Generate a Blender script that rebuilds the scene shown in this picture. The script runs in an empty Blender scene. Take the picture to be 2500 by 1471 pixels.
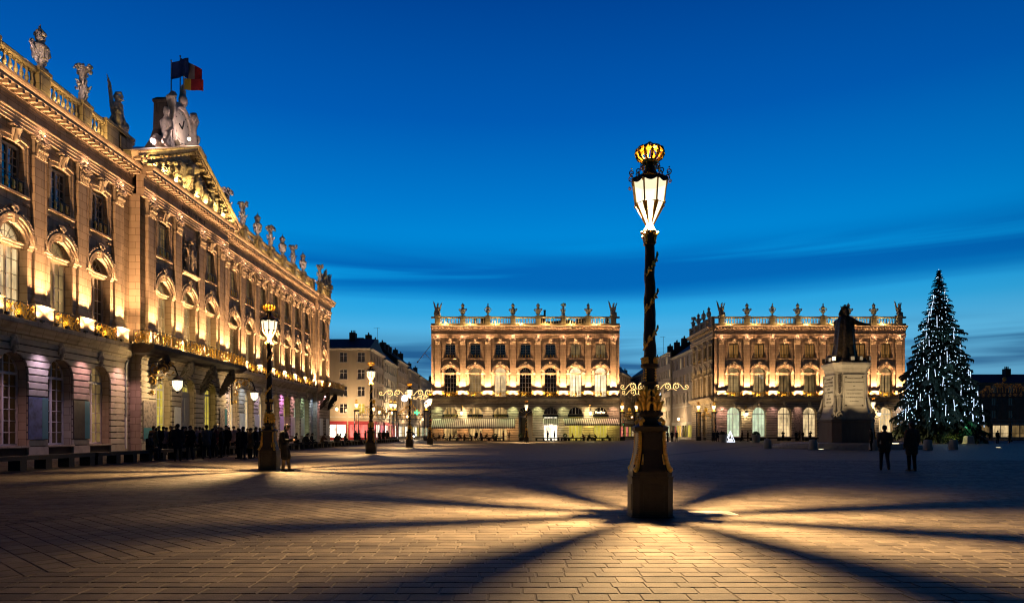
import bpy, math, random
from mathutils import Vector, Matrix, noise
R = math.radians
PI = math.pi
rnd = random.Random(7)

# ------------------------------------------------------------------ camera, sky, exposure
sc = bpy.context.scene
COL = sc.collection
F_PX, HOR, CAM_H = 1667.0, 1056.0, 1.4        # 24 mm shift lens over a 2500 px wide frame
cam_d = bpy.data.cameras.new('camera')
cam_d.lens, cam_d.sensor_width, cam_d.sensor_fit = 24.0, 36.0, 'HORIZONTAL'
cam_d.shift_y = (HOR - 735.5) / 2500.0
cam_d.clip_start, cam_d.clip_end = 0.1, 3000
cam = bpy.data.objects.new('camera', cam_d)
cam.location = (0, 0, CAM_H)
cam.rotation_euler = (R(90), 0, 0)
COL.objects.link(cam)
sc.camera = cam
sc.view_settings.view_transform = 'Standard'
sc.view_settings.look = 'None'
sc.view_settings.exposure = 0.0
sc.view_settings.gamma = 1.0
sc.view_settings.use_curve_mapping = False
sc.render.engine = 'CYCLES'
cy = sc.cycles
cy.use_denoising = True
try:
    cy.denoiser = 'OPENIMAGEDENOISE'
    cy.denoising_input_passes = 'RGB_ALBEDO_NORMAL'
except Exception:
    pass
cy.use_light_tree = True
cy.max_bounces = 5
cy.diffuse_bounces = 2
cy.glossy_bounces = 3
cy.transmission_bounces = 3
cy.transparent_max_bounces = 12
cy.sample_clamp_indirect = 3.0
cy.sample_clamp_direct = 0.0
cy.caustics_reflective = False
cy.caustics_refractive = False
cy.use_adaptive_sampling = True
cy.adaptive_threshold = 0.015
cy.pixel_filter_type = 'BLACKMAN_HARRIS'
cy.filter_width = 1.15

def lin(r, g, b, a=1.0):
    f = lambda c: (c / 255.0) / 12.92 if c <= 10 else (((c / 255.0) + 0.055) / 1.055) ** 2.4
    return (f(r), f(g), f(b), a)

SKY_STRENGTH = 1.0
def make_world():
    w = bpy.data.worlds.new('World')
    sc.world = w
    w.use_nodes = True
    nt = w.node_tree
    nt.nodes.clear()
    N = nt.nodes.new
    L = nt.links.new
    out = N('ShaderNodeOutputWorld')
    bg = N('ShaderNodeBackground')
    tc = N('ShaderNodeTexCoord')
    nrm = N('ShaderNodeVectorMath'); nrm.operation = 'NORMALIZE'
    L(tc.outputs['Generated'], nrm.inputs[0])
    sep = N('ShaderNodeSeparateXYZ')
    L(nrm.outputs[0], sep.inputs[0])
    ramp = N('ShaderNodeValToRGB')
    cr = ramp.color_ramp
    stops = [(0.0, (120, 178, 208)), (0.09, (100, 176, 216)), (0.135, (92, 184, 230)), (0.17, (50, 168, 226)), (0.205, (14, 156, 226)),
             (0.26, (0, 138, 216)), (0.32, (0, 120, 204)), (0.415, (0, 91, 180)), (0.535, (0, 68, 150)), (0.75, (0, 46, 112)), (1.0, (0, 24, 66))]
    cr.elements[0].position, cr.elements[0].color = stops[0][0], lin(*stops[0][1])
    cr.elements[1].position, cr.elements[1].color = stops[-1][0], lin(*stops[-1][1])
    for p, c in stops[1:-1]:
        e = cr.elements.new(p); e.color = lin(*c)
    L(sep.outputs['Z'], ramp.inputs[0])
    # thin streaky cloud banks lying low in the sky, darker than the afterglow
    def math_(op, a, b=None, c=None, clamp=False):
        m = N('ShaderNodeMath'); m.operation = op; m.use_clamp = clamp
        for i, s in enumerate((a, b, c)):
            if s is None: continue
            if isinstance(s, (int, float)): m.inputs[i].default_value = s
            else: L(s, m.inputs[i])
        return m.outputs[0]
    mp = N('ShaderNodeMapping')
    mp.inputs['Scale'].default_value = (1.5, 1.5, 30.0)
    mp.inputs['Location'].default_value = (1.3, 0.4, 0.2)
    mp.inputs['Rotation'].default_value = (0.0, R(-0.3), 0.0)
    L(nrm.outputs[0], mp.inputs[0])
    n1 = N('ShaderNodeTexNoise')
    n1.inputs['Scale'].default_value = 1.0
    n1.inputs['Detail'].default_value = 4.5
    n1.inputs['Roughness'].default_value = 0.46
    n1.inputs['Distortion'].default_value = 0.4
    L(mp.outputs[0], n1.inputs['Vector'])
    # two long thin cloud banks, broken up and wavering with the noise
    base = mix_in = ramp.outputs[0]
    for zc_, wd, lo, hi, amt, colr in ((0.230, 0.042, 0.36, 0.60, 0.85, (0, 92, 176)), (0.105, 0.040, 0.36, 0.56, 0.95, (0, 62, 122))):
        wob = math_('MULTIPLY_ADD', n1.outputs['Fac'], 0.05, -0.025 - zc_)
        d_ = math_('ADD', sep.outputs['Z'], wob)
        d_ = math_('DIVIDE', math_('ABSOLUTE', d_), wd)
        g_ = N('ShaderNodeMapRange'); g_.interpolation_type = 'SMOOTHSTEP'
        g_.inputs['From Min'].default_value = 1.25; g_.inputs['From Max'].default_value = 0.1
        L(d_, g_.inputs['Value'])
        c_ = N('ShaderNodeMapRange'); c_.interpolation_type = 'SMOOTHSTEP'
        c_.inputs['From Min'].default_value = lo; c_.inputs['From Max'].default_value = hi
        L(n1.outputs['Fac'], c_.inputs['Value'])
        f_ = math_('MULTIPLY', math_('MULTIPLY', g_.outputs[0], c_.outputs[0]), amt)
        mix = N('ShaderNodeMix'); mix.data_type = 'RGBA'
        L(f_, mix.inputs['Factor'])
        L(base, mix.inputs[6])
        mix.inputs[7].default_value = lin(*colr)
        base = mix.outputs[2]
    # the afterglow sits low in the west: overhead and towards the east the dusk is already deep
    dot = N('ShaderNodeVectorMath'); dot.operation = 'DOT_PRODUCT'
    L(nrm.outputs[0], dot.inputs[0]); dot.inputs[1].default_value = (-0.15, 0.973, 0.174)
    glow = N('ShaderNodeMapRange'); glow.interpolation_type = 'SMOOTHSTEP'
    glow.inputs['From Min'].default_value = -0.1; glow.inputs['From Max'].default_value = 0.97
    glow.inputs['To Min'].default_value = 0.10; glow.inputs['To Max'].default_value = 1.0
    L(dot.outputs['Value'], glow.inputs['Value'])
    gl = N('ShaderNodeVectorMath'); gl.operation = 'SCALE'
    L(mix.outputs[2], gl.inputs[0]); L(glow.outputs[0], gl.inputs['Scale'])
    L(gl.outputs[0], bg.inputs['Color'])
    bg.inputs['Strength'].default_value = SKY_STRENGTH
    L(bg.outputs[0], out.inputs['Surface'])
make_world()

# ------------------------------------------------------------------ materials
MATS = {}
def newmat(name):
    m = bpy.data.materials.new(name)
    m.use_nodes = True
    m.node_tree.nodes.clear()
    MATS[name] = m
    return m, m.node_tree

def principled(nt, **kw):
    o = nt.nodes.new('ShaderNodeOutputMaterial')
    p = nt.nodes.new('ShaderNodeBsdfPrincipled')
    nt.links.new(p.outputs[0], o.inputs['Surface'])
    for k, v in kw.items():
        p.inputs[k].default_value = v
    return p

def surf(name, col, rough=0.8, var=0.25, scale=3.0, bump=0.0, bscale=30.0, metal=0.0, spec=0.3, dark=None, streak=False, attr=None, objrand=0.0, ashlar=False, stains=False):
    """stone, metal, cloth...: one base colour broken up by two noises and a little relief"""
    m, nt = newmat(name)
    p = principled(nt, Roughness=rough, Metallic=metal)
    p.inputs['Specular IOR Level'].default_value = spec
    N, L = nt.nodes.new, nt.links.new
    tc = N('ShaderNodeTexCoord')
    geo = N('ShaderNodeNewGeometry')
    src = geo.outputs['Position']
    mp = N('ShaderNodeMapping')
    mp.inputs['Scale'].default_value = (1, 1, 0.22) if streak else (1, 1, 1)
    L(src, mp.inputs[0])
    n = N('ShaderNodeTexNoise'); n.inputs['Scale'].default_value = scale
    n.inputs['Detail'].default_value = 6; n.inputs['Roughness'].default_value = 0.62
    L(mp.outputs[0], n.inputs['Vector'])
    rp = N('ShaderNodeValToRGB')
    d = dark if dark else tuple(c * (1 - var * 1.6) for c in col[:3])
    l = tuple(min(1, c * (1 + var * 0.6)) for c in col[:3])
    rp.color_ramp.elements[0].position, rp.color_ramp.elements[0].color = 0.28, (*d, 1)
    rp.color_ramp.elements[1].position, rp.color_ramp.elements[1].color = 0.72, (*l, 1)
    e = rp.color_ramp.elements.new(0.5); e.color = (*col[:3], 1)
    L(n.outputs['Fac'], rp.inputs[0])
    c = rp.outputs[0]
    if attr or objrand:
        if attr:
            a = N('ShaderNodeAttribute'); a.attribute_name = attr; s = a.outputs['Fac']
        else:
            a = N('ShaderNodeObjectInfo'); s = a.outputs['Random']
        k = objrand or 0.5
        mr = N('ShaderNodeMapRange'); mr.inputs['To Min'].default_value = 1 - k; mr.inputs['To Max'].default_value = 1 + k
        L(s, mr.inputs['Value'])
        mm = N('ShaderNodeVectorMath'); mm.operation = 'SCALE'
        L(c, mm.inputs[0]); L(mr.outputs[0], mm.inputs['Scale'])
        c = mm.outputs[0]
    if stains:      # trodden and damp patches, gum spots
        n3 = N('ShaderNodeTexNoise'); n3.inputs['Scale'].default_value = 0.55; n3.inputs['Detail'].default_value = 7; n3.inputs['Roughness'].default_value = 0.65
        L(src, n3.inputs['Vector'])
        r3 = N('ShaderNodeMapRange'); r3.inputs['From Min'].default_value = .38; r3.inputs['From Max'].default_value = .66; r3.inputs['To Min'].default_value = .66; r3.inputs['To Max'].default_value = 1.22
        L(n3.outputs['Fac'], r3.inputs['Value'])
        vo = N('ShaderNodeTexVoronoi'); vo.inputs['Scale'].default_value = 1.7
        L(src, vo.inputs['Vector'])
        r4 = N('ShaderNodeMapRange'); r4.inputs['From Min'].default_value = .030; r4.inputs['From Max'].default_value = .045; r4.inputs['To Min'].default_value = .45; r4.inputs['To Max'].default_value = 1.0
        L(vo.outputs['Distance'], r4.inputs['Value'])
        mu = N('ShaderNodeMath'); mu.operation = 'MULTIPLY'; L(r3.outputs[0], mu.inputs[0]); L(r4.outputs[0], mu.inputs[1])
        v3 = N('ShaderNodeVectorMath'); v3.operation = 'SCALE'; L(c, v3.inputs[0]); L(mu.outputs[0], v3.inputs['Scale'])
        c = v3.outputs[0]
    if ashlar:      # fine joints between the ashlar blocks, each block a slightly different tone, and grimy run-off streaks
        sp = N('ShaderNodeSeparateXYZ'); L(src, sp.inputs[0])
        cu = N('ShaderNodeCombineXYZ')
        ad = N('ShaderNodeMath'); ad.operation = 'ADD'; L(sp.outputs['X'], ad.inputs[0]); L(sp.outputs['Y'], ad.inputs[1])
        L(ad.outputs[0], cu.inputs['X']); L(sp.outputs['Z'], cu.inputs['Y'])
        br = N('ShaderNodeTexBrick'); br.inputs['Scale'].default_value = 1.0
        br.inputs['Brick Width'].default_value = 1.15; br.inputs['Row Height'].default_value = 0.52; br.inputs['Mortar Size'].default_value = 0.016
        br.inputs['Color1'].default_value = (1.08, 1.06, 1.02, 1); br.inputs['Color2'].default_value = (.84, .82, .80, 1); br.inputs['Mortar'].default_value = (.42, .38, .34, 1)
        L(cu.outputs[0], br.inputs['Vector'])
        m1 = N('ShaderNodeMix'); m1.data_type = 'RGBA'; m1.blend_type = 'MULTIPLY'; m1.inputs['Factor'].default_value = 1.0
        L(c, m1.inputs[6]); L(br.outputs['Color'], m1.inputs[7])
        mp2 = N('ShaderNodeMapping'); mp2.inputs['Scale'].default_value = (1.6, 1.6, 0.10); L(src, mp2.inputs[0])
        ns = N('ShaderNodeTexNoise'); ns.inputs['Scale'].default_value = 1.0; ns.inputs['Detail'].default_value = 5
        L(mp2.outputs[0], ns.inputs['Vector'])
        mrs = N('ShaderNodeMapRange'); mrs.inputs['From Min'].default_value = .52; mrs.inputs['From Max'].default_value = .72; mrs.inputs['To Min'].default_value = 1.0; mrs.inputs['To Max'].default_value = .62
        L(ns.outputs['Fac'], mrs.inputs['Value'])
        vs_ = N('ShaderNodeVectorMath'); vs_.operation = 'SCALE'; L(m1.outputs[2], vs_.inputs[0]); L(mrs.outputs[0], vs_.inputs['Scale'])
        c = vs_.outputs[0]
    L(c, p.inputs['Base Color'])
    if bump:
        n2 = N('ShaderNodeTexNoise'); n2.inputs['Scale'].default_value = bscale; n2.inputs['Detail'].default_value = 4
        L(src, n2.inputs['Vector'])
        b = N('ShaderNodeBump'); b.inputs['Strength'].default_value = bump; b.inputs['Distance'].default_value = 0.02
        L(n2.outputs['Fac'], b.inputs['Height'])
        L(b.outputs[0], p.inputs['Normal'])
    return m

def emit(name, col, strength):
    m, nt = newmat(name)
    o = nt.nodes.new('ShaderNodeOutputMaterial')
    e = nt.nodes.new('ShaderNodeEmission')
    e.inputs[0].default_value = (*col[:3], 1); e.inputs[1].default_value = strength
    nt.links.new(e.outputs[0], o.inputs[0])
    return m

def glass(name, base, em=None, es=0.0, rough=0.04, noise_=0.0, transp=0.0, ior=1.7):
    """window glass: mirrors the sky and the square; a lit room behind it glows through"""
    m, nt = newmat(name)
    p = principled(nt, Roughness=rough)
    p.inputs['Base Color'].default_value = (*base, 1)
    p.inputs['Specular IOR Level'].default_value = 0.5
    p.inputs['IOR'].default_value = ior
    N, L = nt.nodes.new, nt.links.new
    if em:
        p.inputs['Emission Color'].default_value = (*em, 1)
        p.inputs['Emission Strength'].default_value = es
        if noise_:
            g = N('ShaderNodeNewGeometry')
            mp = N('ShaderNodeMapping'); mp.inputs['Scale'].default_value = (1.3, 1.3, 0.5)
            L(g.outputs['Position'], mp.inputs[0])
            n = N('ShaderNodeTexNoise'); n.inputs['Scale'].default_value = 1.1; n.inputs['Detail'].default_value = 3
            L(mp.outputs[0], n.inputs['Vector'])
            mr = N('ShaderNodeMapRange'); mr.inputs['From Min'].default_value = 0.3; mr.inputs['From Max'].default_value = 0.7
            mr.inputs['To Min'].default_value = es * (1 - noise_); mr.inputs['To Max'].default_value = es * (1 + noise_)
            L(n.outputs['Fac'], mr.inputs['Value'])
            L(mr.outputs[0], p.inputs['Emission Strength'])
    if transp:
        o = [x for x in nt.nodes if x.type == 'OUTPUT_MATERIAL'][0]
        t = N('ShaderNodeBsdfTransparent'); mx = N('ShaderNodeMixShader'); mx.inputs[0].default_value = transp
        L(p.outputs[0], mx.inputs[1]); L(t.outputs[0], mx.inputs[2]); L(mx.outputs[0], o.inputs['Surface'])
    return m

surf('stone', (0.49, 0.40, 0.295), 0.85, 0.16, 0.9, 0.3, 14, streak=True, ashlar=True)
surf('stone_course', (0.45, 0.375, 0.29), 0.85, 0.18, 1.3, 0.3, 14, objrand=0.10)
surf('stone_carved', (0.47, 0.40, 0.30), 0.85, 0.25, 3.0, 0.3, 16)
surf('stone_statue', (0.50, 0.44, 0.38), 0.85, 0.28, 3.5, 0.3, 16)
surf('stone_joint', (0.05, 0.038, 0.03), 0.95, 0.2, 2.0)
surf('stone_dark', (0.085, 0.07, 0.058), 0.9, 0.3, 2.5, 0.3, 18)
surf('stone_grey', (0.42, 0.40, 0.36), 0.8, 0.18, 2.0, 0.2, 18, streak=True)
surf('render_beige', (0.40, 0.33, 0.25), 0.92, 0.12, 0.6, 0.1, 20, streak=True)
surf('render_grey', (0.33, 0.29, 0.24), 0.92, 0.15, 0.6, 0.1, 20, streak=True)
surf('render_pale', (0.44, 0.40, 0.33), 0.92, 0.12, 0.6, 0.1, 20, streak=True)
surf('render_brown', (0.24, 0.19, 0.15), 0.92, 0.18, 0.6, 0.1, 20, streak=True)
surf('roof_slate', (0.035, 0.035, 0.042), 0.7, 0.3, 3.0, 0.4, 12)
surf('lead', (0.16, 0.155, 0.16), 0.5, 0.25, 2.0, metal=0.3)
surf('gold', (0.95, 0.57, 0.09), 0.36, 0.25, 8.0, metal=0.35, spec=0.5, dark=(0.42, 0.22, 0.035))
surf('gold_old', (0.62, 0.37, 0.08), 0.42, 0.3, 8.0, metal=0.45, spec=0.5, dark=(0.22, 0.13, 0.03))
surf('iron', (0.022, 0.017, 0.014), 0.45, 0.3, 10.0, metal=0.35, spec=0.5)
surf('iron_green', (0.020, 0.015, 0.011), 0.5, 0.3, 10.0, 0.2, 40, metal=0.0, spec=0.35)
surf('bronze', (0.085, 0.062, 0.036), 0.42, 0.4, 5.0, 0.2, 20, metal=0.65, spec=0.5)
surf('bench', (0.009, 0.008, 0.008), 0.55, 0.3, 5.0)
surf('zinc', (0.30, 0.31, 0.33), 0.45, 0.15, 4.0, metal=0.5)
surf('frame_white', (0.62, 0.56, 0.47), 0.6, 0.08, 4.0)
surf('frame_dark', (0.10, 0.085, 0.07), 0.6, 0.15, 4.0)
surf('frame_lilac', (0.60, 0.56, 0.55), 0.6, 0.08, 4.0)
surf('door_grey', (0.42, 0.40, 0.38), 0.6, 0.1, 4.0)
surf('wood_dark', (0.03, 0.02, 0.014), 0.55, 0.3, 5.0)
surf('paver', (0.105, 0.086, 0.066), 0.62, 0.20, 4.0, 0.40, 70, spec=0.16, attr='tone', objrand=0.25, stains=True)
surf('paver_single', (0.105, 0.086, 0.066), 0.62, 0.20, 4.0, 0.40, 70, spec=0.16, objrand=0.25, stains=True)
surf('paver_dark', (0.036, 0.032, 0.030), 0.6, 0.25, 9.0, 0.5, 60, spec=0.16, attr='tone', objrand=0.25)
surf('awning', (0.62, 0.58, 0.50), 0.9, 0.1, 3.0)
surf('awning_stripe', (0.20, 0.17, 0.14), 0.9, 0.1, 3.0)
surf('skin', (0.42, 0.25, 0.17), 0.6, 0.1, 8.0)
surf('hair_dark', (0.018, 0.013, 0.010), 0.6, 0.3, 30.0)
surf('hair_grey', (0.16, 0.13, 0.10), 0.6, 0.3, 30.0)
surf('coat_black', (0.008, 0.008, 0.009), 0.85, 0.3, 14.0)
surf('coat_brown', (0.055, 0.032, 0.020), 0.85, 0.3, 14.0)
surf('coat_grey', (0.12, 0.11, 0.11), 0.85, 0.3, 14.0)
surf('coat_red', (0.12, 0.02, 0.016), 0.85, 0.3, 14.0)
surf('coat_lilac', (0.34, 0.26, 0.29), 0.85, 0.3, 14.0)
surf('coat_tan', (0.20, 0.13, 0.06), 0.85, 0.3, 14.0)
surf('coat_umber', (0.11, 0.066, 0.044), 0.85, 0.3, 14.0)
surf('coat_navy', (0.012, 0.015, 0.025), 0.85, 0.3, 14.0)
surf('jeans', (0.022, 0.026, 0.038), 0.85, 0.3, 14.0)
surf('trousers_tan', (0.16, 0.105, 0.055), 0.85, 0.2, 14.0)
surf('shoe', (0.012, 0.010, 0.009), 0.5, 0.2, 14.0)
surf('needles', (0.020, 0.040, 0.026), 0.7, 0.35, 2.0)
surf('leaf', (0.05, 0.085, 0.022), 0.6, 0.4, 5.0)
surf('bark', (0.05, 0.035, 0.025), 0.9, 0.3, 6.0)
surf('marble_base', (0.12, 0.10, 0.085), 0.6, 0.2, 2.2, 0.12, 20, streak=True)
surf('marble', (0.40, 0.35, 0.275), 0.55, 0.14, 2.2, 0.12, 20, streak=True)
surf('plaque', (0.48, 0.43, 0.34), 0.5, 0.08, 3.0)
surf('letter_dark', (0.02, 0.018, 0.016), 0.6, 0.1, 5.0)
surf('letter_gold', (0.55, 0.50, 0.08), 0.5, 0.1, 5.0)
surf('sign_black', (0.012, 0.012, 0.014), 0.35, 0.1, 5.0)
surf('shop_red', (0.35, 0.035, 0.05), 0.5, 0.1, 3.0)
surf('panel_white', (0.66, 0.65, 0.62), 0.6, 0.06, 3.0)
surf('poster_sky', (0.06, 0.08, 0.22), 0.5, 0.5, 2.0)
surf('poster_night', (0.035, 0.022, 0.022), 0.5, 0.6, 2.5)
surf('poster_photo', (0.28, 0.22, 0.19), 0.5, 0.7, 4.0)
surf('poster_teal', (0.03, 0.17, 0.22), 0.5, 0.1, 2.0)
surf('flag_blue', (0.02, 0.05, 0.22), 0.8, 0.1, 2.0)
surf('flag_red', (0.20, 0.012, 0.025), 0.8, 0.1, 2.0)
surf('flag_white', (0.25, 0.21, 0.23), 0.8, 0.1, 2.0)
surf('flag_yellow', (0.50, 0.36, 0.05), 0.8, 0.1, 2.0)
surf('car_paint', (0.05, 0.05, 0.055), 0.3, 0.1, 2.0, spec=0.6)
surf('rubber', (0.012, 0.012, 0.012), 0.8, 0.2, 6.0)
glass('glass_dark', (0.010, 0.010, 0.012), ior=2.7)
glass('glass_black', (0.006, 0.006, 0.007), (0.25, 0.12, 0.03), 0.03, noise_=0.8)
glass('glass_curtain', (0.16, 0.13, 0.09), (0.85, 0.56, 0.22), 0.30, noise_=0.6)
glass('glass_dim', (0.05, 0.04, 0.03), (0.8, 0.50, 0.18), 0.19, noise_=0.7)
glass('glass_amber', (0.05, 0.035, 0.02), (0.9, 0.42, 0.10), 0.24, noise_=0.5)
glass('glass_lit', (0.2, 0.16, 0.1), (1.0, 0.72, 0.36), 0.75, noise_=0.55)
glass('glass_bright', (0.3, 0.28, 0.2), (1.0, 0.84, 0.50), 1.3, noise_=0.5)
glass('glass_olive', (0.1, 0.09, 0.03), (0.75, 0.58, 0.09), 0.62, noise_=0.35)
glass('glass_green', (0.1, 0.1, 0.05), (0.80, 0.95, 0.62), 0.75, noise_=0.35)
glass('glass_room', (0.03, 0.025, 0.02), (1.0, 0.62, 0.22), 0.5, noise_=0.95)
glass('glass_window', (0.012, 0.012, 0.014), ior=2.9)
glass('glass_white', (0.3, 0.3, 0.28), (1.0, 0.88, 0.68), 1.7, noise_=0.7)
glass('glass_redlit', (0.3, 0.06, 0.06), (1.0, 0.24, 0.20), 1.0, noise_=0.8)
emit('bulb', (1.0, 0.86, 0.60), 14.0)
emit('bulb_warm', (1.0, 0.66, 0.30), 9.0)
emit('bulb_white', (0.95, 0.97, 1.0), 9.0)
emit('fairy_light', (0.48, 0.72, 1.0), 3.6)
emit('icicle_light', (0.62, 0.78, 1.0), 2.0)
emit('garland_light', (1.0, 0.62, 0.22), 2.4)
emit('globe_light', (0.80, 0.86, 1.0), 2.6)
emit('neon_green', (0.05, 1.0, 0.40), 2.6)
emit('neon_red', (1.0, 0.10, 0.06), 2.6)
emit('headlight', (1.0, 0.95, 0.85), 25.0)
emit('ground_light', (1.0, 0.82, 0.45), 6.0)
emit('crown_glow', (1.0, 0.45, 0.04), 0.55)

def lantern_glass():
    """frosted lantern pane: glows, and lets the lamp inside shine out"""
    for nm, st in (('lantern_pane', 2.2), ('lantern_pane_low', 3.2)):
        m, nt = newmat(nm)
        N, L = nt.nodes.new, nt.links.new
        o = N('ShaderNodeOutputMaterial')
        e = N('ShaderNodeEmission'); e.inputs[0].default_value = (1.0, 0.85, 0.55, 1); e.inputs[1].default_value = st
        t = N('ShaderNodeBsdfTransparent')
        mx = N('ShaderNodeMixShader'); mx.inputs[0].default_value = 0.5
        L(t.outputs[0], mx.inputs[1]); L(e.outputs[0], mx.inputs[2]); L(mx.outputs[0], o.inputs[0])
lantern_glass()

# ------------------------------------------------------------------ mesh building
class MB:
    def __init__(self):
        self.v, self.f, self.m = [], [], []
        self.mi = 0
    def add(self, vs, fs):
        b = len(self.v)
        self.v += [tuple(p) for p in vs]
        self.f += [tuple(b + i for i in q) for q in fs]
        self.m += [self.mi] * len(fs)
        return self
    def mat(self, i):
        self.mi = i; return self
    def box(self, x0, x1, y0, y1, z0, z1):
        vs = [(x0, y0, z0), (x1, y0, z0), (x1, y1, z0), (x0, y1, z0), (x0, y0, z1), (x1, y0, z1), (x1, y1, z1), (x0, y1, z1)]
        return self.add(vs, [(0, 3, 2, 1), (4, 5, 6, 7), (0, 1, 5, 4), (1, 2, 6, 5), (2, 3, 7, 6), (3, 0, 4, 7)])
    def bevbox(self, x0, x1, y0, y1, z0, z1, b):
        """box with a chamfered front (towards -y)"""
        vs = [(x0, y1, z0), (x1, y1, z0), (x1, y1, z1), (x0, y1, z1),
              (x0, y0 + b, z0), (x1, y0 + b, z0), (x1, y0 + b, z1), (x0, y0 + b, z1),
              (x0 + b, y0, z0 + b), (x1 - b, y0, z0 + b), (x1 - b, y0, z1 - b), (x0 + b, y0, z1 - b)]
        return self.add(vs, [(0, 1, 5, 4), (1, 2, 6, 5), (2, 3, 7, 6), (3, 0, 4, 7),
                             (4, 5, 9, 8), (5, 6, 10, 9), (6, 7, 11, 10), (7, 4, 8, 11), (8, 9, 10, 11)])
    def prism(self, poly, y0, y1):
        """polygon in x,z (counter-clockwise seen from -y) pushed from y0 (front) to y1"""
        n = len(poly)
        vs = [(x, y0, z) for x, z in poly] + [(x, y1, z) for x, z in poly]
        fs = [tuple(range(n)), tuple(range(2 * n - 1, n - 1, -1))]
        fs += [(i, i + n, (i + 1) % n + n, (i + 1) % n) for i in range(n)]
        return self.add(vs, fs)
    def prismz(self, poly, z0, z1, s=1.0):
        n = len(poly)
        vs = [(x, y, z0) for x, y in poly] + [(x * s, y * s, z1) for x, y in poly]
        fs = [tuple(range(n - 1, -1, -1)), tuple(range(n, 2 * n))]
        fs += [(i, (i + 1) % n, (i + 1) % n + n, i + n) for i in range(n)]
        return self.add(vs, fs)
    def loft(self, rings, closed=True, caps=True):
        """rings: lists of points of one length"""
        n = len(rings[0])
        vs = [p for r in rings for p in r]
        fs = []
        for k in range(len(rings) - 1):
            for i in range(n if closed else n - 1):
                j = (i + 1) % n
                fs.append((k * n + i, k * n + j, (k + 1) * n + j, (k + 1) * n + i))
        if caps and closed:
            fs.append(tuple(range(n - 1, -1, -1)))
            fs.append(tuple(range((len(rings) - 1) * n, len(rings) * n)))
        return self.add(vs, fs)
    def lathe(self, prof, n=12, c=(0, 0, 0), rot=0.0, sx=1.0, sy=1.0):
        rings = [[(c[0] + sx * r * math.cos(rot + 2 * PI * i / n), c[1] + sy * r * math.sin(rot + 2 * PI * i / n), c[2] + z) for i in range(n)] for r, z in prof]
        return self.loft(rings)
    def molding(self, x0, x1, prof, caps=True):
        """profile of (y,z) points, drawn from x0 to x1 (open at the wall side)"""
        n = len(prof)
        vs = [(x0, y, z) for y, z in prof] + [(x1, y, z) for y, z in prof]
        fs = [(i, i + 1, i + 1 + n, i + n) for i in range(n - 1)]
        fs.append((n - 1, 0, n, 2 * n - 1))
        if caps:
            fs += [tuple(range(n - 1, -1, -1)), tuple(range(n, 2 * n))]
        return self.add(vs, fs)
    def tube(self, pts, r, n=6, caps=True):
        pts = [Vector(p) for p in pts]
        rr = r if isinstance(r, (list, tuple)) else [r] * len(pts)
        rings = []
        up = Vector((0.13, 0.31, 0.94))
        for i, p in enumerate(pts):
            t = (pts[min(i + 1, len(pts) - 1)] - pts[max(i - 1, 0)])
            if t.length < 1e-9: t = Vector((0, 0, 1))
            t.normalize()
            a = t.cross(up)
            if a.length < 1e-3: a = t.cross(Vector((1, 0, 0)))
            a.normalize(); b = t.cross(a)
            rings.append([tuple(p + (a * math.cos(2 * PI * k / n) + b * math.sin(2 * PI * k / n)) * rr[i]) for k in range(n)])
        return self.loft(rings, True, caps)
    def ball(self, c, r, n=8, k=5):
        rx, ry, rz = r if isinstance(r, (list, tuple)) else (r, r, r)
        rings = []
        for j in range(k + 1):
            a = -PI / 2 + PI * (j if 0 < j < k else (0.04 if j == 0 else k - 0.04)) / k
            rings.append([(c[0] + rx * math.cos(a) * math.cos(2 * PI * i / n), c[1] + ry * math.cos(a) * math.sin(2 * PI * i / n), c[2] + rz * math.sin(a)) for i in range(n)])
        return self.loft(rings)
    def capsule(self, p0, p1, r0, r1, n=10):
        p0, p1 = Vector(p0), Vector(p1)
        d = p1 - p0
        L = d.length
        d = d / L if L > 1e-6 else Vector((0, 0, 1))
        pts, rs = [], []
        for a in (-80, -50, -20):
            pts.append(p0 + d * (r0 * math.sin(R(a)))); rs.append(r0 * math.cos(R(a)))
        for a in (20, 50, 80):
            pts.append(p1 + d * (r1 * math.sin(R(a)))); rs.append(r1 * math.cos(R(a)))
        return self.tube(pts, rs, n)
    def chain(self, pts, n=10):
        for a, b in zip(pts, pts[1:]):
            self.capsule(a[:3], b[:3], a[3], b[3], n)
        return self
    def merge(self, o, M=None):
        b = len(self.v)
        self.v += [tuple(M @ Vector(p)) for p in o.v] if M is not None else o.v
        self.f += [tuple(b + i for i in q) for q in o.f]
        self.m += o.m
        return self
    def mesh(self, name, mats, smooth=None):
        me = bpy.data.meshes.new(name)
        me.from_pydata(self.v, [], self.f)
        for m in (mats if isinstance(mats, (list, tuple)) else [mats]):
            me.materials.append(MATS[m])
        if any(self.m):
            me.polygons.foreach_set('material_index', self.m)
        if smooth:
            me.polygons.foreach_set('use_smooth', [True] * len(self.f))
            try: me.set_sharp_from_angle(angle=R(smooth))
            except Exception: pass
        me.update()
        return me

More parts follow.
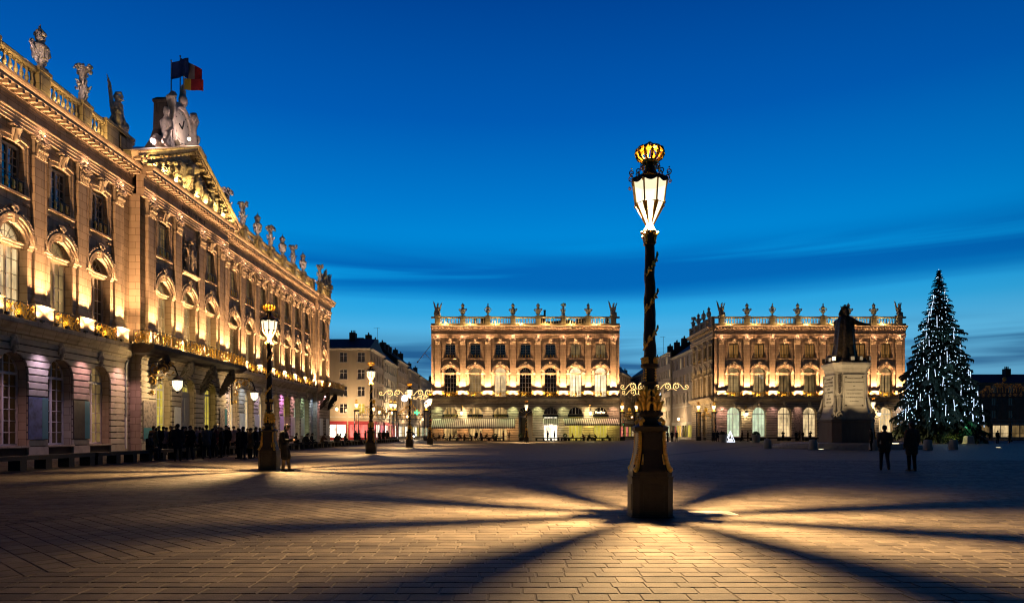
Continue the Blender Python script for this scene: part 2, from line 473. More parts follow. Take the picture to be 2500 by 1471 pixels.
def link(me, name, parent=None, M=None, loc=None, rz=None, scale=None):
    o = bpy.data.objects.new(name, me)
    COL.objects.link(o)
    if parent is not None: o.parent = parent
    if M is not None: o.matrix_local = M
    if loc is not None: o.location = loc
    if rz is not None: o.rotation_euler = (0, 0, rz)
    if scale is not None: o.scale = scale
    return o
def tag(o, label=None, cat=None, group=None, kind=None):
    if label: o['label'] = label
    if cat: o['category'] = cat
    if group: o['group'] = group
    if kind: o['kind'] = kind
    return o
def thing(name, label, cat, loc=(0, 0, 0), rz=0.0, group=None):
    return tag(link(None, name, None, loc=loc, rz=rz), label, cat, group)
def copy_tree(o, parent=None):
    c = o.copy(); COL.objects.link(c); c.parent = parent
    for ch in list(o.children): copy_tree(ch, c)
    return c
def T(x=0, y=0, z=0): return Matrix.Translation((x, y, z))
def Rz(a): return Matrix.Rotation(a, 4, 'Z')
def Sc(x, y, z): return Matrix.Diagonal((x, y, z, 1))

LDATA = {}
def lamp(kind, name, parent, loc, power, col, radius=0.06, spot=None, aim=None, blend=1.0, M=None):
    key = (kind, name, power, tuple(col), radius, spot, blend)
    d = LDATA.get(key)
    if d is None:
        d = bpy.data.lights.new(name, kind)
        d.energy = power; d.color = col[:3]
        d.shadow_soft_size = radius
        if kind == 'SPOT':
            d.spot_size = R(spot); d.spot_blend = blend
        LDATA[key] = d
    o = bpy.data.objects.new(name, d)
    COL.objects.link(o)
    if parent is not None: o.parent = parent
    q = Matrix.Identity(4)
    if aim is not None:
        q = Vector(aim).to_track_quat('-Z', 'Y').to_matrix().to_4x4()
    m = T(*loc) @ q
    o.matrix_local = (M @ m) if M is not None else m
    return o

def remesh(mb, name, mats, voxel, noise_amp=0.0, noise_scale=6.0, smooth_it=2, decimate=None):
    """fuses overlapping volumes into one continuous skin (sculpture, bodies, clothes)"""
    me = mb.mesh(name + '_raw', mats)
    o = bpy.data.objects.new('tmp', me); COL.objects.link(o)
    m = o.modifiers.new('r', 'REMESH'); m.mode = 'VOXEL'; m.voxel_size = voxel
    if smooth_it:
        s = o.modifiers.new('s', 'SMOOTH'); s.factor = 0.5; s.iterations = smooth_it
    if decimate:
        d = o.modifiers.new('d', 'DECIMATE'); d.ratio = decimate
    dg = bpy.context.evaluated_depsgraph_get()
    out = bpy.data.meshes.new_from_object(o.evaluated_get(dg))
    out.name = name
    bpy.data.objects.remove(o)
    bpy.data.meshes.remove(me)
    if noise_amp:
        ns = [v.normal.copy() for v in out.vertices]
        for v, nn in zip(out.vertices, ns):
            v.co += nn * (noise.fractal(v.co * noise_scale, 1.0, 2.0, 3) * noise_amp)
    out.polygons.foreach_set('use_smooth', [True] * len(out.polygons))
    out.materials.clear()
    for mm in (mats if isinstance(mats, (list, tuple)) else [mats]):
        out.materials.append(MATS[mm])
    out.update()
    return out

TEXTC = {}
def text_mesh(s, size, mat, depth=0.01):
    key = (s, size, mat)
    if key in TEXTC: return TEXTC[key]
    c = bpy.data.curves.new('txt', 'FONT')
    c.body = s; c.size = size; c.extrude = depth; c.align_x = 'CENTER'; c.align_y = 'CENTER'; c.resolution_u = 2
    o = bpy.data.objects.new('tmp', c); COL.objects.link(o)
    dg = bpy.context.evaluated_depsgraph_get()
    me = bpy.data.meshes.new_from_object(o.evaluated_get(dg))
    bpy.data.objects.remove(o); bpy.data.curves.remove(c)
    me.materials.clear(); me.materials.append(MATS[mat])
    TEXTC[key] = me
    return me

def spiral(c, r0, turns, a0, sgn=1, n=14, plane='xz', y=0.0, shrink=0.16):
    pts = []
    for i in range(n + 1):
        t = i / n
        r = r0 * (1 - (1 - shrink) * t)
        a = a0 + sgn * turns * 2 * PI * t
        pts.append((c[0] + r * math.cos(a), y, c[1] + r * math.sin(a)))
    return pts

# ------------------------------------------------------------------ sculpted library: people
def pose(kind):
    J = dict(pelvis=(0, 0, .95), waist=(0, 0, 1.10), chest=(0, .01, 1.32), neck=(0, .01, 1.49), head=(0, -.02, 1.63),
             shL=(.18, .01, 1.42), shR=(-.18, .01, 1.42), elL=(.25, .04, 1.13), elR=(-.25, .04, 1.13), wrL=(.24, -.06, .88), wrR=(-.24, -.06, .88),
             hipL=(.09, 0, .92), hipR=(-.09, 0, .92), knL=(.10, -.01, .50), knR=(-.10, -.01, .50), anL=(.11, .02, .09), anR=(-.11, .02, .09), hd=(0, -1, -.1))
    if kind == 'pockets':
        J.update(elL=(.30, .06, 1.14), elR=(-.30, .06, 1.14), wrL=(.20, -.10, .98), wrR=(-.20, -.10, .98), anR=(-.16, -.04, .09), knR=(-.14, -.05, .50))
    elif kind == 'chat':
        J.update(elR=(-.27, -.06, 1.16), wrR=(-.12, -.28, 1.24), head=(.03, -.03, 1.63), anL=(.16, .03, .09), hd=(.3, -1, -.05))
    elif kind == 'walk':
        J.update(knL=(.09, -.20, .52), anL=(.09, -.26, .10), knR=(-.09, .02, .50), anR=(-.09, .32, .14), elL=(.24, .16, 1.16), wrL=(.22, .10, .92), elR=(-.24, -.08, 1.15), wrR=(-.21, -.24, .95))
    elif kind == 'photo':
        J.update(elL=(.26, -.16, 1.24), elR=(-.26, -.16, 1.24), wrL=(.07, -.30, 1.55), wrR=(-.07, -.30, 1.55))
    elif kind == 'sit':
        J.update(pelvis=(0, .02, .53), waist=(0, .04, .68), chest=(0, .02, .90), neck=(0, -.02, 1.07), head=(0, -.06, 1.21),
                 shL=(.18, .0, 1.0), shR=(-.18, .0, 1.0), elL=(.24, -.06, .74), elR=(-.24, -.06, .74), wrL=(.10, -.28, .66), wrR=(-.10, -.28, .66),
                 hipL=(.09, .0, .50), hipR=(-.09, .0, .50), knL=(.12, -.44, .50), knR=(-.12, -.44, .50), anL=(.12, -.42, .09), anR=(-.13, -.48, .09), hd=(0, -1, -.25))
    elif kind == 'sit_lean':
        J.update(pelvis=(0, .02, .53), waist=(0, .0, .68), chest=(0, -.10, .87), neck=(0, -.19, 1.02), head=(.02, -.27, 1.14),
                 shL=(.18, -.12, .97), shR=(-.18, -.12, .97), elL=(.22, -.34, .76), elR=(-.22, -.34, .76), wrL=(.07, -.50, .72), wrR=(-.05, -.50, .72),
                 hipL=(.09, .0, .50), hipR=(-.09, .0, .50), knL=(.15, -.44, .50), knR=(-.15, -.44, .50), anL=(.14, -.60, .09), anR=(-.13, -.38, .09), hd=(.1, -1, -.45))
    elif kind == 'lean_phone':   # back against a post, reading a phone, one foot forward
        J.update(pelvis=(0, .04, .93), waist=(0, .05, 1.09), chest=(0, .03, 1.32), neck=(0, -.03, 1.48), head=(0, -.10, 1.60),
                 shL=(.19, .02, 1.41), shR=(-.19, .02, 1.41), elL=(.24, -.06, 1.12), elR=(-.24, -.06, 1.12), wrL=(.07, -.29, 1.13), wrR=(-.05, -.30, 1.14),
                 knL=(.09, -.10, .50), anL=(.06, -.16, .09), knR=(-.08, -.02, .50), anR=(-.09, .03, .09), hd=(0, -1, -.55))
    return J

def round_body(key, J, voxel=.02, coat=True, coat_len=.30, bag=False):
    P = lambda k, r: (*J[k], r)
    b = MB()
    hd = Vector(J['hd']).normalized()
    h = Vector(J['head'])
    side = hd.cross(Vector((0, 0, 1))).normalized()
    up = side.cross(hd).normalized()
    # head: skull, face, jaw, nose, brow, ears
    b.ball(h + up * .015, (.078, .098, .112), 14, 9)
    b.capsule(h + hd * .035 - up * .01, h + hd * .055 - up * .075, .062, .042, 12)
    b.capsule(h + hd * .09 + up * .015, h + hd * .113 - up * .02, .011, .016, 8)
    b.capsule(h + hd * .080 + side * .04 + up * .035, h + hd * .080 - side * .04 + up * .035, .018, .018, 8)
    b.capsule(h + hd * .085 - up * .062 + side * .018, h + hd * .085 - up * .062 - side * .018, .012, .012, 8)
    for s in (-1, 1):
        b.capsule(h + side * s * .078 + up * .02, h + side * s * .080 - up * .03, .020, .014, 8)
    b.chain([P('head', .055), P('neck', .056), P('chest', .13), P('waist', .12), P('pelvis', .13)])
    b.capsule((*J['shL'],), (*J['shR'],), .06, .06)
    for s in 'LR':
        b.chain([P('sh' + s, .058), P('el' + s, .043), P('wr' + s, .03)])
        w, e = Vector(J['wr' + s]), Vector(J['el' + s])
        d = (w - e).normalized()
        sd = d.cross(Vector((0, 0, 1)))
        sd = sd.normalized() if sd.length > .1 else Vector((1, 0, 0))
        dn = d.cross(sd).normalized()
        b.capsule(w, w + d * .075, .030, .036)
        cup = Vector((0, 0, -1)) if d.z > -.6 else Vector((0, -1, 0))
        for i, (o_, l) in enumerate(((-.030, .060), (-.010, .075), (.010, .070), (.030, .052))):
            k = w + d * .09 + sd * o_
            m_ = k + d * (l * .55)
            b.capsule(k, m_, .0105, .0095, 6)
            b.capsule(m_, m_ + (d * .6 + cup * .8).normalized() * (l * .5), .0095, .008, 6)
        b.capsule(w + d * .025 + sd * .035, w + d * .075 + sd * .062, .013, .010, 6)
        b.chain([P('hip' + s, .085), P('kn' + s, .058), P('an' + s, .042)])
    out = [('body', remesh(b, key + '_body', 'skin', voxel))]
    # coat or jacket with sleeves, collar and skirt
    c = MB()
    c.chain([P('chest', .165), P('waist', .155), P('pelvis', .17)], 14)
    c.capsule(J['shL'], J['shR'], .085, .085, 12)
    ch = Vector(J['chest'])
    for s in 'LR':
        c.chain([P('sh' + s, .082), P('el' + s, .066), (*(Vector(J['wr' + s]) * .94 + Vector(J['el' + s]) * .06), .052)])
        hip, kn = Vector(J['hip' + s]), Vector(J['kn' + s])
        c.capsule(hip, hip.lerp(kn, coat_len / .42), .135, .125, 12)
    nk = Vector(J['neck'])
    c.capsule(nk + Vector((0, .01, -.045)), nk + Vector((0, .0, .0)), .088, .074, 12)
    if bag:
        c.capsule((.26, .05, .98), (.26, .05, .80), .10, .12)
    out.append(('coat', remesh(c, key + '_coat', 'coat_black', voxel * 1.15, .006, 9)))
    t = MB()
    for s in 'LR':
        an = Vector(J['an' + s])
        t.chain([P('hip' + s, .108), P('kn' + s, .078), (an.x, an.y, an.z - .01, .060)], 12)
    t.capsule(J['hipL'], J['hipR'], .11, .11)
    out.append(('trousers', remesh(t, key + '_trousers', 'jeans', voxel * 1.1, .004, 12)))
    sh = MB()
    fy = -1
    for s in 'LR':
        a = Vector(J['an' + s])
        kn = Vector(J['kn' + s])
        z0 = a.z - .09
        f = Vector((hd.x * .3, -1, 0)).normalized()
        sh.capsule((a.x, a.y + .03, z0 + .05), a + Vector((f.x * .15, f.y * .15, 0)) + Vector((0, 0, -.05)), .045, .038, 10)
        sh.capsule((a.x, a.y + .02, z0 + .06), (a.x, a.y + .01, z0 + .10), .045, .046, 10)
        p = a + f * .07
        sh.box(p.x - .04, p.x + .04, p.y - .12, p.y + .12, z0, z0 + .025)
    out.append(('shoes', remesh(sh, key + '_shoes', 'shoe', voxel * .8)))
    hr = MB()
    hr.ball(h + up * .035 - hd * .012, (.092, .108, .104), 14, 9)
    hr.capsule(h - hd * .06 + up * .02, h - hd * .055 - up * .055, .066, .050, 10)
    hr.capsule(h + hd * .055 + up * .095 + side * .03, h + hd * .055 + up * .095 - side * .03, .034, .034, 8)
    out.append(('hair', remesh(hr, key + '_hair', 'hair_dark', voxel, .008, 25)))
    return out

PEOPLE = {}
for _k, _kw in (('stand', dict(coat_len=.26)), ('pockets', dict(coat_len=.30)), ('chat', dict(coat_len=.16)), ('walk', dict(coat_len=.12)),
                ('photo', dict(coat_len=.20)), ('sit', dict(coat_len=.10)), ('sit_lean', dict(coat_len=.10))):
    PEOPLE[_k] = round_body('person_' + _k, pose(_k), .026, **_kw)
PEOPLE['lean_phone'] = round_body('person_lean_phone', pose('lean_phone'), .013, coat_len=.40)

def person(kind, loc, rz, label, coat='coat_black', legs='jeans', hair='hair_dark', scale=1.0, group=None):
    t = thing('person', label, 'person', loc, rz, group)
    t.scale = (scale,) * 3
    for nm, me in PEOPLE[kind]:
        o = link(me, nm, t)
        mt = {'coat': coat, 'trousers': legs, 'hair': hair}.get(nm)
        if mt:
            o.material_slots[0].link = 'OBJECT'
            o.material_slots[0].material = MATS[mt]
    return t

# ------------------------------------------------------------------ sculpted library: stone figures
def putto(mb, o, s, lift=0.0, wing=True, a=0.0):
    """a chubby child standing at o, s tall"""
    M = Matrix.Translation(o) @ Rz(a) @ Sc(s, s, s)
    b = MB()
    b.chain([(.07, 0, .04, .055), (.08, -.05, .22, .075), (.06, 0, .42, .10)])
    b.chain([(-.07, .04, .04, .055), (-.10, 0, .22, .075), (-.06, 0, .42, .10)])
    b.chain([(0, 0, .45, .13), (0, .01, .60, .13), (0, 0, .72, .10), (0, -.01, .88, .115)])
    b.chain([(.12, 0, .71, .06), (.24, -.08, .64 + lift * .3, .05), (.22, -.20, .70 + lift, .04)])
    b.chain([(-.12, 0, .71, .06), (-.25, -.04, .78 + lift, .05), (-.17, -.10, .95 + lift, .04)])
    if wing:
        for sx in (-1, 1):
            b.chain([(.05 * sx, .12, .66, .05), (.22 * sx, .20, .80, .06), (.36 * sx, .22, .78, .03)])
            b.chain([(.05 * sx, .12, .62, .05), (.22 * sx, .19, .70, .05), (.33 * sx, .2, .64, .025)])
    b.chain([(-.12, -.02, .44, .06), (.02, -.12, .40, .06), (.14, 0, .46, .05)])
    mb.merge(b, M)

def make_flame_urn(key):
    b = MB()
    b.box(-.30, .30, -.30, .30, 0, .14)
    b.lathe([(.22, .12), (.17, .2), (.14, .34), (.20, .44), (.30, .6), (.36, .85), (.40, 1.05), (.46, 1.22), (.43, 1.32), (.34, 1.38), (.24, 1.5), (.20, 1.6), (.25, 1.7), (.28, 1.76), (.22, 1.82), (.02, 1.84)], 14)
    for i in range(9):
        a = 2 * PI * i / 9
        b.capsule((.33 * math.cos(a), .33 * math.sin(a), .62), (.42 * math.cos(a), .42 * math.sin(a), 1.18), .06, .05, 6)
    for s in (-1, 1):
        b.chain([(.36 * s, 0, .80, .10), (.56 * s, 0, .98, .10), (.66 * s, 0, 1.2, .085), (.60 * s, 0, 1.38, .07), (.50 * s, 0, 1.34, .06)], 8)
        b.chain([(.62 * s, 0, 1.0, .07), (.80 * s, 0, 1.16, .06), (.76 * s, 0, 1.34, .05)], 8)
        b.chain([(.25 * s, 0, .40, .10), (.36 * s, .0, .55, .12), (.30 * s, 0, .72, .08)], 8)
    for i, (x, y, z, r) in enumerate(((0, 0, 2.55, .09), (.13, .05, 2.3, .09), (-.14, -.03, 2.36, .09), (.02, -.12, 2.2, .08), (-.02, .13, 2.25, .08))):
        b.chain([(x * .3, y * .3, 1.8, .17), (x * 1.5, y * 1.5, 2.0, .15), (x * .6, y * .6, 2.2, .10), (x, y, z, .03)], 8)
    return remesh(b, key, 'stone_statue', .034, .022, 6, 1)
def make_putto_group(key, seed):
    q = random.Random(seed)
    b = MB()
    b.box(-.34, .34, -.30, .30, 0, .12)
    putto(b, (-.12, -.12, .12), 1.35, .05)
    putto(b, (.20, .18, .12), 1.15, .12, True, 2.4)
    b.chain([(.02, .08, .1, .16), (.06, .06, .9, .16), (.04, .05, 1.6, .20), (.04, .03, 2.0, .26)], 10)
    for i in range(26):
        a, r_ = q.random() * 2 * PI, .18 + .30 * q.random()
        b.ball((.04 + r_ * math.cos(a), .03 + r_ * math.sin(a), 1.85 + .5 * q.random()), .09 + .05 * q.random(), 7, 5)
    for i in range(7):
        a = 2 * PI * i / 7
        b.chain([(.04, .03, 2.1, .1), (.04 + .35 * math.cos(a), .03 + .35 * math.sin(a), 2.25, .07), (.04 + .5 * math.cos(a), .03 + .5 * math.sin(a), 2.1, .06)], 6)
    return remesh(b, key, 'stone_statue', .034, .018, 6, 1)
def make_vase(key):
    b = MB()
    b.box(-.28, .28, -.28, .28, 0, .12)
    b.lathe([(.24, .1), (.14, .24), (.11, .42), (.20, .52), (.34, .72), (.40, .98), (.34, 1.12), (.24, 1.2), (.30, 1.3), (.44, 1.42), (.50, 1.5), (.40, 1.52), (.02, 1.5)], 14)
    for s in (-1, 1):
        b.chain([(.36 * s, 0, .9, .08), (.58 * s, 0, 1.1, .08), (.62 * s, 0, 1.34, .07), (.48 * s, 0, 1.46, .06)], 8)
    q = random.Random(3)
    for i in range(16):
        a, r_ = q.random() * 2 * PI, .28 * q.random()
        b.ball((r_ * math.cos(a), r_ * math.sin(a), 1.5 + .35 * q.random() * (1 - r_)), .12, 7, 5)
    b.chain([(0, 0, 1.6, .16), (.02, 0, 1.85, .14), (.0, .02, 2.1, .11), (.04, 0, 2.35, .08)], 8)
    b.ball((.02, 0, 2.28), .13, 8, 6)
    return remesh(b, key, 'stone_statue', .034, .022, 6, 1)
def make_trophy(key):
    """armour on a trunk with helmet and plume, wings of banners, shield and child at the foot"""
    b = MB()
    b.box(-.62, .62, -.42, .42, 0, .14)
    b.chain([(0, 0, .1, .34), (0, 0, .5, .30), (0, 0, 1.0, .34), (0, 0, 1.5, .32), (0, 0, 1.75, .16)], 12)
    for i in range(10):
        a = 2 * PI * i / 10
        b.capsule((.28 * math.cos(a), .28 * math.sin(a), .95), (.42 * math.cos(a), .42 * math.sin(a), .45), .07, .10, 6)
    for s in (-1, 1):
        b.capsule((.28 * s, 0, 1.5), (.42 * s, -.05, 1.25), .15, .12)
    b.ball((0, -.02, 2.0), (.20, .23, .24), 12, 8)
    b.chain([(-.05, .18, 2.1, .08), (0, .05, 2.35, .10), (.1, -.12, 2.42, .09), (.24, -.2, 2.2, .05)], 8)
    b.capsule((0, -.16, 1.98), (0, -.34, 1.9), .08, .04)
    for s, k in ((-1, 1.0), (1, .8)):
        for j in range(7):
            t = j / 6
            b.chain([(.22 * s, .10, .5 + .10 * j, .07), ((.5 + .22 * t) * s * k, .16, 1.0 + .26 * j * k, .075), ((.62 + .42 * t) * s * k, .2, 1.25 + .28 * j * k, .035)], 6)
    b.ball((-.46, -.22, .50), (.26, .2, .36), 10, 7)
    b.ball((-.42, -.24, .95), .17, 10, 7)
    b.ball((.42, -.24, .42), (.16, .26, .36), 10, 7)
    b.chain([(-.25, -.3, .2, .12), (.1, -.36, .24, .14), (.5, -.3, .2, .1)], 8)
    return remesh(b, key, 'stone_statue', .036, .022, 6, 1)
def make_eagle(key):
    b = MB()
    b.box(-.4, .4, -.35, .35, 0, .12)
    b.chain([(0, .1, .1, .30), (0, .05, .55, .26)], 10)
    b.chain([(0, .15, .7, .20), (0, .0, 1.1, .28), (0, -.12, 1.5, .20), (0, -.2, 1.72, .14), (0, -.22, 1.85, .14)], 10)
    b.chain([(0, -.3, 1.86, .07), (0, -.44, 1.80, .05), (0, -.48, 1.72, .025)], 8)
    for s in (-1, 1):
        for j in range(6):
            b.chain([(.15 * s, .1, 1.3 - .05 * j, .09), ((.45 + .05 * j) * s, .22, 1.62 - .12 * j, .09), ((.62 + .02 * j) * s, .28, 1.9 - .3 * j, .04)], 6)
    b.chain([(0, .2, .8, .14), (0, .45, .45, .1), (0, .5, .25, .07)], 8)
    return remesh(b, key, 'stone_statue', .034, .02, 6, 1)
def make_recliner(key, flip=1):
    """draped seated figure leaning on its arm"""
    b = MB()
    f = flip
    b.chain([(-.9 * f, 0, .12, .18), (0, 0, .25, .32), (.7 * f, 0, .35, .34)], 10)
    b.chain([(.55 * f, 0, .5, .36), (.55 * f, 0, 1.1, .30), (.5 * f, 0, 1.5, .27), (.45 * f, -.02, 1.75, .12)], 12)
    b.ball((.42 * f, -.04, 1.98), (.18, .2, .23), 12, 8)
    b.chain([(.5 * f, -.28, 1.5, .14), (.25 * f, -.5, 1.15, .11), (.0 * f, -.42, .95, .09)], 8)
    b.chain([(.5 * f, .28, 1.5, .14), (.85 * f, .4, 1.2, .11), (1.05 * f, .3, 1.45, .09)], 8)
    b.chain([(.5 * f, -.18, .5, .24), (-.1 * f, -.35, .72, .20), (-.45 * f, -.35, .25, .14)], 10)
    b.chain([(.5 * f, .18, .5, .24), (-.2 * f, .25, .55, .20), (-.8 * f, .2, .2, .14)], 10)
    for j in range(6):
        b.chain([(.6 * f - .2 * j * f, -.3, .7 - .08 * j, .12), (.5 * f - .25 * j * f, -.45, .2, .13)], 8)
    return remesh(b, key, 'stone_statue', .045, .03, 5, 1)
STAT = dict(flame_urn=make_flame_urn('flame_urn'), putto_a=make_putto_group('putto_group_a', 1), putto_b=make_putto_group('putto_group_b', 5),
            vase=make_vase('vase'), trophy=make_trophy('trophy'), eagle=make_eagle('eagle'))
RECL = (make_recliner('reclining_figure_a', 1), make_recliner('reclining_figure_b', -1))

def make_relief():
    """tympanum sculpture: big eagle with shield, cloaks, weapons and small figures filling the triangle"""
    q = random.Random(11)
    b = MB()
    # eagle body and wings (front is -y)
    b.chain([(-.9, -.1, .8, .35), (-1.1, -.2, 1.6, .42), (-1.0, -.25, 2.4, .34), (-.7, -.3, 2.8, .24), (-.45, -.35, 2.85, .14)], 10)
    for j in range(8):
        b.chain([(-1.2, -.1, 2.3 - .12 * j, .2), (-2.3 - .05 * j, -.15, 2.5 - .2 * j, .16), (-2.9 + .12 * j, -.1, 2.0 - .24 * j, .09)], 6)
    # oval shield and oblong shield
    b.ball((.9, -.22, 1.35), (.70, .20, 1.05), 16, 10)
    b.ball((2.1, -.2, 1.0), (.45, .24, .75), 14, 9)
    b.ball((.3, -.2, 2.9), (.45, .28, .42), 12, 8)
    for x, hgt in ((-3.6, 1.8), (-4.7, 1.35), (-5.7, .95), (-6.5, .6), (3.2, 2.0), (4.2, 1.55), (5.2, 1.1), (6.2, .7), (-2.6, 1.1), (0, .8)):
        b.chain([(x, -.1, .1, .26 * hgt ** .5), (x + .1, -.2, hgt * .55, .20 * hgt ** .5), (x + .05, -.25, hgt * .8, .16 * hgt ** .5)], 10)
        b.ball((x + .02, -.3, hgt * 1.02), .14 * hgt ** .5 + .03, 10, 7)
        for s in (-1, 1):
            b.chain([(x + .1 * s, -.25, hgt * .75, .10), (x + .4 * s, -.4, hgt * .5, .08), (x + .6 * s, -.35, hgt * .62, .06)], 8)
            b.chain([(x + .08 * s, -.18, hgt * .5, .12), (x + .25 * s, -.3, hgt * .2, .1), (x + .3 * s, -.25, .05, .07)], 8)
    for i in range(260):
        x = q.uniform(-7.6, 7.6)
        top = max(.2, 3.75 * (1 - abs(x) / 8.4) - .25)
        z = q.uniform(.03, top)
        a, l = q.uniform(0, PI), q.uniform(.15, .55)
        z2 = min(max(.03, z + l * math.sin(a)), max(.2, 3.75 * (1 - abs(x + l * math.cos(a)) / 8.4) - .25))
        b.capsule((x, -.04, z), (x + l * math.cos(a), -.10 - .16 * q.random(), z2), .08 + .06 * q.random(), .045, 6)
    return remesh(b, 'tympanum_relief', 'stone_carved', .05, .025, 4, 1)
RELIEF = make_relief()

def make_panel_relief():
    """carved trophy panel between the pilasters over the middle arch"""
    b = MB(); q = random.Random(5)
    b.chain([(0, -.1, .4, .34), (.05, -.15, 1.2, .36), (0, -.2, 1.9, .3), (0, -.2, 2.4, .18)], 10)
    b.ball((0, -.25, 2.75), .22, 10, 7)
    for s in (-1, 1):
        b.chain([(.1 * s, -.2, 1.9, .14), (.6 * s, -.3, 1.5, .12), (.8 * s, -.25, 2.1, .1)], 8)
        b.chain([(.5 * s, -.1, .3, .25), (.65 * s, -.2, .9, .22), (.6 * s, -.25, 1.25, .16)], 8)
    for i in range(40):
        x, z = q.uniform(-.95, .95), q.uniform(.1, 3.0)
        a = q.uniform(0, PI)
        b.capsule((x, -.05, z), (max(-1, min(1, x + .3 * math.cos(a))), -.12, z + .3 * math.sin(a)), .1, .06, 6)
    return remesh(b, 'panel_relief', 'stone_carved', .05, .03, 4, 1)
PANEL_RELIEF = make_panel_relief()

def make_king():
    """crowned king in a long cloak, right arm stretched out; 4.9 m, front towards +x"""
    b = MB()
    # cloak falling wide to the base, folds as ribs
    rings = []
    prof = [(.0, .95, .78), (.5, .92, .74), (1.2, .82, .66), (2.0, .76, .58), (2.8, .72, .52), (3.4, .66, .46), (3.75, .50, .36), (3.95, .25, .22)]
    n = 30
    for z, rx, ry in prof:
        rings.append([((ry * (1 + .07 * math.sin(i * 2 * PI / n * 9))) * math.cos(2 * PI * i / n) - .10 * (1 - z / 4), rx * (1 + .07 * math.sin(i * 2 * PI / n * 9)) * math.sin(2 * PI * i / n), z) for i in range(n)])
    b.loft(rings)
    b.chain([(-.5, .5, .05, .30), (-.6, .9, .15, .26), (-.55, 1.1, .10, .16)], 10)
    b.chain([(.1, .25, 0.1, .22), (.12, .22, 1.2, .26)], 10)
    b.chain([(.45, -.25, 0.1, .2), (.3, -.22, 1.2, .26)], 10)
    for s in (-1, 1):
        b.capsule((0, .55 * s, 3.45), (0, .2 * s, 3.6), .26, .25, 12)
    # arm reaching out
    b.chain([(.0, -.55, 3.45, .27), (.35, -.95, 3.15, .20), (.70, -1.35, 3.05, .14), (.85, -1.5, 3.05, .10)], 10)
    for i in range(4):
        b.capsule((.86, -1.5 - .0 * i, 3.08 - .03 * i), (1.02, -1.70 + .04 * i, 3.07 - .05 * i), .04, .03, 6)
    b.chain([(0, .6, 3.4, .27), (.35, .75, 2.8, .21), (.65, .5, 2.5, .15)], 10)
    b.chain([(0, 0, 3.7, .24), (.02, 0, 4.0, .18), (.06, 0, 4.25, .25)], 12)
    b.ball((.08, 0, 4.32), (.27, .25, .33), 14, 9)
    b.capsule((.30, 0, 4.30), (.36, 0, 4.22), .05, .06, 8)
    for s in (-1, 1):
        b.chain([(-.06, .2 * s, 4.4, .16), (-.12, .27 * s, 4.1, .17), (-.1, .24 * s, 3.8, .13)], 8)
    b.lathe([(.24, 4.52), (.30, 4.62), (.30, 4.72), (.2, 4.74), (.02, 4.72)], 12, (.04, 0, 0))
    for i in range(6):
        a = 2 * PI * i / 6
        b.capsule((.04 + .27 * math.cos(a), .27 * math.sin(a), 4.66), (.04 + .30 * math.cos(a), .30 * math.sin(a), 4.86), .06, .035, 6)
    b.ball((.04, 0, 4.88), .09, 8, 6)
    return remesh(b, 'king_figure', 'bronze', .045, .02, 4, 1)
KING = make_king()

def make_mask():
    b = MB()
    b.ball((0, -.12, 0), (.22, .16, .30), 12, 8)
    b.capsule((0, -.28, .04), (0, -.32, -.06), .04, .06, 8)
    for s in (-1, 1):
        b.chain([(.12 * s, -.1, .28, .1), (.26 * s, -.1, .1, .09), (.28 * s, -.08, -.2, .08)], 8)
    b.chain([(0, -.1, -.3, .16), (0, -.05, -.55, .09)], 8)
    b.chain([(-.2, -.06, .35, .1), (0, -.12, .42, .13), (.2, -.06, .35, .1)], 8)
    return remesh(b, 'mask', 'stone_carved', .03, .02, 8, 1)
MASK = make_mask()

def make_acanthus_garland():
    """leaf sprays and shell that crown an arch (r about 1.75, centre at 0,0)"""
    b = MB(); q = random.Random(2)
    for k in range(17):
        a = R(22 + 136 * k / 16)
        if 78 < math.degrees(a) < 102: continue
        c, s = math.cos(a), math.sin(a)
        sg = 1 if c > 0 else -1
        r_ = 1.72
        t = Vector((-s * -sg, 0, c * -sg))
        p = Vector((r_ * c, -.14, r_ * s))
        b.capsule(p - t * .10, p + t * .15 + Vector((c, -.5, s)) * .13, .11, .05, 6)
        b.capsule(p + t * .05, p + Vector((c, -.2, s)) * .22, .06, .03, 6)
    b.ball((0, -.14, 1.78), (.22, .16, .26), 10, 7)
    for j in range(-3, 4):
        a = R(90 + j * 22)
        b.capsule((0, -.16, 1.78), (.32 * math.cos(a), -.24, 1.80 + .30 * math.sin(a)), .07, .05, 6)
    b.chain([(-.30, -.16, 2.10, .06), (0, -.20, 2.14, .07), (.30, -.16, 2.10, .06)], 8)
    return remesh(b, 'garland', 'stone_carved', .036, .014, 8, 1)
GARLAND = make_acanthus_garland()

def make_capital():
    """Corinthian pilaster capital, 1.2 wide, 1.15 tall, wall at y=0, front to -y"""
    b = MB()
    b.mat(0)
    b.prism([(-.50, 0), (.50, 0), (.56, .92), (-.56, .92)], -.25, .02)
    b.box(-.64, .64, -.36, .02, 1.02, 1.14)
    b.box(-.60, .60, -.32, .02, .92, 1.02)
    b.box(-.58, .58, -.29, .02, -.07, 0)
    for row, (z, n_, out, hgt) in enumerate(((.03, 5, .10, .40), (.34, 4, .14, .42))):
        for i in range(n_):
            x = -.46 + .92 * (i + .5) / n_
            b.chain([(x, -.27, z, .085), (x, -.31, z + hgt * .6, .095), (x, -.36 - out * .6, z + hgt * .95, .075), (x, -.36 - out, z + hgt * .8, .045)], 6)
    for s in (-1, 1):
        b.chain([(.18 * s, -.30, .62, .05), (.38 * s, -.36, .86, .06), (.55 * s, -.42, .93, .07), (.62 * s, -.42, .82, .06), (.53 * s, -.42, .78, .05)], 6)
        b.chain([(.06 * s, -.30, .62, .04), (.15 * s, -.35, .84, .05), (.06 * s, -.38, .86, .04)], 6)
    b.ball((0, -.38, 1.03), (.10, .08, .10), 8, 6)
    return b.mesh('capital', ['stone_carved'], 40)

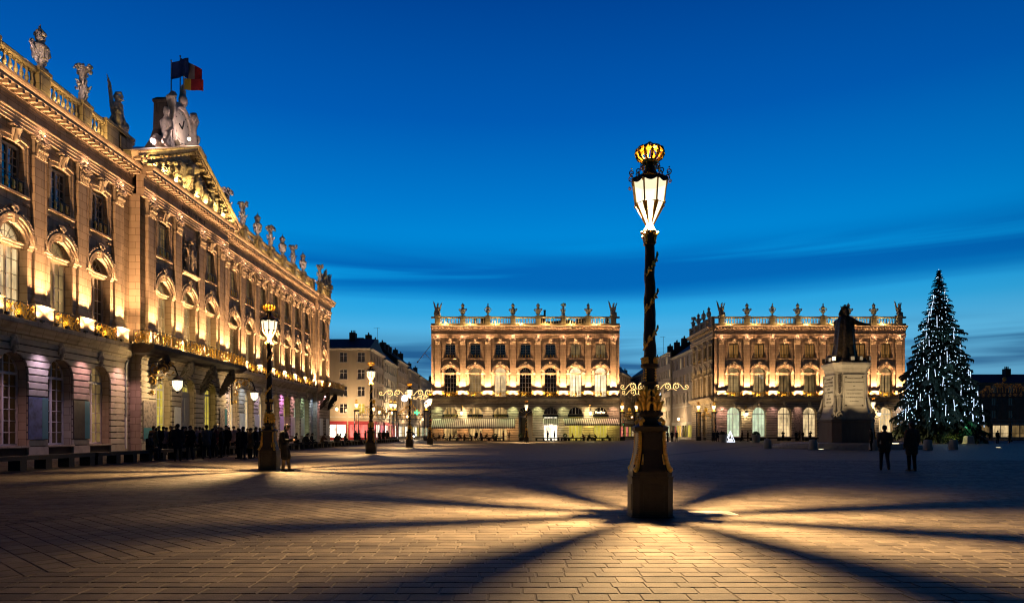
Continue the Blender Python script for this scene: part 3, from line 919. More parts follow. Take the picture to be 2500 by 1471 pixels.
def make_railing(w, h, seed, dense=True, mats=('iron', 'gold')):
    """gilded scroll railing, x from -w/2 to w/2, z from 0 to h"""
    q = random.Random(seed)
    b = MB()
    b.mat(0)
    b.box(-w / 2, w / 2, -.025, .025, h - .05, h)
    b.box(-w / 2, w / 2, -.02, .02, .03, .07)
    for x in (-w / 2 + .02, w / 2 - .02):
        b.box(x - .02, x + .02, -.02, .02, 0, h)
    nb = max(2, int(w / .32))
    for i in range(1, nb):
        x = -w / 2 + w * i / nb
        b.box(x - .009, x + .009, -.009, .009, .05, h - .04)
    b.mat(1)
    cells = max(2, int(round(w / (h * .62))))
    cw = w / cells
    for i in range(cells):
        cx = -w / 2 + cw * (i + .5)
        sg = 1 if i < cells / 2 else -1
        rr = min(cw * .40, h * .26)
        b.tube(spiral((cx, h * .66), rr, 1.35, PI * .5 * sg, sg, 13, y=-.03), .042, 5)
        b.tube(spiral((cx, h * .28), rr * .9, 1.3, -PI * .5 * sg, -sg, 13, y=-.03), .040, 5)
        b.ball((cx, -.05, h * .66), (.05, .04, .05), 6, 4)
        for k in range(8):
            a = q.random() * 2 * PI
            p = Vector((cx + rr * .9 * math.cos(a), -.04, h * (.66 if k < 3 else .28) + rr * .8 * math.sin(a)))
            d = Vector((math.cos(a + 1.2), -.3, math.sin(a + 1.2)))
            b.capsule(p, p + d * (.12 + .08 * q.random()), .048, .016, 5)
    # centre cartouche
    b.ball((0, -.06, h * .52), (.16, .05, .26), 10, 7)
    for s in (-1, 1):
        b.chain([(.1 * s, -.06, h * .2, .04), (.22 * s, -.06, h * .45, .035), (.16 * s, -.06, h * .8, .03), (.05 * s, -.06, h * .92, .03)], 5)
    return b.mesh('railing', list(mats), 40)

def make_small_railing(w, h):
    """low upper-floor guard: dark bars with three gilded ornaments"""
    b = MB()
    b.mat(0)
    b.box(-w / 2, w / 2, -.02, .02, h - .04, h)
    b.box(-w / 2, w / 2, -.02, .02, .02, .05)
    for i in range(9):
        x = -w / 2 + .02 + (w - .04) * i / 8
        b.box(x - .01, x + .01, -.01, .01, 0, h)
    b.mat(1)
    for i, k in ((-1, .9), (0, 1.1), (1, .9)):
        x = i * w * .31
        b.ball((x, -.04, h * .5), (.11 * k, .05, .26 * k), 8, 6)
        for s in (-1, 1):
            b.tube(spiral((x + .10 * s, h * .72), .09, 1.0, PI / 2, s, 8, y=-.04), .024, 5)
            b.tube(spiral((x + .10 * s, h * .28), .09, 1.0, -PI / 2, -s, 8, y=-.04), .024, 5)
    return b.mesh('upper_railing', ['iron', 'gold'], 40)

def make_baluster(h):
    b = MB()
    b.box(-.11, .11, -.11, .11, 0, .08)
    b.lathe([(.075, .08), (.10, .11), (.06, .15), (.11, .27 * h), (.135, .36 * h), (.11, .46 * h), (.06, .66 * h), (.05, .76 * h), (.08, h - .15), (.065, h - .12), (.09, h - .08)], 10)
    b.box(-.11, .11, -.11, .11, h - .08, h)
    return b.mesh('baluster', ['stone'], 50)

def make_console():
    """deep scrolled balcony console: wall at y=0, reaching 1.65 out to -y, 2.6 tall (z 0 to 2.6)"""
    b = MB(); q = random.Random(6)
    b.chain([(0, .05, .1, .18), (0, -.3, .45, .26), (0, -.45, 1.0, .30), (0, -.8, 1.6, .36), (0, -1.15, 2.05, .38), (0, -1.2, 2.4, .30)], 12)
    for s in (-1, 1):
        for c, r_, tr, a0 in (((-1.08, 2.05), .36, 1.5, 0), ((-.38, .62), .26, 1.4, PI)):
            p = spiral(c, r_, tr, a0, -1, 16)
            b.tube([(.30 * s, x, z) for x, _, z in p], .085, 6)
        b.chain([(.28 * s, -.35, 1.0, .08), (.36 * s, -.7, 1.35, .1), (.34 * s, -1.0, 1.6, .07)], 6)
    for k in range(7):
        z = .5 + .2 * k
        b.capsule((q.uniform(-.1, .1), -.55 - .09 * k, z), (q.uniform(-.25, .25), -.80 - .10 * k, z - .14), .12, .05, 6)
    b.ball((0, -1.32, 1.75), (.24, .2, .30), 10, 7)
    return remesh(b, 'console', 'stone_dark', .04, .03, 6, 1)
CONSOLE = make_console()

# ------------------------------------------------------------------ ground of the square
def paver_poly_clip(poly, planes):
    for (a, b, c) in planes:           # keep a*x + b*y + c >= 0
        out = []
        for i in range(len(poly)):
            p, q = poly[i], poly[(i + 1) % len(poly)]
            dp, dq = a * p[0] + b * p[1] + c, a * q[0] + b * q[1] + c
            if dp >= 0: out.append(p)
            if (dp >= 0) != (dq >= 0):
                t = dp / (dp - dq)
                out.append((p[0] + t * (q[0] - p[0]), p[1] + t * (q[1] - p[1])))
        poly = out
        if len(poly) < 3: return []
    return poly

def ground():
    m, nt = newmat('square_paving')
    p = principled(nt, Roughness=0.6)
    p.inputs['Specular IOR Level'].default_value = 0.14
    N, L = nt.nodes.new, nt.links.new
    g = N('ShaderNodeNewGeometry')
    br = N('ShaderNodeTexBrick')
    br.inputs['Scale'].default_value = 1.0
    br.inputs['Brick Width'].default_value = 0.34; br.inputs['Row Height'].default_value = 0.23
    br.inputs['Mortar Size'].default_value = 0.012
    br.inputs['Color1'].default_value = (0.108, 0.088, 0.068, 1); br.inputs['Color2'].default_value = (0.075, 0.062, 0.05, 1)
    br.inputs['Mortar'].default_value = (0.05, 0.042, 0.034, 1)
    L(g.outputs['Position'], br.inputs['Vector'])
    n = N('ShaderNodeTexNoise'); n.inputs['Scale'].default_value = 0.35; n.inputs['Detail'].default_value = 6
    mr = N('ShaderNodeMapRange'); mr.inputs['To Min'].default_value = 0.75; mr.inputs['To Max'].default_value = 1.2
    L(g.outputs['Position'], n.inputs['Vector']); L(n.outputs['Fac'], mr.inputs['Value'])
    sc_ = N('ShaderNodeVectorMath'); sc_.operation = 'SCALE'
    L(br.outputs['Color'], sc_.inputs[0]); L(mr.outputs[0], sc_.inputs['Scale'])
    L(sc_.outputs[0], p.inputs['Base Color'])
    bp = N('ShaderNodeBump'); bp.inputs['Strength'].default_value = 0.5; bp.inputs['Distance'].default_value = 0.02
    L(br.outputs['Fac'], bp.inputs['Height']); bp.invert = True
    L(bp.outputs[0], p.inputs['Normal'])
    br.inputs['Mortar'].default_value = (0.058, 0.047, 0.036, 1)
    gm = MB().add([(-700, -60, 0), (700, -60, 0), (700, 1500, 0), (-700, 1500, 0)], [(0, 1, 2, 3)]).mesh('ground', 'square_paving')
    gr = tag(link(gm, 'ground'), 'grey-beige stone paving of the wide square', None, None, 'structure')
    # laid setts, real stones as far as they can be told apart
    q = random.Random(21)
    d = Vector((0.478, 0.878)); nrm = Vector((d.y, -d.x))       # dark band direction and its right-hand normal
    P0 = Vector((-8.1, 10.8))
    BW = 0.62
    side = lambda off: (nrm.x, nrm.y, -nrm.dot(P0) - off)         # >=0 on the right of the line shifted by off
    neg = lambda pl: (-pl[0], -pl[1], -pl[2])
    L2l, L2r, L1 = side(0.0), side(BW), side(BW + 4.3)
    far, kmax = 35.0, 0.80
    def inview(x, y):
        return 4.9 < y < far and abs(x) < kmax * y + 1.2
    polys = []
    def rows(ang, planes, dark=False, box=None):
        ca, sa = math.cos(ang), math.sin(ang)
        v = -46.0
        while v < 46.0:
            h = q.uniform(.19, .27)
            u = -46.0 + q.uniform(0, .3)
            while u < 46.0:
                l = q.uniform(.25, .42) if q.random() > .12 else q.uniform(.42, .62)
                cx, cyy = u + l / 2, v + h / 2
                x, y = ca * cx - sa * cyy, sa * cx + ca * cyy + 20
                if inview(x, y):
                    g_ = .007
                    quad = [(u + g_, v + g_), (u + l - g_, v + g_), (u + l - g_, v + h - g_), (u + g_, v + h - g_)]
                    quad = [(ca * a - sa * b, sa * a + ca * b + 20) for a, b in quad]
                    pl = paver_poly_clip(quad, planes)
                    if len(pl) >= 3:
                        polys.append((pl, dark, (x, y), (l, h, ang, len(pl) == 4 and all((abs(a[0] - b[0]) < 1e-9) for a, b in zip(pl, quad)))))
                u += l
            v += h
    rows(0.0, [L1])
    rows(R(-43), [neg(L1), L2r])
    rows(0.0, [neg(L2l)])
    rows(math.atan2(d.y, d.x), [L2l, neg(L2r)], True)
    whole = sorted([i for i, pp in enumerate(polys) if pp[3][3] and not pp[1] and abs(pp[2][0]) < .77 * pp[2][1]], key=lambda i: polys[i][2][1])[:300]
    singles = set(whole)
    unit = MB()
    unit.add([(-.5, -.5, 0), (.5, -.5, 0), (.5, .5, 0), (-.5, .5, 0), (-.475, -.465, 1), (.475, -.465, 1), (.475, .465, 1), (-.475, .465, 1)],
             [(4, 5, 6, 7), (0, 1, 5, 4), (1, 2, 6, 5), (2, 3, 7, 6), (3, 0, 4, 7)])
    um = unit.mesh('paving_stone', 'paver_single')
    for i in whole:
        pl, dk, c, (l, h, ang, _) = polys[i]
        o = link(um, 'paving_stone', gr, loc=(c[0], c[1], .0005))
        o.rotation_euler = (q.uniform(-.006, .006), q.uniform(-.005, .005), ang)
        o.scale = (l - .014, h - .014, .006 + .003 * q.random())
    for dk, nm in ((False, 'paving'), (True, 'dark_paving_band')):
        vs, fs, tone = [], [], []
        for i, (pl, dd, c, _) in enumerate(polys):
            if dd != dk or i in singles: continue
            n = len(pl); b = len(vs)
            cx = sum(p[0] for p in pl) / n; cyy = sum(p[1] for p in pl) / n
            z = .006 + .003 * q.random(); tx, ty = q.uniform(-.008, .008), q.uniform(-.008, .008)
            vs += [(x, y, 0.0) for x, y in pl]
            for x, y in pl:
                dx, dy = x - cx, y - cyy
                r_ = math.hypot(dx, dy) or 1
                k = max(.5, 1 - .010 / r_)
                vs.append((cx + dx * k, cyy + dy * k, z + tx * dx + ty * dy))
            fs.append(tuple(b + n + k for k in range(n)))
            fs += [(b + k, b + (k + 1) % n, b + n + (k + 1) % n, b + n + k) for k in range(n)]
            t = q.random()
            t = t if q.random() > .10 else t + .9
            tone += [t] * (n + 1)
        me = bpy.data.meshes.new(nm)
        me.from_pydata(vs, [], fs)
        me.materials.append(MATS['paver_dark' if dk else 'paver'])
        at = me.attributes.new('tone', 'FLOAT', 'FACE')
        at.data.foreach_set('value', tone)
        o = link(me, nm, gr); o['kind'] = 'stuff'
    # continuation of the dark band beyond the laid stones, and a dark strip under the benches
    s0, s1 = (far - 0.6 - P0.y) / d.y, 90.0
    a, b = P0 + d * s0, P0 + d * s1
    band = MB().add([(a.x, a.y, .008), (a.x + nrm.x * BW, a.y + nrm.y * BW, .008), (b.x + nrm.x * BW, b.y + nrm.y * BW, .008), (b.x, b.y, .008)], [(0, 1, 2, 3)])
    link(band.mesh('dark_band', 'paver_dark'), 'dark_band', gr)
    k = MB().box(-18.75, -17.35, 20.0, 108.0, 0.001, .03)
    link(k.mesh('dark_strip', 'paver_dark'), 'dark_strip', gr)
    return gr
GROUND = ground()

# ------------------------------------------------------------------ palace facade system
def opening_panel(mb, x0, x1, z0, z1, half, zb, zs, rise, y, depth, n=16, cx=0.0):
    Q = lambda a, b, c, d_: mb.add([(p[0], y, p[1]) for p in (a, b, c, d_)], [(0, 1, 2, 3)])
    Q((x0, z0), (cx - half, z0), (cx - half, z1), (x0, z1))
    Q((cx + half, z0), (x1, z0), (x1, z1), (cx + half, z1))
    if zb > z0: Q((cx - half, z0), (cx + half, z0), (cx + half, zb), (cx - half, zb))
    arc = [(cx - half * math.cos(PI * i / n), zs + rise * math.sin(PI * i / n)) for i in range(n + 1)]
    for a, b in zip(arc, arc[1:]):
        Q(a, b, (b[0], z1), (a[0], z1))
    line = [(cx - half, zb)] + arc + [(cx + half, zb)]
    for a, b in zip(line, line[1:]):
        mb.add([(a[0], y, a[1]), (a[0], y + depth, a[1]), (b[0], y + depth, b[1]), (b[0], y, b[1])], [(0, 1, 2, 3)])
    mb.add([(cx - half, y, zb), (cx + half, y, zb), (cx + half, y + depth, zb), (cx - half, y + depth, zb)], [(0, 1, 2, 3)])

def pane_grid(x0, x1, z0, z1, nx, nz, q, j=.004):
    b = MB()
    for i in range(nx):
        for k in range(nz):
            xa, xb = x0 + (x1 - x0) * i / nx, x0 + (x1 - x0) * (i + 1) / nx
            za, zb = z0 + (z1 - z0) * k / nz, z0 + (z1 - z0) * (k + 1) / nz
            ja, jb = q.uniform(-j, j), q.uniform(-j, j)
            b.add([(xa, ja, za), (xb, -ja, za), (xb, jb, zb), (xa, -jb, zb)], [(0, 1, 2, 3)])
    return b

def window_kit(half, zb, zs, rise, nx, nz, fan, frame, q, ztop_extra=0.0):
    """returns frame mesh and [pane meshes]; a two-leaf window with a fan or plain head"""
    f = MB()
    fw, d0, d1 = .085, -.05, .05
    f.box(-half, -half + fw, d0, d1, zb, zs); f.box(half - fw, half, d0, d1, zb, zs)
    f.box(-half + fw, half - fw, d0, d1, zb, zb + .12)
    f.box(-.06, .06, d0 - .02, d1, zb + .12, zs)
    f.box(-half + fw, half - fw, d0 - .03, d1 - .002, zs - .06, zs + .10)
    m = .018
    for s in (-1, 1):
        xa, xb = (.06, half - fw) if s > 0 else (-half + fw, -.06)
        for i in range(1, nx):
            x = xa + (xb - xa) * i / nx
            f.box(x - m, x + m, d0 + .02, d1 - .012, zb + .12, zs - .06)
        for k in range(1, nz):
            z = zb + .12 + (zs - .06 - zb - .12) * k / nz
            f.box(xa, xb, d0 + .024, d1 - .008, z - m, z + m)
    panes = [pane_grid(-half + fw, -.06, zb + .12, zs - .06, nx, nz, q), pane_grid(.06, half - fw, zb + .12, zs - .06, nx, nz, q)]
    n = 16
    pf = MB()
    pts = [((half - .02) * math.cos(PI * i / n), .02, zs + .08 + (rise - .02) * math.sin(PI * i / n)) for i in range(n + 1)]
    pf.add(pts, [tuple(range(n, -1, -1))])
    panes.append(pf)
    ring = [(half * math.cos(PI * i / n), zs + .05 + rise * math.sin(PI * i / n)) for i in range(n + 1)]
    for a, b in zip(ring, ring[1:]):
        ka, kb = .93, .93
        f.prism([(a[0], a[1]), (b[0], b[1]), (b[0] * .92, zs + (b[1] - zs) * .92), (a[0] * .92, zs + (a[1] - zs) * .92)][::-1], d0, d1)
    if fan == 'fan':
        for i in range(1, 6):
            a = PI * i / 6
            f.tube([(.1 * math.cos(a), 0, zs + .1), (half * .95 * math.cos(a), 0, zs + .06 + rise * .95 * math.sin(a))], .022, 4)
        arc = [(.5 * half * math.cos(PI * i / 10), 0, zs + .07 + .5 * rise * math.sin(PI * i / 10)) for i in range(11)]
        f.tube(arc, .022, 4)
    elif fan == 'grid':
        f.box(-.05, .05, d0 - .02, d1, zs + .1, zs + rise)
        for s in (-1, 1):
            x = s * half * .5
            f.box(x - .02, x + .02, d0 + .02, d1, zs + .1, zs + rise * .86)
        f.box(-half * .86, half * .86, d0 + .024, d1 - .002, zs + rise * .5 - .02, zs + rise * .5 + .02)
    return f.mesh('window', [frame], None), panes

_CACHE = {}
def cached(key, fn):
    if key not in _CACHE: _CACHE[key] = fn()
    return _CACHE[key]

CAPITAL = make_capital()
MODILLION = MB().prism([(0, 0), (.22, 0), (.22, .2), (0, .2)], -.62, 0).mesh('modillion', ['stone'])
FLOOD = (MB().box(-.11, .11, -.09, .09, .05, .19).box(-.03, .03, -.03, .03, 0, .05)).mesh('floodlight', ['iron'])
BULB = MB().ball((0, 0, 0), .055, 8, 6).mesh('bulb', ['bulb'], 60)
BULB_S = MB().ball((0, 0, 0), .045, 8, 6).mesh('small_bulb', ['bulb_warm'], 60)

A_G, ZS_G, ZB_G = 1.25, 4.9, .62         # ground arch: half width, springing, sill
A_P, ZS_P = 1.10, 12.35                  # first floor arch
A_U, ZB_U, ZS_U = .92, 15.2, 17.72       # second floor window

WARM = (1.0, 0.53, 0.24)
WARM2 = (1.0, 0.64, 0.20)
PINKW = (1.0, 0.50, 0.28)

class Facade:
    def __init__(s, root, M, k1, k2, pow_=1.0):
        s.root, s.M, s.k1, s.k2, s.pow = root, M, k1, k2, pow_
        s.q = random.Random(hash((k1, k2, round(M[0][3], 2), round(M[1][3], 2))) & 0xffff)
    def z(s, z): return z * s.k1 if z <= 8.0 else 8.0 * s.k1 + (z - 8.0) * s.k2
    def put(s, me, name, x=0, y=0, z=0, parent=None, sc=None, rz=0):
        m = T(x, y, z)
        if rz: m = m @ Rz(rz)
        if sc: m = m @ Sc(*sc)
        return link(me, name, s.root, s.M @ m)
    def lamp(s, kind, name, loc, power, col, **kw):
        return lamp(kind, name, s.root, loc, power * s.pow, col, M=s.M, **kw)

    def wall_bay(s, W, ground, upper=True):
        key = ('wall', W, s.k1, s.k2, ground, upper)
        def fn():
            Z = s.z
            b = MB(); b.mat(1)
            if ground == 'solid':
                b.add([(-W / 2, .03, 0), (W / 2, .03, 0), (W / 2, .03, Z(7.3)), (-W / 2, .03, Z(7.3))], [(0, 1, 2, 3)])
            else:
                zb = 0.02 if ground in ('door', 'shop') else ZB_G
                opening_panel(b, -W / 2, W / 2, 0, Z(7.3), A_G, zb, Z(ZS_G), A_G, .03, .02)
                b.mat(0)
                n = 16
                line = [(-A_G, zb)] + [(-A_G * math.cos(PI * i / n), Z(ZS_G) + A_G * math.sin(PI * i / n)) for i in range(n + 1)] + [(A_G, zb)]
                for a, c in zip(line, line[1:]):
                    b.add([(a[0], .05, a[1]), (a[0], .95, a[1]), (c[0], .95, c[1]), (c[0], .05, c[1])], [(0, 1, 2, 3)])
                b.add([(-A_G, .03, zb), (A_G, .03, zb), (A_G, .95, zb), (-A_G, .95, zb)], [(0, 1, 2, 3)])
            b.mat(0)
            opening_panel(b, -W / 2, W / 2, Z(7.3), Z(14.75), A_P, Z(8.02), Z(ZS_P), A_P, 0, .75)
            if upper:
                opening_panel(b, -W / 2, W / 2, Z(14.75), Z(19.0), A_U, Z(ZB_U), Z(ZS_U), .17, 0, .55, 10)
            else:
                b.add([(-W / 2, 0, Z(14.75)), (W / 2, 0, Z(14.75)), (W / 2, 0, Z(19)), (-W / 2, 0, Z(19))], [(0, 1, 2, 3)])
            return b.mesh('wall', ['stone', 'stone_joint'])
        return cached(key, fn)

    def courses(s, left, right, open_l, open_r):
        """rusticated stones of one pier; left/right: distance to bay centre (if open) or to the wall's end"""
        key = ('course', round(left, 3), round(right, 3), open_l, open_r, s.k1)
        def fn():
            Z = s.z; out = []
            zs, a = Z(ZS_G), A_G
            def hw(z):
                if z <= zs: return a
                t = (z - zs) / a
                return a * math.sqrt(max(0, 1 - t * t))
            z, hgt = .56, .44
            while z < Z(7.0) - .1:
                z1 = min(z + hgt, Z(7.02))
                za, zb = z + .036, z1 - .036
                xl = lambda zz: -(left - (hw(zz) if open_l else 0))
                xr = lambda zz: (right - (hw(zz) if open_r else 0))
                zm = (za + zb) / 2
                b = MB()
                yb, yf, c = .03, -.10, .026
                mid = [(xl(za), za), (xr(za), za), (xr(zm), zm), (xr(zb), zb), (xl(zb), zb), (xl(zm), zm)]
                inn = [(xl(za) + c, za + c), (xr(za) - c, za + c), (xr(zm) - c, zm), (xr(zb) - c, zb - c), (xl(zb) + c, zb - c), (xl(zm) + c, zm)]
                b.loft([[(x, yb, zz) for x, zz in mid], [(x, yf + c, zz) for x, zz in mid], [(x, yf, zz) for x, zz in inn]], True, True)
                out.append(b.mesh('stone_course', ['stone_course']))
                z = z1
            p = MB()
            p.box(-(left - (a if open_l else 0)), (right - (a if open_r else 0)), -.13, .03, 0, .55)
            out.append(p.mesh('plinth', ['stone_course']))
            return out
        return cached(key, fn)

    def arch_dress(s):
        def fn():
            Z = s.z
            b = MB()
            prof = [(1.10, 0), (1.10, -.10), (1.27, -.10), (1.30, -.17), (1.46, -.17), (1.50, -.25), (1.61, -.25), (1.63, -.21), (1.63, 0)]
            n = 26
            rings = [[(r * math.cos(PI * i / n), y, Z(ZS_P) + r * math.sin(PI * i / n)) for r, y in prof] for i in range(n + 1)]
            b.loft(rings, False, False)
            b.prism([(-.13, 1.05 + Z(ZS_P)), (.13, 1.05 + Z(ZS_P)), (.19, 1.56 + Z(ZS_P)), (-.19, 1.56 + Z(ZS_P))], -.28, 0)
            arch = b.mesh('archivolt', ['stone'], 30)
            imps = []
            for sg in (-1, 1):
                i = MB()
                xs = sorted((1.09 * sg, 1.86 * sg))
                i.molding(xs[0], xs[1], [(0, Z(12.05)), (-.12, Z(12.05)), (-.14, Z(12.12)), (-.20, Z(12.16)), (-.22, Z(12.28)), (-.30, Z(12.32)), (-.30, Z(12.41)), (0, Z(12.43))])
                xs = sorted((1.10 * sg, 1.62 * sg))
                i.box(xs[0], xs[1], -.13, 0, Z(8.0), Z(12.06))
                imps.append(i.mesh('impost', ['stone']))
            imp = imps
            u = MB()
            # upper window surround: flat moulded frame with ears, bowed head, sill
            fo, fi = 1.18, .92
            for sg in (-1, 1):
                xs = sorted((fi * sg, fo * sg))
                u.box(xs[0], xs[1], -.09, 0, Z(ZB_U) - .1, Z(ZS_U) + .04)
                xs = sorted(((fo - .07) * sg, (fo + .05) * sg))
                u.box(xs[0], xs[1], -.14, 0, Z(ZB_U) - .1, Z(ZS_U) + .12)
            m_ = 10
            for k in range(m_):
                a0, a1 = PI * k / m_, PI * (k + 1) / m_
                c0, c1 = -math.cos(a0), -math.cos(a1)
                h0, h1 = math.sin(a0), math.sin(a1)
                zs = Z(ZS_U)
                u.prism([(fi * c0, zs + .17 * h0), (fi * c1, zs + .17 * h1), (fo * c1, zs + .22 + .2 * h1), (fo * c0, zs + .22 + .2 * h0)], -.11, 0)
                u.prism([((fo - .02) * c0, zs + .20 + .2 * h0), ((fo - .02) * c1, zs + .20 + .2 * h1), ((fo + .06) * c1, zs + .30 + .22 * h1), ((fo + .06) * c0, zs + .30 + .22 * h0)], -.20, 0)
            u.box(-1.3, 1.3, -.2, 0, Z(ZB_U) - .24, Z(ZB_U) - .1)
            u.box(-1.42, -.9, -.1, 0, Z(14.62), Z(14.75)); u.box(.9, 1.42, -.1, 0, Z(14.62), Z(14.75))
            sur = u.mesh('window_surround', ['stone'])
            k = MB()
            z0 = Z(ZS_U) + .12
            k.tube([(0, -.16, z0), (0, -.30, z0 + .12), (0, -.28, z0 + .34), (0, -.36, z0 + .56), (0, -.46, z0 + .72), (0, -.36, z0 + .82), (0, -.26, z0 + .74)], [.10, .15, .12, .14, .17, .15, .10], 8)
            for sg in (-1, 1):
                k.tube([(.16 * sg, -.1, z0 + .1), (.22 * sg, -.22, z0 + .4), (.26 * sg, -.3, z0 + .7)], [.07, .08, .09], 6)
            k.box(-.34, .34, -.44, 0, z0 + .86, z0 + .95)
            key = k.mesh('keystone', ['stone_carved'], 50)
            return arch, imp, sur, key
        return cached(('arch', s.k1, s.k2), fn)

    def pilaster_kit(s):
        def fn():
            Z = s.z
            p = MB()
            z0, z1 = Z(9.45), Z(17.70)
            p.box(-.56, .56, -.22, 0, z0, z1)
            for sg in (-1, 1):       # raised border so the shaft reads as a panel
                xs = sorted((.44 * sg, .56 * sg))
                p.box(xs[0], xs[1], -.25, -.22, z0 + .1, z1 - .1)
            b = MB()
            b.molding(-.70, .70, [(0, Z(9.08)), (-.42, Z(9.08)), (-.42, Z(9.2)), (-.36, Z(9.24)), (-.38, Z(9.30)), (-.30, Z(9.36)), (-.25, Z(9.45)), (0, Z(9.45))])
            d = MB()
            d.box(-.84, .84, -.45, 0, Z(8.0), Z(8.95))
            d.molding(-.92, .92, [(0, Z(8.95)), (-.47, Z(8.95)), (-.54, Z(9.0)), (-.54, Z(9.07)), (0, Z(9.08))])
            d.box(-.90, .90, -.50, 0, Z(8.0), Z(8.08))
            return p.mesh('pilaster', ['stone']), b.mesh('pilaster_base', ['stone']), d.mesh('pedestal', ['stone'])
        return cached(('pil', s.k1, s.k2), fn)

    def build(s, pils, x0, x1, ground, panes, upper=None, colors=None, pilasters=True, railing=True, uplights=True, depth=13.0,
              end_l=True, end_r=True, balus=True, stats=None, roof=True, roof_z=None, returns=True, amp=1.0, front_rail=True, wing_y=0.0, frame='frame_white'):
        Z, q = s.z, s.q
        n = len(pils) - 1
        arch, imp, sur, key = s.arch_dress()
        pil, pbase, pped = s.pilaster_kit()
        upper = upper or [True] * n
        for i in range(n):
            W = round(pils[i + 1] - pils[i], 3); cx = (pils[i] + pils[i + 1]) / 2
            g = ground[i]
            s.put(s.wall_bay(W, g, upper[i]), 'wall', cx)
            s.put(arch, 'archivolt', cx); [s.put(im_, 'impost', cx) for im_ in imp]
            s.put(GARLAND, 'garland', cx, 0, Z(ZS_P))
            # windows
            gl, pl_, ul = panes[i]
            if g in ('window', 'fan', 'grid', 'fandoor'):
                fan = 'fan' if g in ('fan', 'fandoor') else 'grid'
                fr, ps = cached(('gw', s.k1, fan, frame), lambda: window_kit(A_G, ZB_G, Z(ZS_G), A_G, 2, 6, fan, 'frame_lilac', random.Random(3)))
                w = s.put(fr, 'window', cx, .62)
                for p in ps: link(cached((id(p), gl), lambda: p.mesh('pane', [gl])), 'pane', w, T(0, .03, 0))
                s.put(cached(('sill', s.k1), lambda: MB().box(-A_G - .05, A_G + .05, -.16, .6, ZB_G - .12, ZB_G).mesh('sill', ['stone'])), 'sill', cx)
            fr, ps = cached(('pw', s.k1, s.k2, frame), lambda: window_kit(A_P, Z(8.02), Z(ZS_P), A_P, 2, 5, 'fan', frame, random.Random(4)))
            w = s.put(fr, 'window', cx, .45)
            for p in ps: link(cached((id(p), pl_), lambda: p.mesh('pane', [pl_])), 'pane', w, T(0, .03, 0))
            s.put(cached(('transom', s.k1, s.k2), lambda: MB().molding(-A_P, A_P, [(.75, Z(12.1)), (.12, Z(12.1)), (.06, Z(12.2)), (.06, Z(12.3)), (-.02, Z(12.34)), (-.02, Z(12.42)), (.75, Z(12.43))]).mesh('transom', ['stone'])), 'transom', cx)
            if upper[i]:
                s.put(sur, 'window_surround', cx); s.put(key, 'keystone', cx)
                fr, ps = cached(('uw', s.k1, s.k2, frame), lambda: window_kit(A_U, Z(ZB_U), Z(ZS_U) - .06, .2, 2, 5, None, frame, random.Random(5)))
                w = s.put(fr, 'window', cx, .32)
                for p in ps[:2]: link(cached((id(p), ul), lambda: p.mesh('pane', [ul])), 'pane', w, T(0, .03, 0))
                s.put(cached(('urail', s.k2), lambda: make_small_railing(1.8, .78)), 'upper_railing', cx, -.06, Z(ZB_U) - .08)
            else:
                s.put(PANEL_RELIEF, 'carved_panel', cx, -.05, Z(14.9))
                s.put(cached(('shelf', W), lambda: MB().molding(-1.5, 1.5, [(0, -.3), (-.3, -.2), (-.45, -.05), (-.45, .05), (0, .06)]).mesh('shelf', ['stone'])), 'panel_shelf', cx, 0, Z(14.85))
            if railing and front_rail:
                wr = W - 1.72
                s.put(cached(('rail', round(wr, 2)), lambda: make_railing(wr, 1.02, int(W * 100))), 'railing', cx, -.52, Z(8.02))
            if g != 'shop': s.put(MASK, 'mask_keystone', cx, -.06, Z(6.62))
            # balustrade
            if balus:
                nb = 7; free = W - 1.05
                for k in range(nb):
                    s.put(cached(('bal', s.k2), lambda: make_baluster(.95 * s.k2)), 'baluster', pils[i] + .525 + free * (k + .5) / nb, -.22, Z(21.48))
        # piers and pilasters
        bounds = [x0] + pils + [x1]
        for i, x in enumerate(pils):
            l_open, r_open = i > 0 and ground[i - 1] != 'solid', i < n and ground[i] != 'solid'
            left = (x - pils[i - 1]) / 2 if i > 0 else x - x0
            right = (pils[i + 1] - x) / 2 if i < n else x1 - x
            if i == 0 or i == n:
                zc = Z(21.0)
                a, b = (x0, x) if i == 0 else (x, x1)
                s.put(cached(('endwall', round(b - a, 3), s.k2), lambda: MB().box(0, b - a, 0, 1.2, 0, Z(19.0)).mesh('wall', ['stone'])), 'wall', a)
            for me in s.courses(left, right, l_open, r_open):
                s.put(me, 'plinth' if 'plinth' in me.name else 'stone_course', x)
            if pilasters:
                s.put(pil, 'pilaster', x); s.put(pbase, 'pilaster_base', x); s.put(pped, 'pedestal', x)
                s.put(CAPITAL, 'capital', x, 0, Z(17.70), sc=(1, 1, s.k2))
            if balus:
                s.put(cached(('bpier', s.k2), lambda: MB().box(-.5, .5, -.5, .1, Z(21.0), Z(22.62)).box(-.36, .36, -.53, -.5, Z(21.55), Z(22.4)).box(-.58, .58, -.58, .16, Z(22.62), Z(22.82)).mesh('parapet_pier', ['stone'])), 'parapet_pier', x)
        # long mouldings
        L_ = lambda prof, nm, mats=('stone',): s.put(MB().molding(x0, x1, prof).mesh(nm, list(mats)), nm)
        L_([(.2, Z(7.0)), (-.12, Z(7.0)), (-.16, Z(7.14)), (-.34, Z(7.24)), (-.38, Z(7.36)), (-.62, Z(7.48)), (-.72, Z(7.62)), (-.86, Z(7.68)), (-.86, Z(7.94)), (-.80, Z(8.0)), (.2, Z(8.0))], 'string_course')
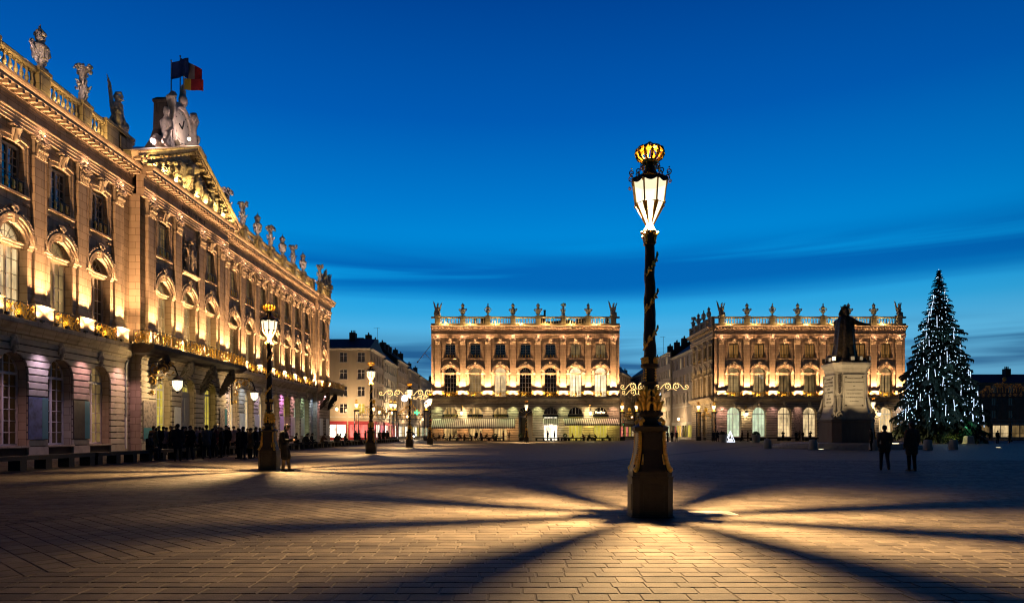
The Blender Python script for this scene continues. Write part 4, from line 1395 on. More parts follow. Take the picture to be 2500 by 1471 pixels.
        L_([(.3, Z(18.85)), (-.27, Z(18.85)), (-.27, Z(19.03)), (-.31, Z(19.05)), (-.31, Z(19.22)), (-.35, Z(19.24)), (-.35, Z(19.38)), (-.44, Z(19.44)), (-.44, Z(19.52)), (.3, Z(19.52))], 'architrave')
        L_([(.3, Z(19.52)), (-.27, Z(19.53)), (-.27, Z(20.15)), (.3, Z(20.15))], 'frieze')
        L_([(.3, Z(20.15)), (-.34, Z(20.15)), (-.38, Z(20.26)), (-.44, Z(20.30)), (-.44, Z(20.56)), (-.96, Z(20.58)), (-.96, Z(20.76)), (-1.02, Z(20.80)), (-1.10, Z(20.92)), (-1.12, Z(21.0)), (.3, Z(21.03))], 'cornice')
        nm = int((x1 - x0) / .56)
        for k in range(nm):
            s.put(MODILLION, 'modillion', x0 + (x1 - x0) * (k + .3) / nm, -.32, Z(20.34), sc=(1, 1, s.k2))
        if balus:
            L_([(.1, Z(21.0)), (-.42, Z(21.0)), (-.42, Z(21.36)), (-.36, Z(21.40)), (-.36, Z(21.48)), (.1, Z(21.48))], 'parapet_base')
            L_([(.06, Z(22.43)), (-.36, Z(22.43)), (-.44, Z(22.50)), (-.44, Z(22.66)), (-.40, Z(22.72)), (.08, Z(22.72))], 'parapet_rail')
        # lamps
        if uplights:
            for i, x in enumerate(pils):
                for sg in (-1, 1):
                    s.put(FLOOD, 'floodlight', x + .66 * sg, -.78, Z(8.0))
                    s.lamp('SPOT', 'uplight', (x + .66 * sg, -.82, Z(8.0) + .24), 420 * amp, WARM, radius=.05, spot=140, aim=(0, .09, 1))
                s.lamp('SPOT', 'wall_fill', (x, -.86, Z(8.0) + .24), 7400 * amp, WARM, radius=.06, spot=78, aim=(0, .05, 1))  # added fill spot with no fixture, evens the wash up the wall
                s.put(BULB_S, 'cornice_bulb', x, -.50, Z(19.0))
                s.lamp('POINT', 'cornice_light', (x, -.60, Z(19.02)), 26 * amp, PINKW, radius=.05)
                if balus and i < n:
                    cx = (x + pils[i + 1]) / 2
                    s.put(BULB_S, 'parapet_bulb', cx - .9, -.86, Z(21.0) + .1)
                    s.lamp('POINT', 'parapet_light', (cx - .9, -.92, Z(21.0) + .16), 130 * amp, WARM2, radius=.05)
            for i in range(n):
                cx = (pils[i] + pils[i + 1]) / 2
                for sg in (-1, 1):
                    s.lamp('POINT', 'arch_light', (cx + 1.40 * sg, -.42, Z(ZS_P) + .22), 10 * amp, WARM, radius=.04)
                if front_rail:
                    s.put(FLOOD, 'floodlight', cx - .4, -.76, Z(8.0))
                    s.lamp('POINT', 'railing_light', (cx - .4, -.78, Z(8.0) + .34), 11 * amp, WARM2, radius=.05)
        if colors:
            for i, x in enumerate(pils):
                c = colors[i % len(colors)]
                if c:
                    s.lamp('SPOT', 'wash_light', (x, -.95, Z(6.9)), c[3] * 4.5, c[:3], radius=.08, spot=100, aim=(0, .10, -1))

# ------------------------------------------------------------------ town hall along the left side
# local x = distance along the square, facade towards +X
HV_K1, HV_K2 = 8.1 / 8.0, 1.065
hv = thing('town_hall', 'long floodlit stone palace with pediment, clock and flags along the square', 'building', (-29.5, 0, 0), R(90))
def hv_facade():
    lw = [29.65, 33.9, 38.15, 42.4, 46.65, 50.9]
    lil, pnk, vio, grn, blu, off = (.80, .62, .95, 130), (1.0, .52, .55, 130), (.95, .35, 1.0, 220), (.6, 1.0, .62, 70), (.55, .75, 1.0, 90), None
    left = Facade(hv, T(0, 0, 0), HV_K1, HV_K2)
    left.build(lw, 25.6, 52.6, ['window'] * 5, [('glass_dim', 'glass_lit', 'glass_dark'), ('glass_dim', 'glass_lit', 'glass_dark'), ('glass_black', 'glass_lit', 'glass_dark'), ('glass_black', 'glass_curtain', 'glass_dark'), ('glass_dim', 'glass_window', 'glass_dark')],
               colors=[pnk, lil, pnk, lil, pnk, pnk])
    mid = Facade(hv, T(0, -.85, 0), HV_K1, HV_K2)
    mid.build([53.9, 58.23, 62.57, 66.9], 52.6, 68.2, ['fan', 'fan', 'fan'], [('glass_olive', 'glass_curtain', 'glass_dim'), ('glass_olive', 'glass_curtain', 'glass_dim'), ('glass_olive', 'glass_curtain', 'glass_dim')],
              upper=[True, False, True], balus=False, front_rail=False, colors=None)
    rw = [70.05 + 4.27 * k for k in range(8)]
    right = Facade(hv, T(0, 0, 0), HV_K1, HV_K2)
    right.build(rw, 68.2, 100.9, ['window'] * 7, [('glass_lit', 'glass_dim', 'glass_dim'), ('glass_lit', 'glass_curtain', 'glass_dim'), ('glass_lit', 'glass_dim', 'glass_dim'), ('glass_lit', 'glass_curtain', 'glass_dim'), ('glass_olive', 'glass_dim', 'glass_dim'), ('glass_green', 'glass_dim', 'glass_dim'), ('glass_green', 'glass_curtain', 'glass_dim')],
                colors=[lil, blu, lil, lil, vio, pnk, grn, blu])
    end = Facade(hv, T(0, -.6, 0), HV_K1, HV_K2)
    end.build([102.2, 106.6], 100.9, 108.0, ['solid'], [('glass_dim', 'glass_dim', 'glass_dim')], colors=[pnk, off], front_rail=False)
    Z = left.z
    M0 = T(0, 0, 0)
    # bulk behind the facades
    b = MB()
    b.box(25.6, 52.6, 1.2, 18, 0, Z(21.0)); b.box(52.6, 68.2, .35, 18, 0, Z(21.02)); b.box(68.2, 100.9, 1.2, 18, 0, Z(21.0)); b.box(100.9, 108.0, .6, 18, 0, Z(21.01))
    link(b.mesh('building_core', ['stone']), 'building_core', hv)
    r_ = MB()
    r_.prism([(25.6, Z(21.0)), (108.0, Z(21.0)), (102, Z(21.0) + 2.2), (31, Z(21.0) + 2.2)], 4.0, 16)
    link(r_.mesh('roof', ['roof_slate']), 'roof', hv)
    # returns of the projecting blocks
    for x, yy in ((52.6, -.85), (68.2, -.85), (100.9, -.6)):
        s_ = MB().box(x - .02 if x < 60 else x - .6, x + .6 if x < 60 else x + .02, yy, .3, Z(7.0), Z(19.0))
        link(s_.mesh('return_wall', ['stone']), 'return_wall', hv)
    # down pipe
    p = MB()
    p.tube([(51.9, -.12, .2), (51.9, -.12, 2.6)], .10, 8)
    link(p.mesh('down_pipe_shoe', ['panel_white'], 50), 'down_pipe_shoe', hv)
    p = MB(); p.tube([(51.9, -.12, 2.6), (51.9, -.12, 6.6), (51.9, -.3, 6.9)], .085, 8)
    link(p.mesh('down_pipe', ['zinc'], 50), 'down_pipe', hv)
    p = MB(); p.tube([(100.2, -.12, .1), (100.2, -.12, 6.9)], .085, 8)
    link(p.mesh('down_pipe', ['zinc'], 50), 'down_pipe', hv)
    # balconies with consoles
    def balcony(xa, xb, y0, y1, cons):
        s_ = MB()
        s_.molding(xa, xb, [(y1, Z(7.3)), (y0 + .45, Z(7.36)), (y0 + .3, Z(7.5)), (y0 + .08, Z(7.62)), (y0, Z(7.70)), (y0, Z(7.96)), (y0 + .06, Z(8.02)), (y1, Z(8.03))])
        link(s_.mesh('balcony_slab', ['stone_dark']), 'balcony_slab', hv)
        n = max(2, int((xb - xa) / 2.0))
        w = (xb - xa - .2) / n
        for i in range(n):
            link(cached(('brail', round(w, 2), i % 3), lambda: make_railing(w, 1.02, 40 + i % 3)), 'railing', hv, T(xa + .1 + w * (i + .5), y0 + .1, Z(8.03)))
        ws = y1 - y0 - .2
        for x, a in ((xa + .1, -PI / 2), (xb - .1, PI / 2)):
            link(cached(('brail', round(ws, 2), 9), lambda: make_railing(ws, 1.02, 49)), 'railing', hv, T(x, (y0 + y1) / 2 + .05, Z(8.03)) @ Rz(a))
        for x in cons:
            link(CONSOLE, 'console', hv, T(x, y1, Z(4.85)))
    balcony(51.4, 69.4, -2.55, -.9, (54.1, 58.2, 62.6, 66.8))
    balcony(101.4, 109.6, -2.7, -.62, (102.6, 106.9))
    for x in (52.6, 55.5, 58.4, 61.3, 64.2, 67.1):
        lamp('POINT', 'balcony_light', hv, (x, -1.7, Z(8.0) + .35), 140, WARM2, .08)
    # door of the middle arch, wooden leaves
    d = MB()
    d.box(-1.2, 1.2, -.06, .04, .05, Z(ZS_G) + .0)
    for sg in (-1, 1):
        for z0, z1 in ((.5, 2.0), (2.3, 4.6)):
            xs = sorted((.14 * sg, 1.05 * sg))
            d.bevbox(xs[0], xs[1], -.11, -.06, z0, z1, .04)
    link(d.mesh('door', ['door_grey']), 'door', hv, T(60.4, -.35, 0))
    # pediment
    zc = Z(21.0)
    xa, xb, ap = 51.0, 69.8, 4.25
    xm = (xa + xb) / 2
    ty = -.85
    t = MB()
    t.prism([(xa + .5, zc), (xb - .5, zc), (xm, zc + ap - .3)], ty - .12, .5)
    link(t.mesh('tympanum', ['stone']), 'tympanum', hv)
    link(RELIEF, 'tympanum_relief', hv, T(xm, ty - .16, zc + .05) @ Sc(1.02, 1.5, .97))
    ln = math.hypot((xb - xa) / 2, ap); an = math.atan2(ap, (xb - xa) / 2)
    prof = [(.3, -.05), (-.30, -.05), (-.34, .10), (-.80, .14), (-.80, .32), (-.92, .40), (-.98, .52), (.3, .56)]
    for sg in (-1, 1):
        c = MB().molding(0, ln + .25, prof)
        Mx = T(xa if sg > 0 else xb, ty, zc) @ (Matrix.Identity(4) if sg > 0 else Matrix.Scale(-1, 4, (1, 0, 0))) @ Matrix.Rotation(-an, 4, 'Y')
        cc = MB(); cc.merge(c, Mx)
        link(cc.mesh('raking_cornice', ['stone']), 'raking_cornice', hv)
        for k in range(14):
            f = (k + .5) / 14
            x = (xa + (xm - xa) * f) if sg > 0 else (xb - (xb - xm) * f)
            link(cached('rdent', lambda: MB().box(-.12, .12, -.5, 0, -.2, -.04).mesh('dentil', ['stone'])), 'dentil', hv, T(x, ty - .28, zc + ap * f) @ Matrix.Rotation(-an * sg, 4, 'Y'))
    rf = MB().prism([(xa, zc + .45), (xm, zc + ap + .5), (xb, zc + .45)][::-1], ty + .3, 9)
    link(rf.mesh('pediment_roof', ['lead']), 'pediment_roof', hv)
    for k in range(9):
        x = xa + 2.0 + (xb - xa - 4.0) * k / 8
        lamp('SPOT', 'pediment_light', hv, (x, ty - 1.05, zc + .12), 380, WARM2, .06, 130, (0, .55, 1))
    # parapet walls and attic block with the clock
    a = MB()
    a.box(48.9, 52.2, -.5, .2, zc, zc + 1.75); a.box(48.7, 52.4, -.6, .3, zc + 1.75, zc + 1.95)
    link(a.mesh('parapet_block', ['stone']), 'parapet_block', hv)
    a = MB().box(68.6, 70.2, -.5, .2, zc, zc + 1.75)
    link(a.mesh('parapet_block', ['stone']), 'parapet_block', hv)
    k = MB()
    kx0, kx1, kz = 58.5, 62.3, zc + 4.6
    rect = lambda a, c0, c1: [(kx0 - a, c0), (kx1 + a, c0), (kx1 + a, c1), (kx0 - a, c1)]
    k.loft([[(x, y, z) for x, y in rect(a, c0, c1)] for a, c0, c1, z in ((.9, -.1, 1.9, zc + 1.5), (.85, -.05, 1.8, zc + 3.2), (.35, 0, 1.4, zc + 4.4), (.05, .05, 1.25, zc + 5.4), (0, .05, 1.2, kz + 3.1), (.08, -.03, 1.28, kz + 3.2), (.10, -.05, 1.3, kz + 3.4), (-.3, .2, 1.1, kz + 3.75))])
    for j in range(4):
        k.box(kx0 - .06, kx0 + .1, .1 + .28 * j, .3 + .28 * j, zc + 5.4, kz + 3.1)
    link(k.mesh('attic_block', ['stone_dark']), 'attic_block', hv)
    fr = MB()
    cx_, cz_ = 60.4, kz + 1.7
    fr.loft([[(cx_ + r * math.cos(2 * PI * i / 28), y, cz_ + r * 1.1 * math.sin(2 * PI * i / 28)) for i in range(28)] for r, y in ((2.0, 0), (2.0, -.35), (1.7, -.55), (1.45, -.45), (1.45, -.2), (.02, -.2))], True, False)
    for sg in (-1, 1):
        fr.tube([(cx_ + sg * 1.6, -.35, cz_ - 1.6), (cx_ + sg * 2.2, -.35, cz_ - .6), (cx_ + sg * 1.9, -.4, cz_ + .8), (cx_ + sg * 2.3, -.4, cz_ + 1.7), (cx_ + sg * 1.8, -.45, cz_ + 2.2)], [.3, .34, .28, .34, .3], 8)
        fr.ball((cx_ + sg * 1.9, -.4, cz_ + 1.7), (.42, .3, .42), 12, 8)
    fr.ball((cx_, -.4, cz_ + 2.5), (.5, .35, .6), 12, 8)
    fr.tube([(cx_, -.35, cz_ + 2.9), (cx_ + .1, -.35, cz_ + 3.4), (cx_ - .05, -.35, cz_ + 3.9)], [.28, .24, .06], 8)
    link(fr.mesh('clock_surround', ['stone_statue'], 45), 'clock_surround', hv)
    f = MB(); f.lathe([(1.44, 0), (1.44, .05), (.02, .055)], 32)
    clock = link(f.mesh('clock_face', ['plaque']), 'clock_face', hv, T(cx_, -.26, cz_) @ Matrix.Rotation(R(90), 4, 'X') @ Sc(1, 1.1, 1))
    hnd = MB()
    for i in range(12):
        a_ = 2 * PI * i / 12
        hnd.box(1.16 * math.cos(a_) - .05, 1.16 * math.cos(a_) + .05, 1.16 * math.sin(a_) - .05, 1.16 * math.sin(a_) + .05, .055, .075)
    hnd.tube([(0, 0, .08), (.3, .75, .08)], .05, 5); hnd.tube([(0, 0, .08), (-.55, .2, .08)], .06, 5)
    link(hnd.mesh('clock_hands', ['letter_dark']), 'clock_hands', clock)
    lamp('POINT', 'clock_light', hv, (59.3, -1.8, zc + 5.1), 260, (1.0, .70, .62), .1)
    link(cached('bigbulb', lambda: MB().ball((0, 0, 0), .13, 10, 8).mesh('bulb', ['bulb'], 60)), 'clock_bulb', hv, T(59.3, -1.45, zc + 4.95))
    # letters on the frieze
    tm = text_mesh('HOTEL DE VILLE', .62, 'letter_dark', .012)
    link(tm, 'lettering', hv, T(60.9, -1.14, Z(19.82)) @ Matrix.Rotation(R(90), 4, 'X') @ Sc(1.0, 1.0, 1))
    # cold light that whitens the roof figures
    for x in (38.15, 42.4, 46.65, 70.3, 74.32, 78.59, 82.86, 87.13, 91.4, 95.67, 101.9, 107.0):
        lamp('SPOT', 'statue_light', hv, (x - 1.9, -.75, Z(22.5)), 130, (1.0, .74, .70), .1, 70, (1.9, .55, 1.9))
    for x in (55.0, 65.8):
        lamp('POINT', 'roof_light', hv, (x, -.2, zc + 3.0 if 52 < x < 68 else zc + 2.6), 350, (1.0, .70, .66), .1)
    return left
HVF = hv_facade()

def hv_statues():
    Z = HVF.z
    zt = Z(22.82)
    q = random.Random(9)
    spots = [(42.4, 'flame_urn'), (38.15, 'putto_b'), (33.9, 'flame_urn'), (46.65, 'putto_a'), (70.3, 'putto_b'), (74.32, 'putto_a'), (78.59, 'flame_urn'), (82.86, 'putto_b'), (87.13, 'flame_urn'), (91.4, 'putto_a'), (95.67, 'flame_urn')]
    lab = {'flame_urn': 'carved stone flaming urn with scroll handles on the town hall parapet', 'putto_a': 'pale stone cherubs holding up a flower basket on the town hall parapet', 'putto_b': 'stone winged children under a bunch of flowers on the town hall parapet'}
    for x, k in spots:
        o = link(STAT[k], 'roof_' + ('urn' if k == 'flame_urn' else 'statue'), None, loc=(-29.5 + .2, x, zt), rz=R(90 + q.uniform(-12, 12)), scale=(1.12, 1.12, 1.12))
        tag(o, lab[k], 'statue', 'statues along the town hall parapet, ' + ('urns' if k == 'flame_urn' else k.replace('putto_a', 'cherubs').replace('putto_b', 'winged children')))
    o = link(STAT['trophy'], 'roof_trophy', None, loc=(-29.4, 50.9, Z(21.0) + 1.95), rz=R(100), scale=(1.25, 1.25, 1.2))
    tag(o, 'stone armour trophy with helmet and spread wings on the parapet beside the pediment', 'statue')
    o = link(STAT['trophy'], 'roof_trophy', None, loc=(-29.4, 69.4, Z(21.0) + 1.75), rz=R(80), scale=(1.15, 1.15, 1.1))
    tag(o, 'stone armour trophy half hidden behind the far slope of the pediment', 'statue')
    o = link(STAT['putto_a'], 'roof_statue', None, loc=(-28.7, 101.9, zt), rz=R(80), scale=(1.1,) * 3)
    tag(o, 'stone figure group beside the eagle on the far end of the town hall', 'statue')
    o = link(STAT['eagle'], 'roof_eagle', None, loc=(-28.7, 104.4, Z(22.72)), rz=R(150), scale=(1.3,) * 3)
    tag(o, 'stone eagle with raised wings on the far end parapet of the town hall', 'statue')
    o = link(STAT['trophy'], 'roof_trophy', None, loc=(-28.7, 107.0, zt), rz=R(60), scale=(.95,) * 3)
    tag(o, 'small stone trophy on the outermost corner of the town hall', 'statue')
    for me, x, f in ((RECL[0], 57.0, 90), (RECL[1], 63.8, 90)):
        o = link(me, 'reclining_statue', None, loc=(-29.2, x, Z(21.0) + 4.15 - .34 * abs(x - 60.4)), rz=R(f), scale=(1.35, 1.35, 1.8))
        tag(o, 'stone seated figure leaning on the clock block, ' + ('flagpole side with one knee raised' if x < 60 else 'on the far side of the clock'), 'statue')
    # flag poles and flags
    zb = Z(21.0) + 8.3
    for (x, y, top, cols, lab_, ang, w, h) in ((-30.15, 60.4, 34.4, ('flag_blue', 'flag_blue', 'flag_blue'), 'dark blue flag on a pole above the clock block', .25, 1.5, 1.5),
                                          (-29.45, 60.6, 34.9, ('flag_blue', 'flag_white', 'flag_red'), 'tricolour flag on the tallest pole above the clock block', -.55, 1.9, 1.5),
                                          (-28.95, 60.2, 32.9, ('flag_yellow', 'flag_red', 'flag_red'), 'red and yellow flag on the shortest pole above the clock block', -.1, 1.7, 1.0)):
        t = thing('flagpole', lab_, 'flag', (x, y, zb - .15))
        p = MB(); p.tube([(0, 0, 0), (0, 0, top - zb)], [.06, .04], 8); p.ball((0, 0, top - zb + .05), .08, 8, 6)
        link(p.mesh('pole', ['zinc'], 50), 'pole', t)
        n = 12
        fl = MB()
        for i in range(n):
            fl.mat(min(2, i * 3 // n))
            def pt(k, zz):
                u = k / n
                return (.05 + w * u, .16 * math.sin(u * 6.0) * u, top - zb - .1 - h * zz + ang * w * u)
            fl.add([pt(i, 1), pt(i + 1, 1), pt(i + 1, 0), pt(i, 0)], [(0, 1, 2, 3)])
            fl.add([(p_[0], p_[1] + .012, p_[2]) for p_ in (pt(i, 0), pt(i + 1, 0), pt(i + 1, 1), pt(i, 1))], [(0, 1, 2, 3)])
        link(fl.mesh('flag', list(cols), 60), 'flag', t)
hv_statues()

# bracket lanterns
def lantern_head(t, z, s=1.0, x=0, y=0, power=300, hang=True):
    """small octagonal wall lantern centred at x,y; z = middle"""
    fr = MB(); n = 8
    for i in range(n):
        a = 2 * PI * (i + .5) / n; c, s_ = math.cos(a), math.sin(a)
        fr.tube([(x + .10 * s * c, y + .10 * s * s_, z - .42 * s), (x + .30 * s * c, y + .30 * s * s_, z - .12 * s), (x + .34 * s * c, y + .34 * s * s_, z + .30 * s)], .016 * s, 4)
    fr.lathe([(.36 * s, z + .30 * s), (.38 * s, z + .36 * s), (.24 * s, z + .50 * s), (.10 * s, z + .58 * s), (.05 * s, z + .75 * s)], 8, (x, y, 0), PI / 8)
    fr.lathe([(.04 * s, z - .55 * s), (.11 * s, z - .45 * s), (.11 * s, z - .40 * s)], 8, (x, y, 0), PI / 8)
    pn = MB().lathe([(.09 * s, z - .41 * s), (.29 * s, z - .12 * s), (.33 * s, z + .30 * s)], 8, (x, y, 0), PI / 8)
    link(pn.mesh('lantern_glass', ['lantern_pane_low']), 'lantern_glass', t)
    link(fr.mesh('lantern_frame', ['iron']), 'lantern_frame', t)
    lamp('POINT', 'lantern_light', t, (x, y, z), power, (1.0, .72, .36), .10 * s)
for yy, lab in ((53.7, 'gilded bracket lantern hanging before the town hall, beside the down pipe'), (69.75, 'gilded bracket lantern hanging at the far corner of the town hall balcony')):
    t = thing('wall_lantern', lab, 'lantern', (-28.62, yy, 0))
    b = MB(); b.mat(0)
    b.box(-.06, .06, -.06, .06, 4.3, 7.2)
    b.tube([(0, 0, 6.9), (.8, 0, 7.0), (1.6, 0, 6.9), (2.1, 0, 6.55), (2.3, 0, 6.0)], .06, 6)
    b.mat(1)
    for c, r_, tr, a0, sg in (((.55, 6.3), .45, 1.4, PI / 2, 1), ((1.25, 6.45), .34, 1.3, PI / 2, -1), ((.35, 5.4), .30, 1.3, PI / 2, -1), ((1.8, 6.75), .24, 1.2, 0, 1), ((.3, 4.6), .24, 1.3, PI, 1)):
        b.tube(spiral(c, r_, tr, a0, sg, 14), .055, 5)
        b.ball((c[0], 0, c[1]), .10, 7, 5)
    for k in range(14):
        a = rnd.random() * 2 * PI
        p = Vector((rnd.uniform(.1, 2.1), rnd.uniform(-.08, .08), rnd.uniform(5.6, 7.0)))
        b.capsule(p, p + Vector((math.cos(a), 0, math.sin(a))) * .25, .07, .02, 5)
    link(b.mesh('bracket', ['iron', 'gold_old'], 50), 'bracket', t)
    lantern_head(t, 5.15, 1.15, 2.3, 0, 1300)

# ------------------------------------------------------------------ the two pavilions across the square
PY = 125.6
pv = thing('cafe_pavilion', 'seven-bay floodlit stone pavilion with striped cafe awnings and roof urns', 'building', (0, PY, 0))
pv2 = thing('museum_pavilion', 'floodlit stone pavilion behind the bronze statue, tall lit ground-floor windows', 'building', (0, PY, 0))
def pavilions():
    f = Facade(pv, T(0, 0, 0), 1.0, 1.0)
    pils = [-13.65 + 4.61 * k for k in range(8)]
    grd = ['shop', 'shop', 'shop', 'door', 'shop', 'shop', 'shop']
    pan = [('glass_room', 'glass_black', 'glass_dark'), ('glass_room', 'glass_curtain', 'glass_dark'), ('glass_room', 'glass_lit', 'glass_dark'), ('glass_black', 'glass_black', 'glass_dark'),
           ('glass_white', 'glass_black', 'glass_dark'), ('glass_olive', 'glass_bright', 'glass_dim'), ('glass_olive', 'glass_bright', 'glass_dim')]
    grn, pk, wh, off = (.95, 1.0, .50, 110), (1.0, .55, .36, 130), (1.0, .74, .38, 150), None
    f.build(pils, -14.85, 19.75, grd, pan, colors=[grn, wh, wh, grn, grn, (.95, 1., .5, 80), wh, pk], frame='frame_white', amp=1.7)
    Z = f.z
    core = MB().box(-14.85, 19.75, 1.2, 15.5, 0, 21.0).box(-14.85, -14.55, 0.02, 1.2, 0, 19).box(19.45, 19.75, .02, 1.2, 0, 19)
    link(core.mesh('building_core', ['stone']), 'building_core', pv)
    rf = MB().prismz([(-13.5, 2.5), (18.5, 2.5), (18.5, 14), (-13.5, 14)], 21.0, 21.3)
    rf.prism([(2.0, 21.3), (14.5, 21.3), (11, 22.9), (4.5, 22.3)], 4, 13)
    link(rf.mesh('roof', ['roof_slate']), 'roof', pv)
    for x, w, h in ((-7.4, .5, 1.1), (-6.0, 1.6, 1.0), (-5.2, .5, 1.3), (4.9, 1.4, 1.6), (6.2, .35, 2.6), (12.6, 1.7, .9), (13.9, .4, 1.2), (14.7, .4, 1.2), (18.2, .7, 1.3)):
        link(MB().box(x, x + w, 7, 7.8, 21.2, 22.6 + h).box(x - .06, x + w + .06, 6.94, 7.86, 22.5 + h, 22.64 + h).mesh('chimney', ['stone_dark']), 'chimney', pv)
    # shop fronts
    def shopfront(cx, glassm, framem, top_glass, board, txt=None, tcol='letter_gold'):
        t_ = MB()
        t_.box(-A_G, A_G, .5, .6, 4.35, 4.85)
        t_.box(-.05, .05, .42, .6, 4.85, 6.1); t_.box(-A_G, -A_G + .09, .42, .6, .02, 4.85); t_.box(A_G - .09, A_G, .42, .6, .02, 4.85)
        for x in (-.62, 0, .62): t_.box(x - .04, x + .04, .45, .6, .02, 4.35)
        for z in (.75, 2.9): t_.box(-A_G, A_G, .47, .6, z - .05, z + .05)
        t_.box(-.03 + .6, .03 + .6, .45, .6, 4.9, 5.9); t_.box(-.63, -.57, .45, .6, 4.9, 5.9)
        w = link(t_.mesh('shopfront', [framem]), 'shopfront', pv, T(cx, 0, 0))
        q = random.Random(int(cx * 10) & 255)
        for (xa, xb, za, zb) in ((-A_G, -.02, .1, 4.35), (.02, A_G, .1, 4.35)):
            link(pane_grid(xa, xb, za, zb, 2, 3, q).mesh('pane', [glassm]), 'pane', w, T(0, .62, 0))
        n = 14
        pf = MB().add([((A_G - .01) * math.cos(PI * i / n), .66, 4.9 + (A_G - .01) * math.sin(PI * i / n)) for i in range(n + 1)], [tuple(range(n, -1, -1))])
        link(pf.mesh('pane', [top_glass]), 'pane', w)
        if board:
            b_ = MB().bevbox(-1.45, 1.45, -.22, -.08, 4.28, 4.82, .03)
            s_ = link(b_.mesh('sign_board', [board]), 'sign_board', pv, T(cx, 0, 0))
            if txt:
                link(text_mesh(txt, .40 if len(txt) > 8 else .46, tcol, .01), 'sign_lettering', s_, T(0, -.235, 4.55) @ Matrix.Rotation(R(90), 4, 'X') @ Sc(.92 if len(txt) > 8 else 1.25, 1, 1))
    cxs = [(pils[i] + pils[i + 1]) / 2 for i in range(7)]
    shopfront(cxs[0], 'glass_room', 'frame_dark', 'glass_room', 'sign_black', 'GRAND CAFE')
    shopfront(cxs[1], 'glass_room', 'frame_dark', 'glass_room', 'sign_black', 'FOY')
    shopfront(cxs[2], 'glass_room', 'frame_dark', 'glass_room', 'sign_black', 'RESTAURANT')
    shopfront(cxs[4], 'glass_white', 'frame_white', 'glass_black', 'sign_black', 'DAUM', 'letter_dark')
    shopfront(cxs[5], 'glass_olive', 'frame_white', 'glass_black', 'sign_black')
    shopfront(cxs[6], 'glass_olive', 'frame_white', 'glass_black', 'sign_black')
    for i, (dx, dz, sgn_) in enumerate(((-.45, 5.2, 'Pizza'), (.45, 5.2, 'Pino'))):
        link(text_mesh(sgn_, .5, 'bulb_warm', .012), 'neon_lettering', pv, T(cxs[6] + dx, .38, dz) @ Matrix.Rotation(R(90), 4, 'X'))
    # passage door
    d = MB().box(-A_G, A_G, .55, .65, .02, 4.6)
    link(d.mesh('door_surround', ['stone_grey']), 'door_surround', pv, T(cxs[3], 0, 0))
    d = MB().box(-.9, .1, .45, .54, .05, 4.2).bevbox(-.8, 0, .4, .45, .4, 2.0, .03).bevbox(-.8, 0, .4, .45, 2.3, 4.0, .03)
    link(d.mesh('door', ['wood_dark']), 'door', pv, T(cxs[3], 0, 0))
    n = 14
    fl = MB().add([(A_G * math.cos(PI * i / n), .6, 4.65 + .25 + A_G * math.sin(PI * i / n)) for i in range(n + 1)], [tuple(range(n, -1, -1))])
    fw = link(fl.mesh('pane', ['glass_black']), 'fanlight', pv, T(cxs[3], 0, 0))
    fb = MB()
    for i in range(1, 6):
        a = PI * i / 6
        fb.tube([(.1 * math.cos(a), .57, 4.9), (A_G * math.cos(a), .57, 4.9 + A_G * math.sin(a))], .025, 4)
    link(fb.mesh('fanlight_bars', ['frame_white']), 'fanlight_bars', fw)
    # awnings
    def awning(xa, xb, y1, z0, z1, lab, n):
        t = thing('awning', lab, 'awning', ((xa + xb) / 2, PY - .05, 0))
        w = xb - xa
        b = MB()
        for i in range(n):
            u0, u1 = -w / 2 + w * i / n, -w / 2 + w * (i + 1) / n
            b.mat(i % 2)
            b.add([(u0, -.05, z0), (u1, -.05, z0), (u1, -y1, z1), (u0, -y1, z1)], [(3, 2, 1, 0)])
            b.add([(u0, -y1, z1), (u1, -y1, z1), (u1, -y1 - .01, z1 - .22), ((u0 + u1) / 2, -y1 - .01, z1 - .30), (u0, -y1 - .01, z1 - .22)], [(4, 3, 2, 1, 0)])
        link(b.mesh('canopy', ['awning', 'awning_stripe']), 'canopy', t)
        fr = MB(); fr.box(-w / 2, w / 2, -y1 - .03, -y1 + .05, z1 - .05, z1 - .012)
        k = max(2, int(w / 4))
        for i in range(k + 1):
            x = -w / 2 + .1 + (w - .2) * i / k
            fr.tube([(x, .05, z0 - .5), (x, -y1, z1 - .03)], .025, 5)
        fr.box(-w / 2, w / 2, -.14, .06, z0 - .02, z0 + .10)
        link(fr.mesh('frame', ['frame_dark']), 'frame', t)
        return t
    a1 = awning(-14.55, .55, 2.6, 4.02, 2.45, 'long pale striped awning over the cafe terrace', 86)
    a2 = awning(5.75, 8.6, .9, 4.05, 3.05, 'short cream striped awning over the bright shop window', 17)
    a3 = awning(9.4, 19.5, 2.4, 4.1, 3.0, 'dark grey striped awning over the yellow-lit shopfront', 52)
    for x in (-12.5, -8.5, -4.5, -.8): lamp('POINT', 'awning_light', a1, (x + 7, -1.3, 2.9), 200, (1.0, .52, .20), .15)
    for x in (-3, 0, 3): lamp('POINT', 'awning_light', a3, (x, -1.2, 3.0), 150, (1.0, .80, .18), .15)
    lamp('POINT', 'awning_light', a2, (0, -1.0, 2.6), 250, (1.0, .85, .60), .15)
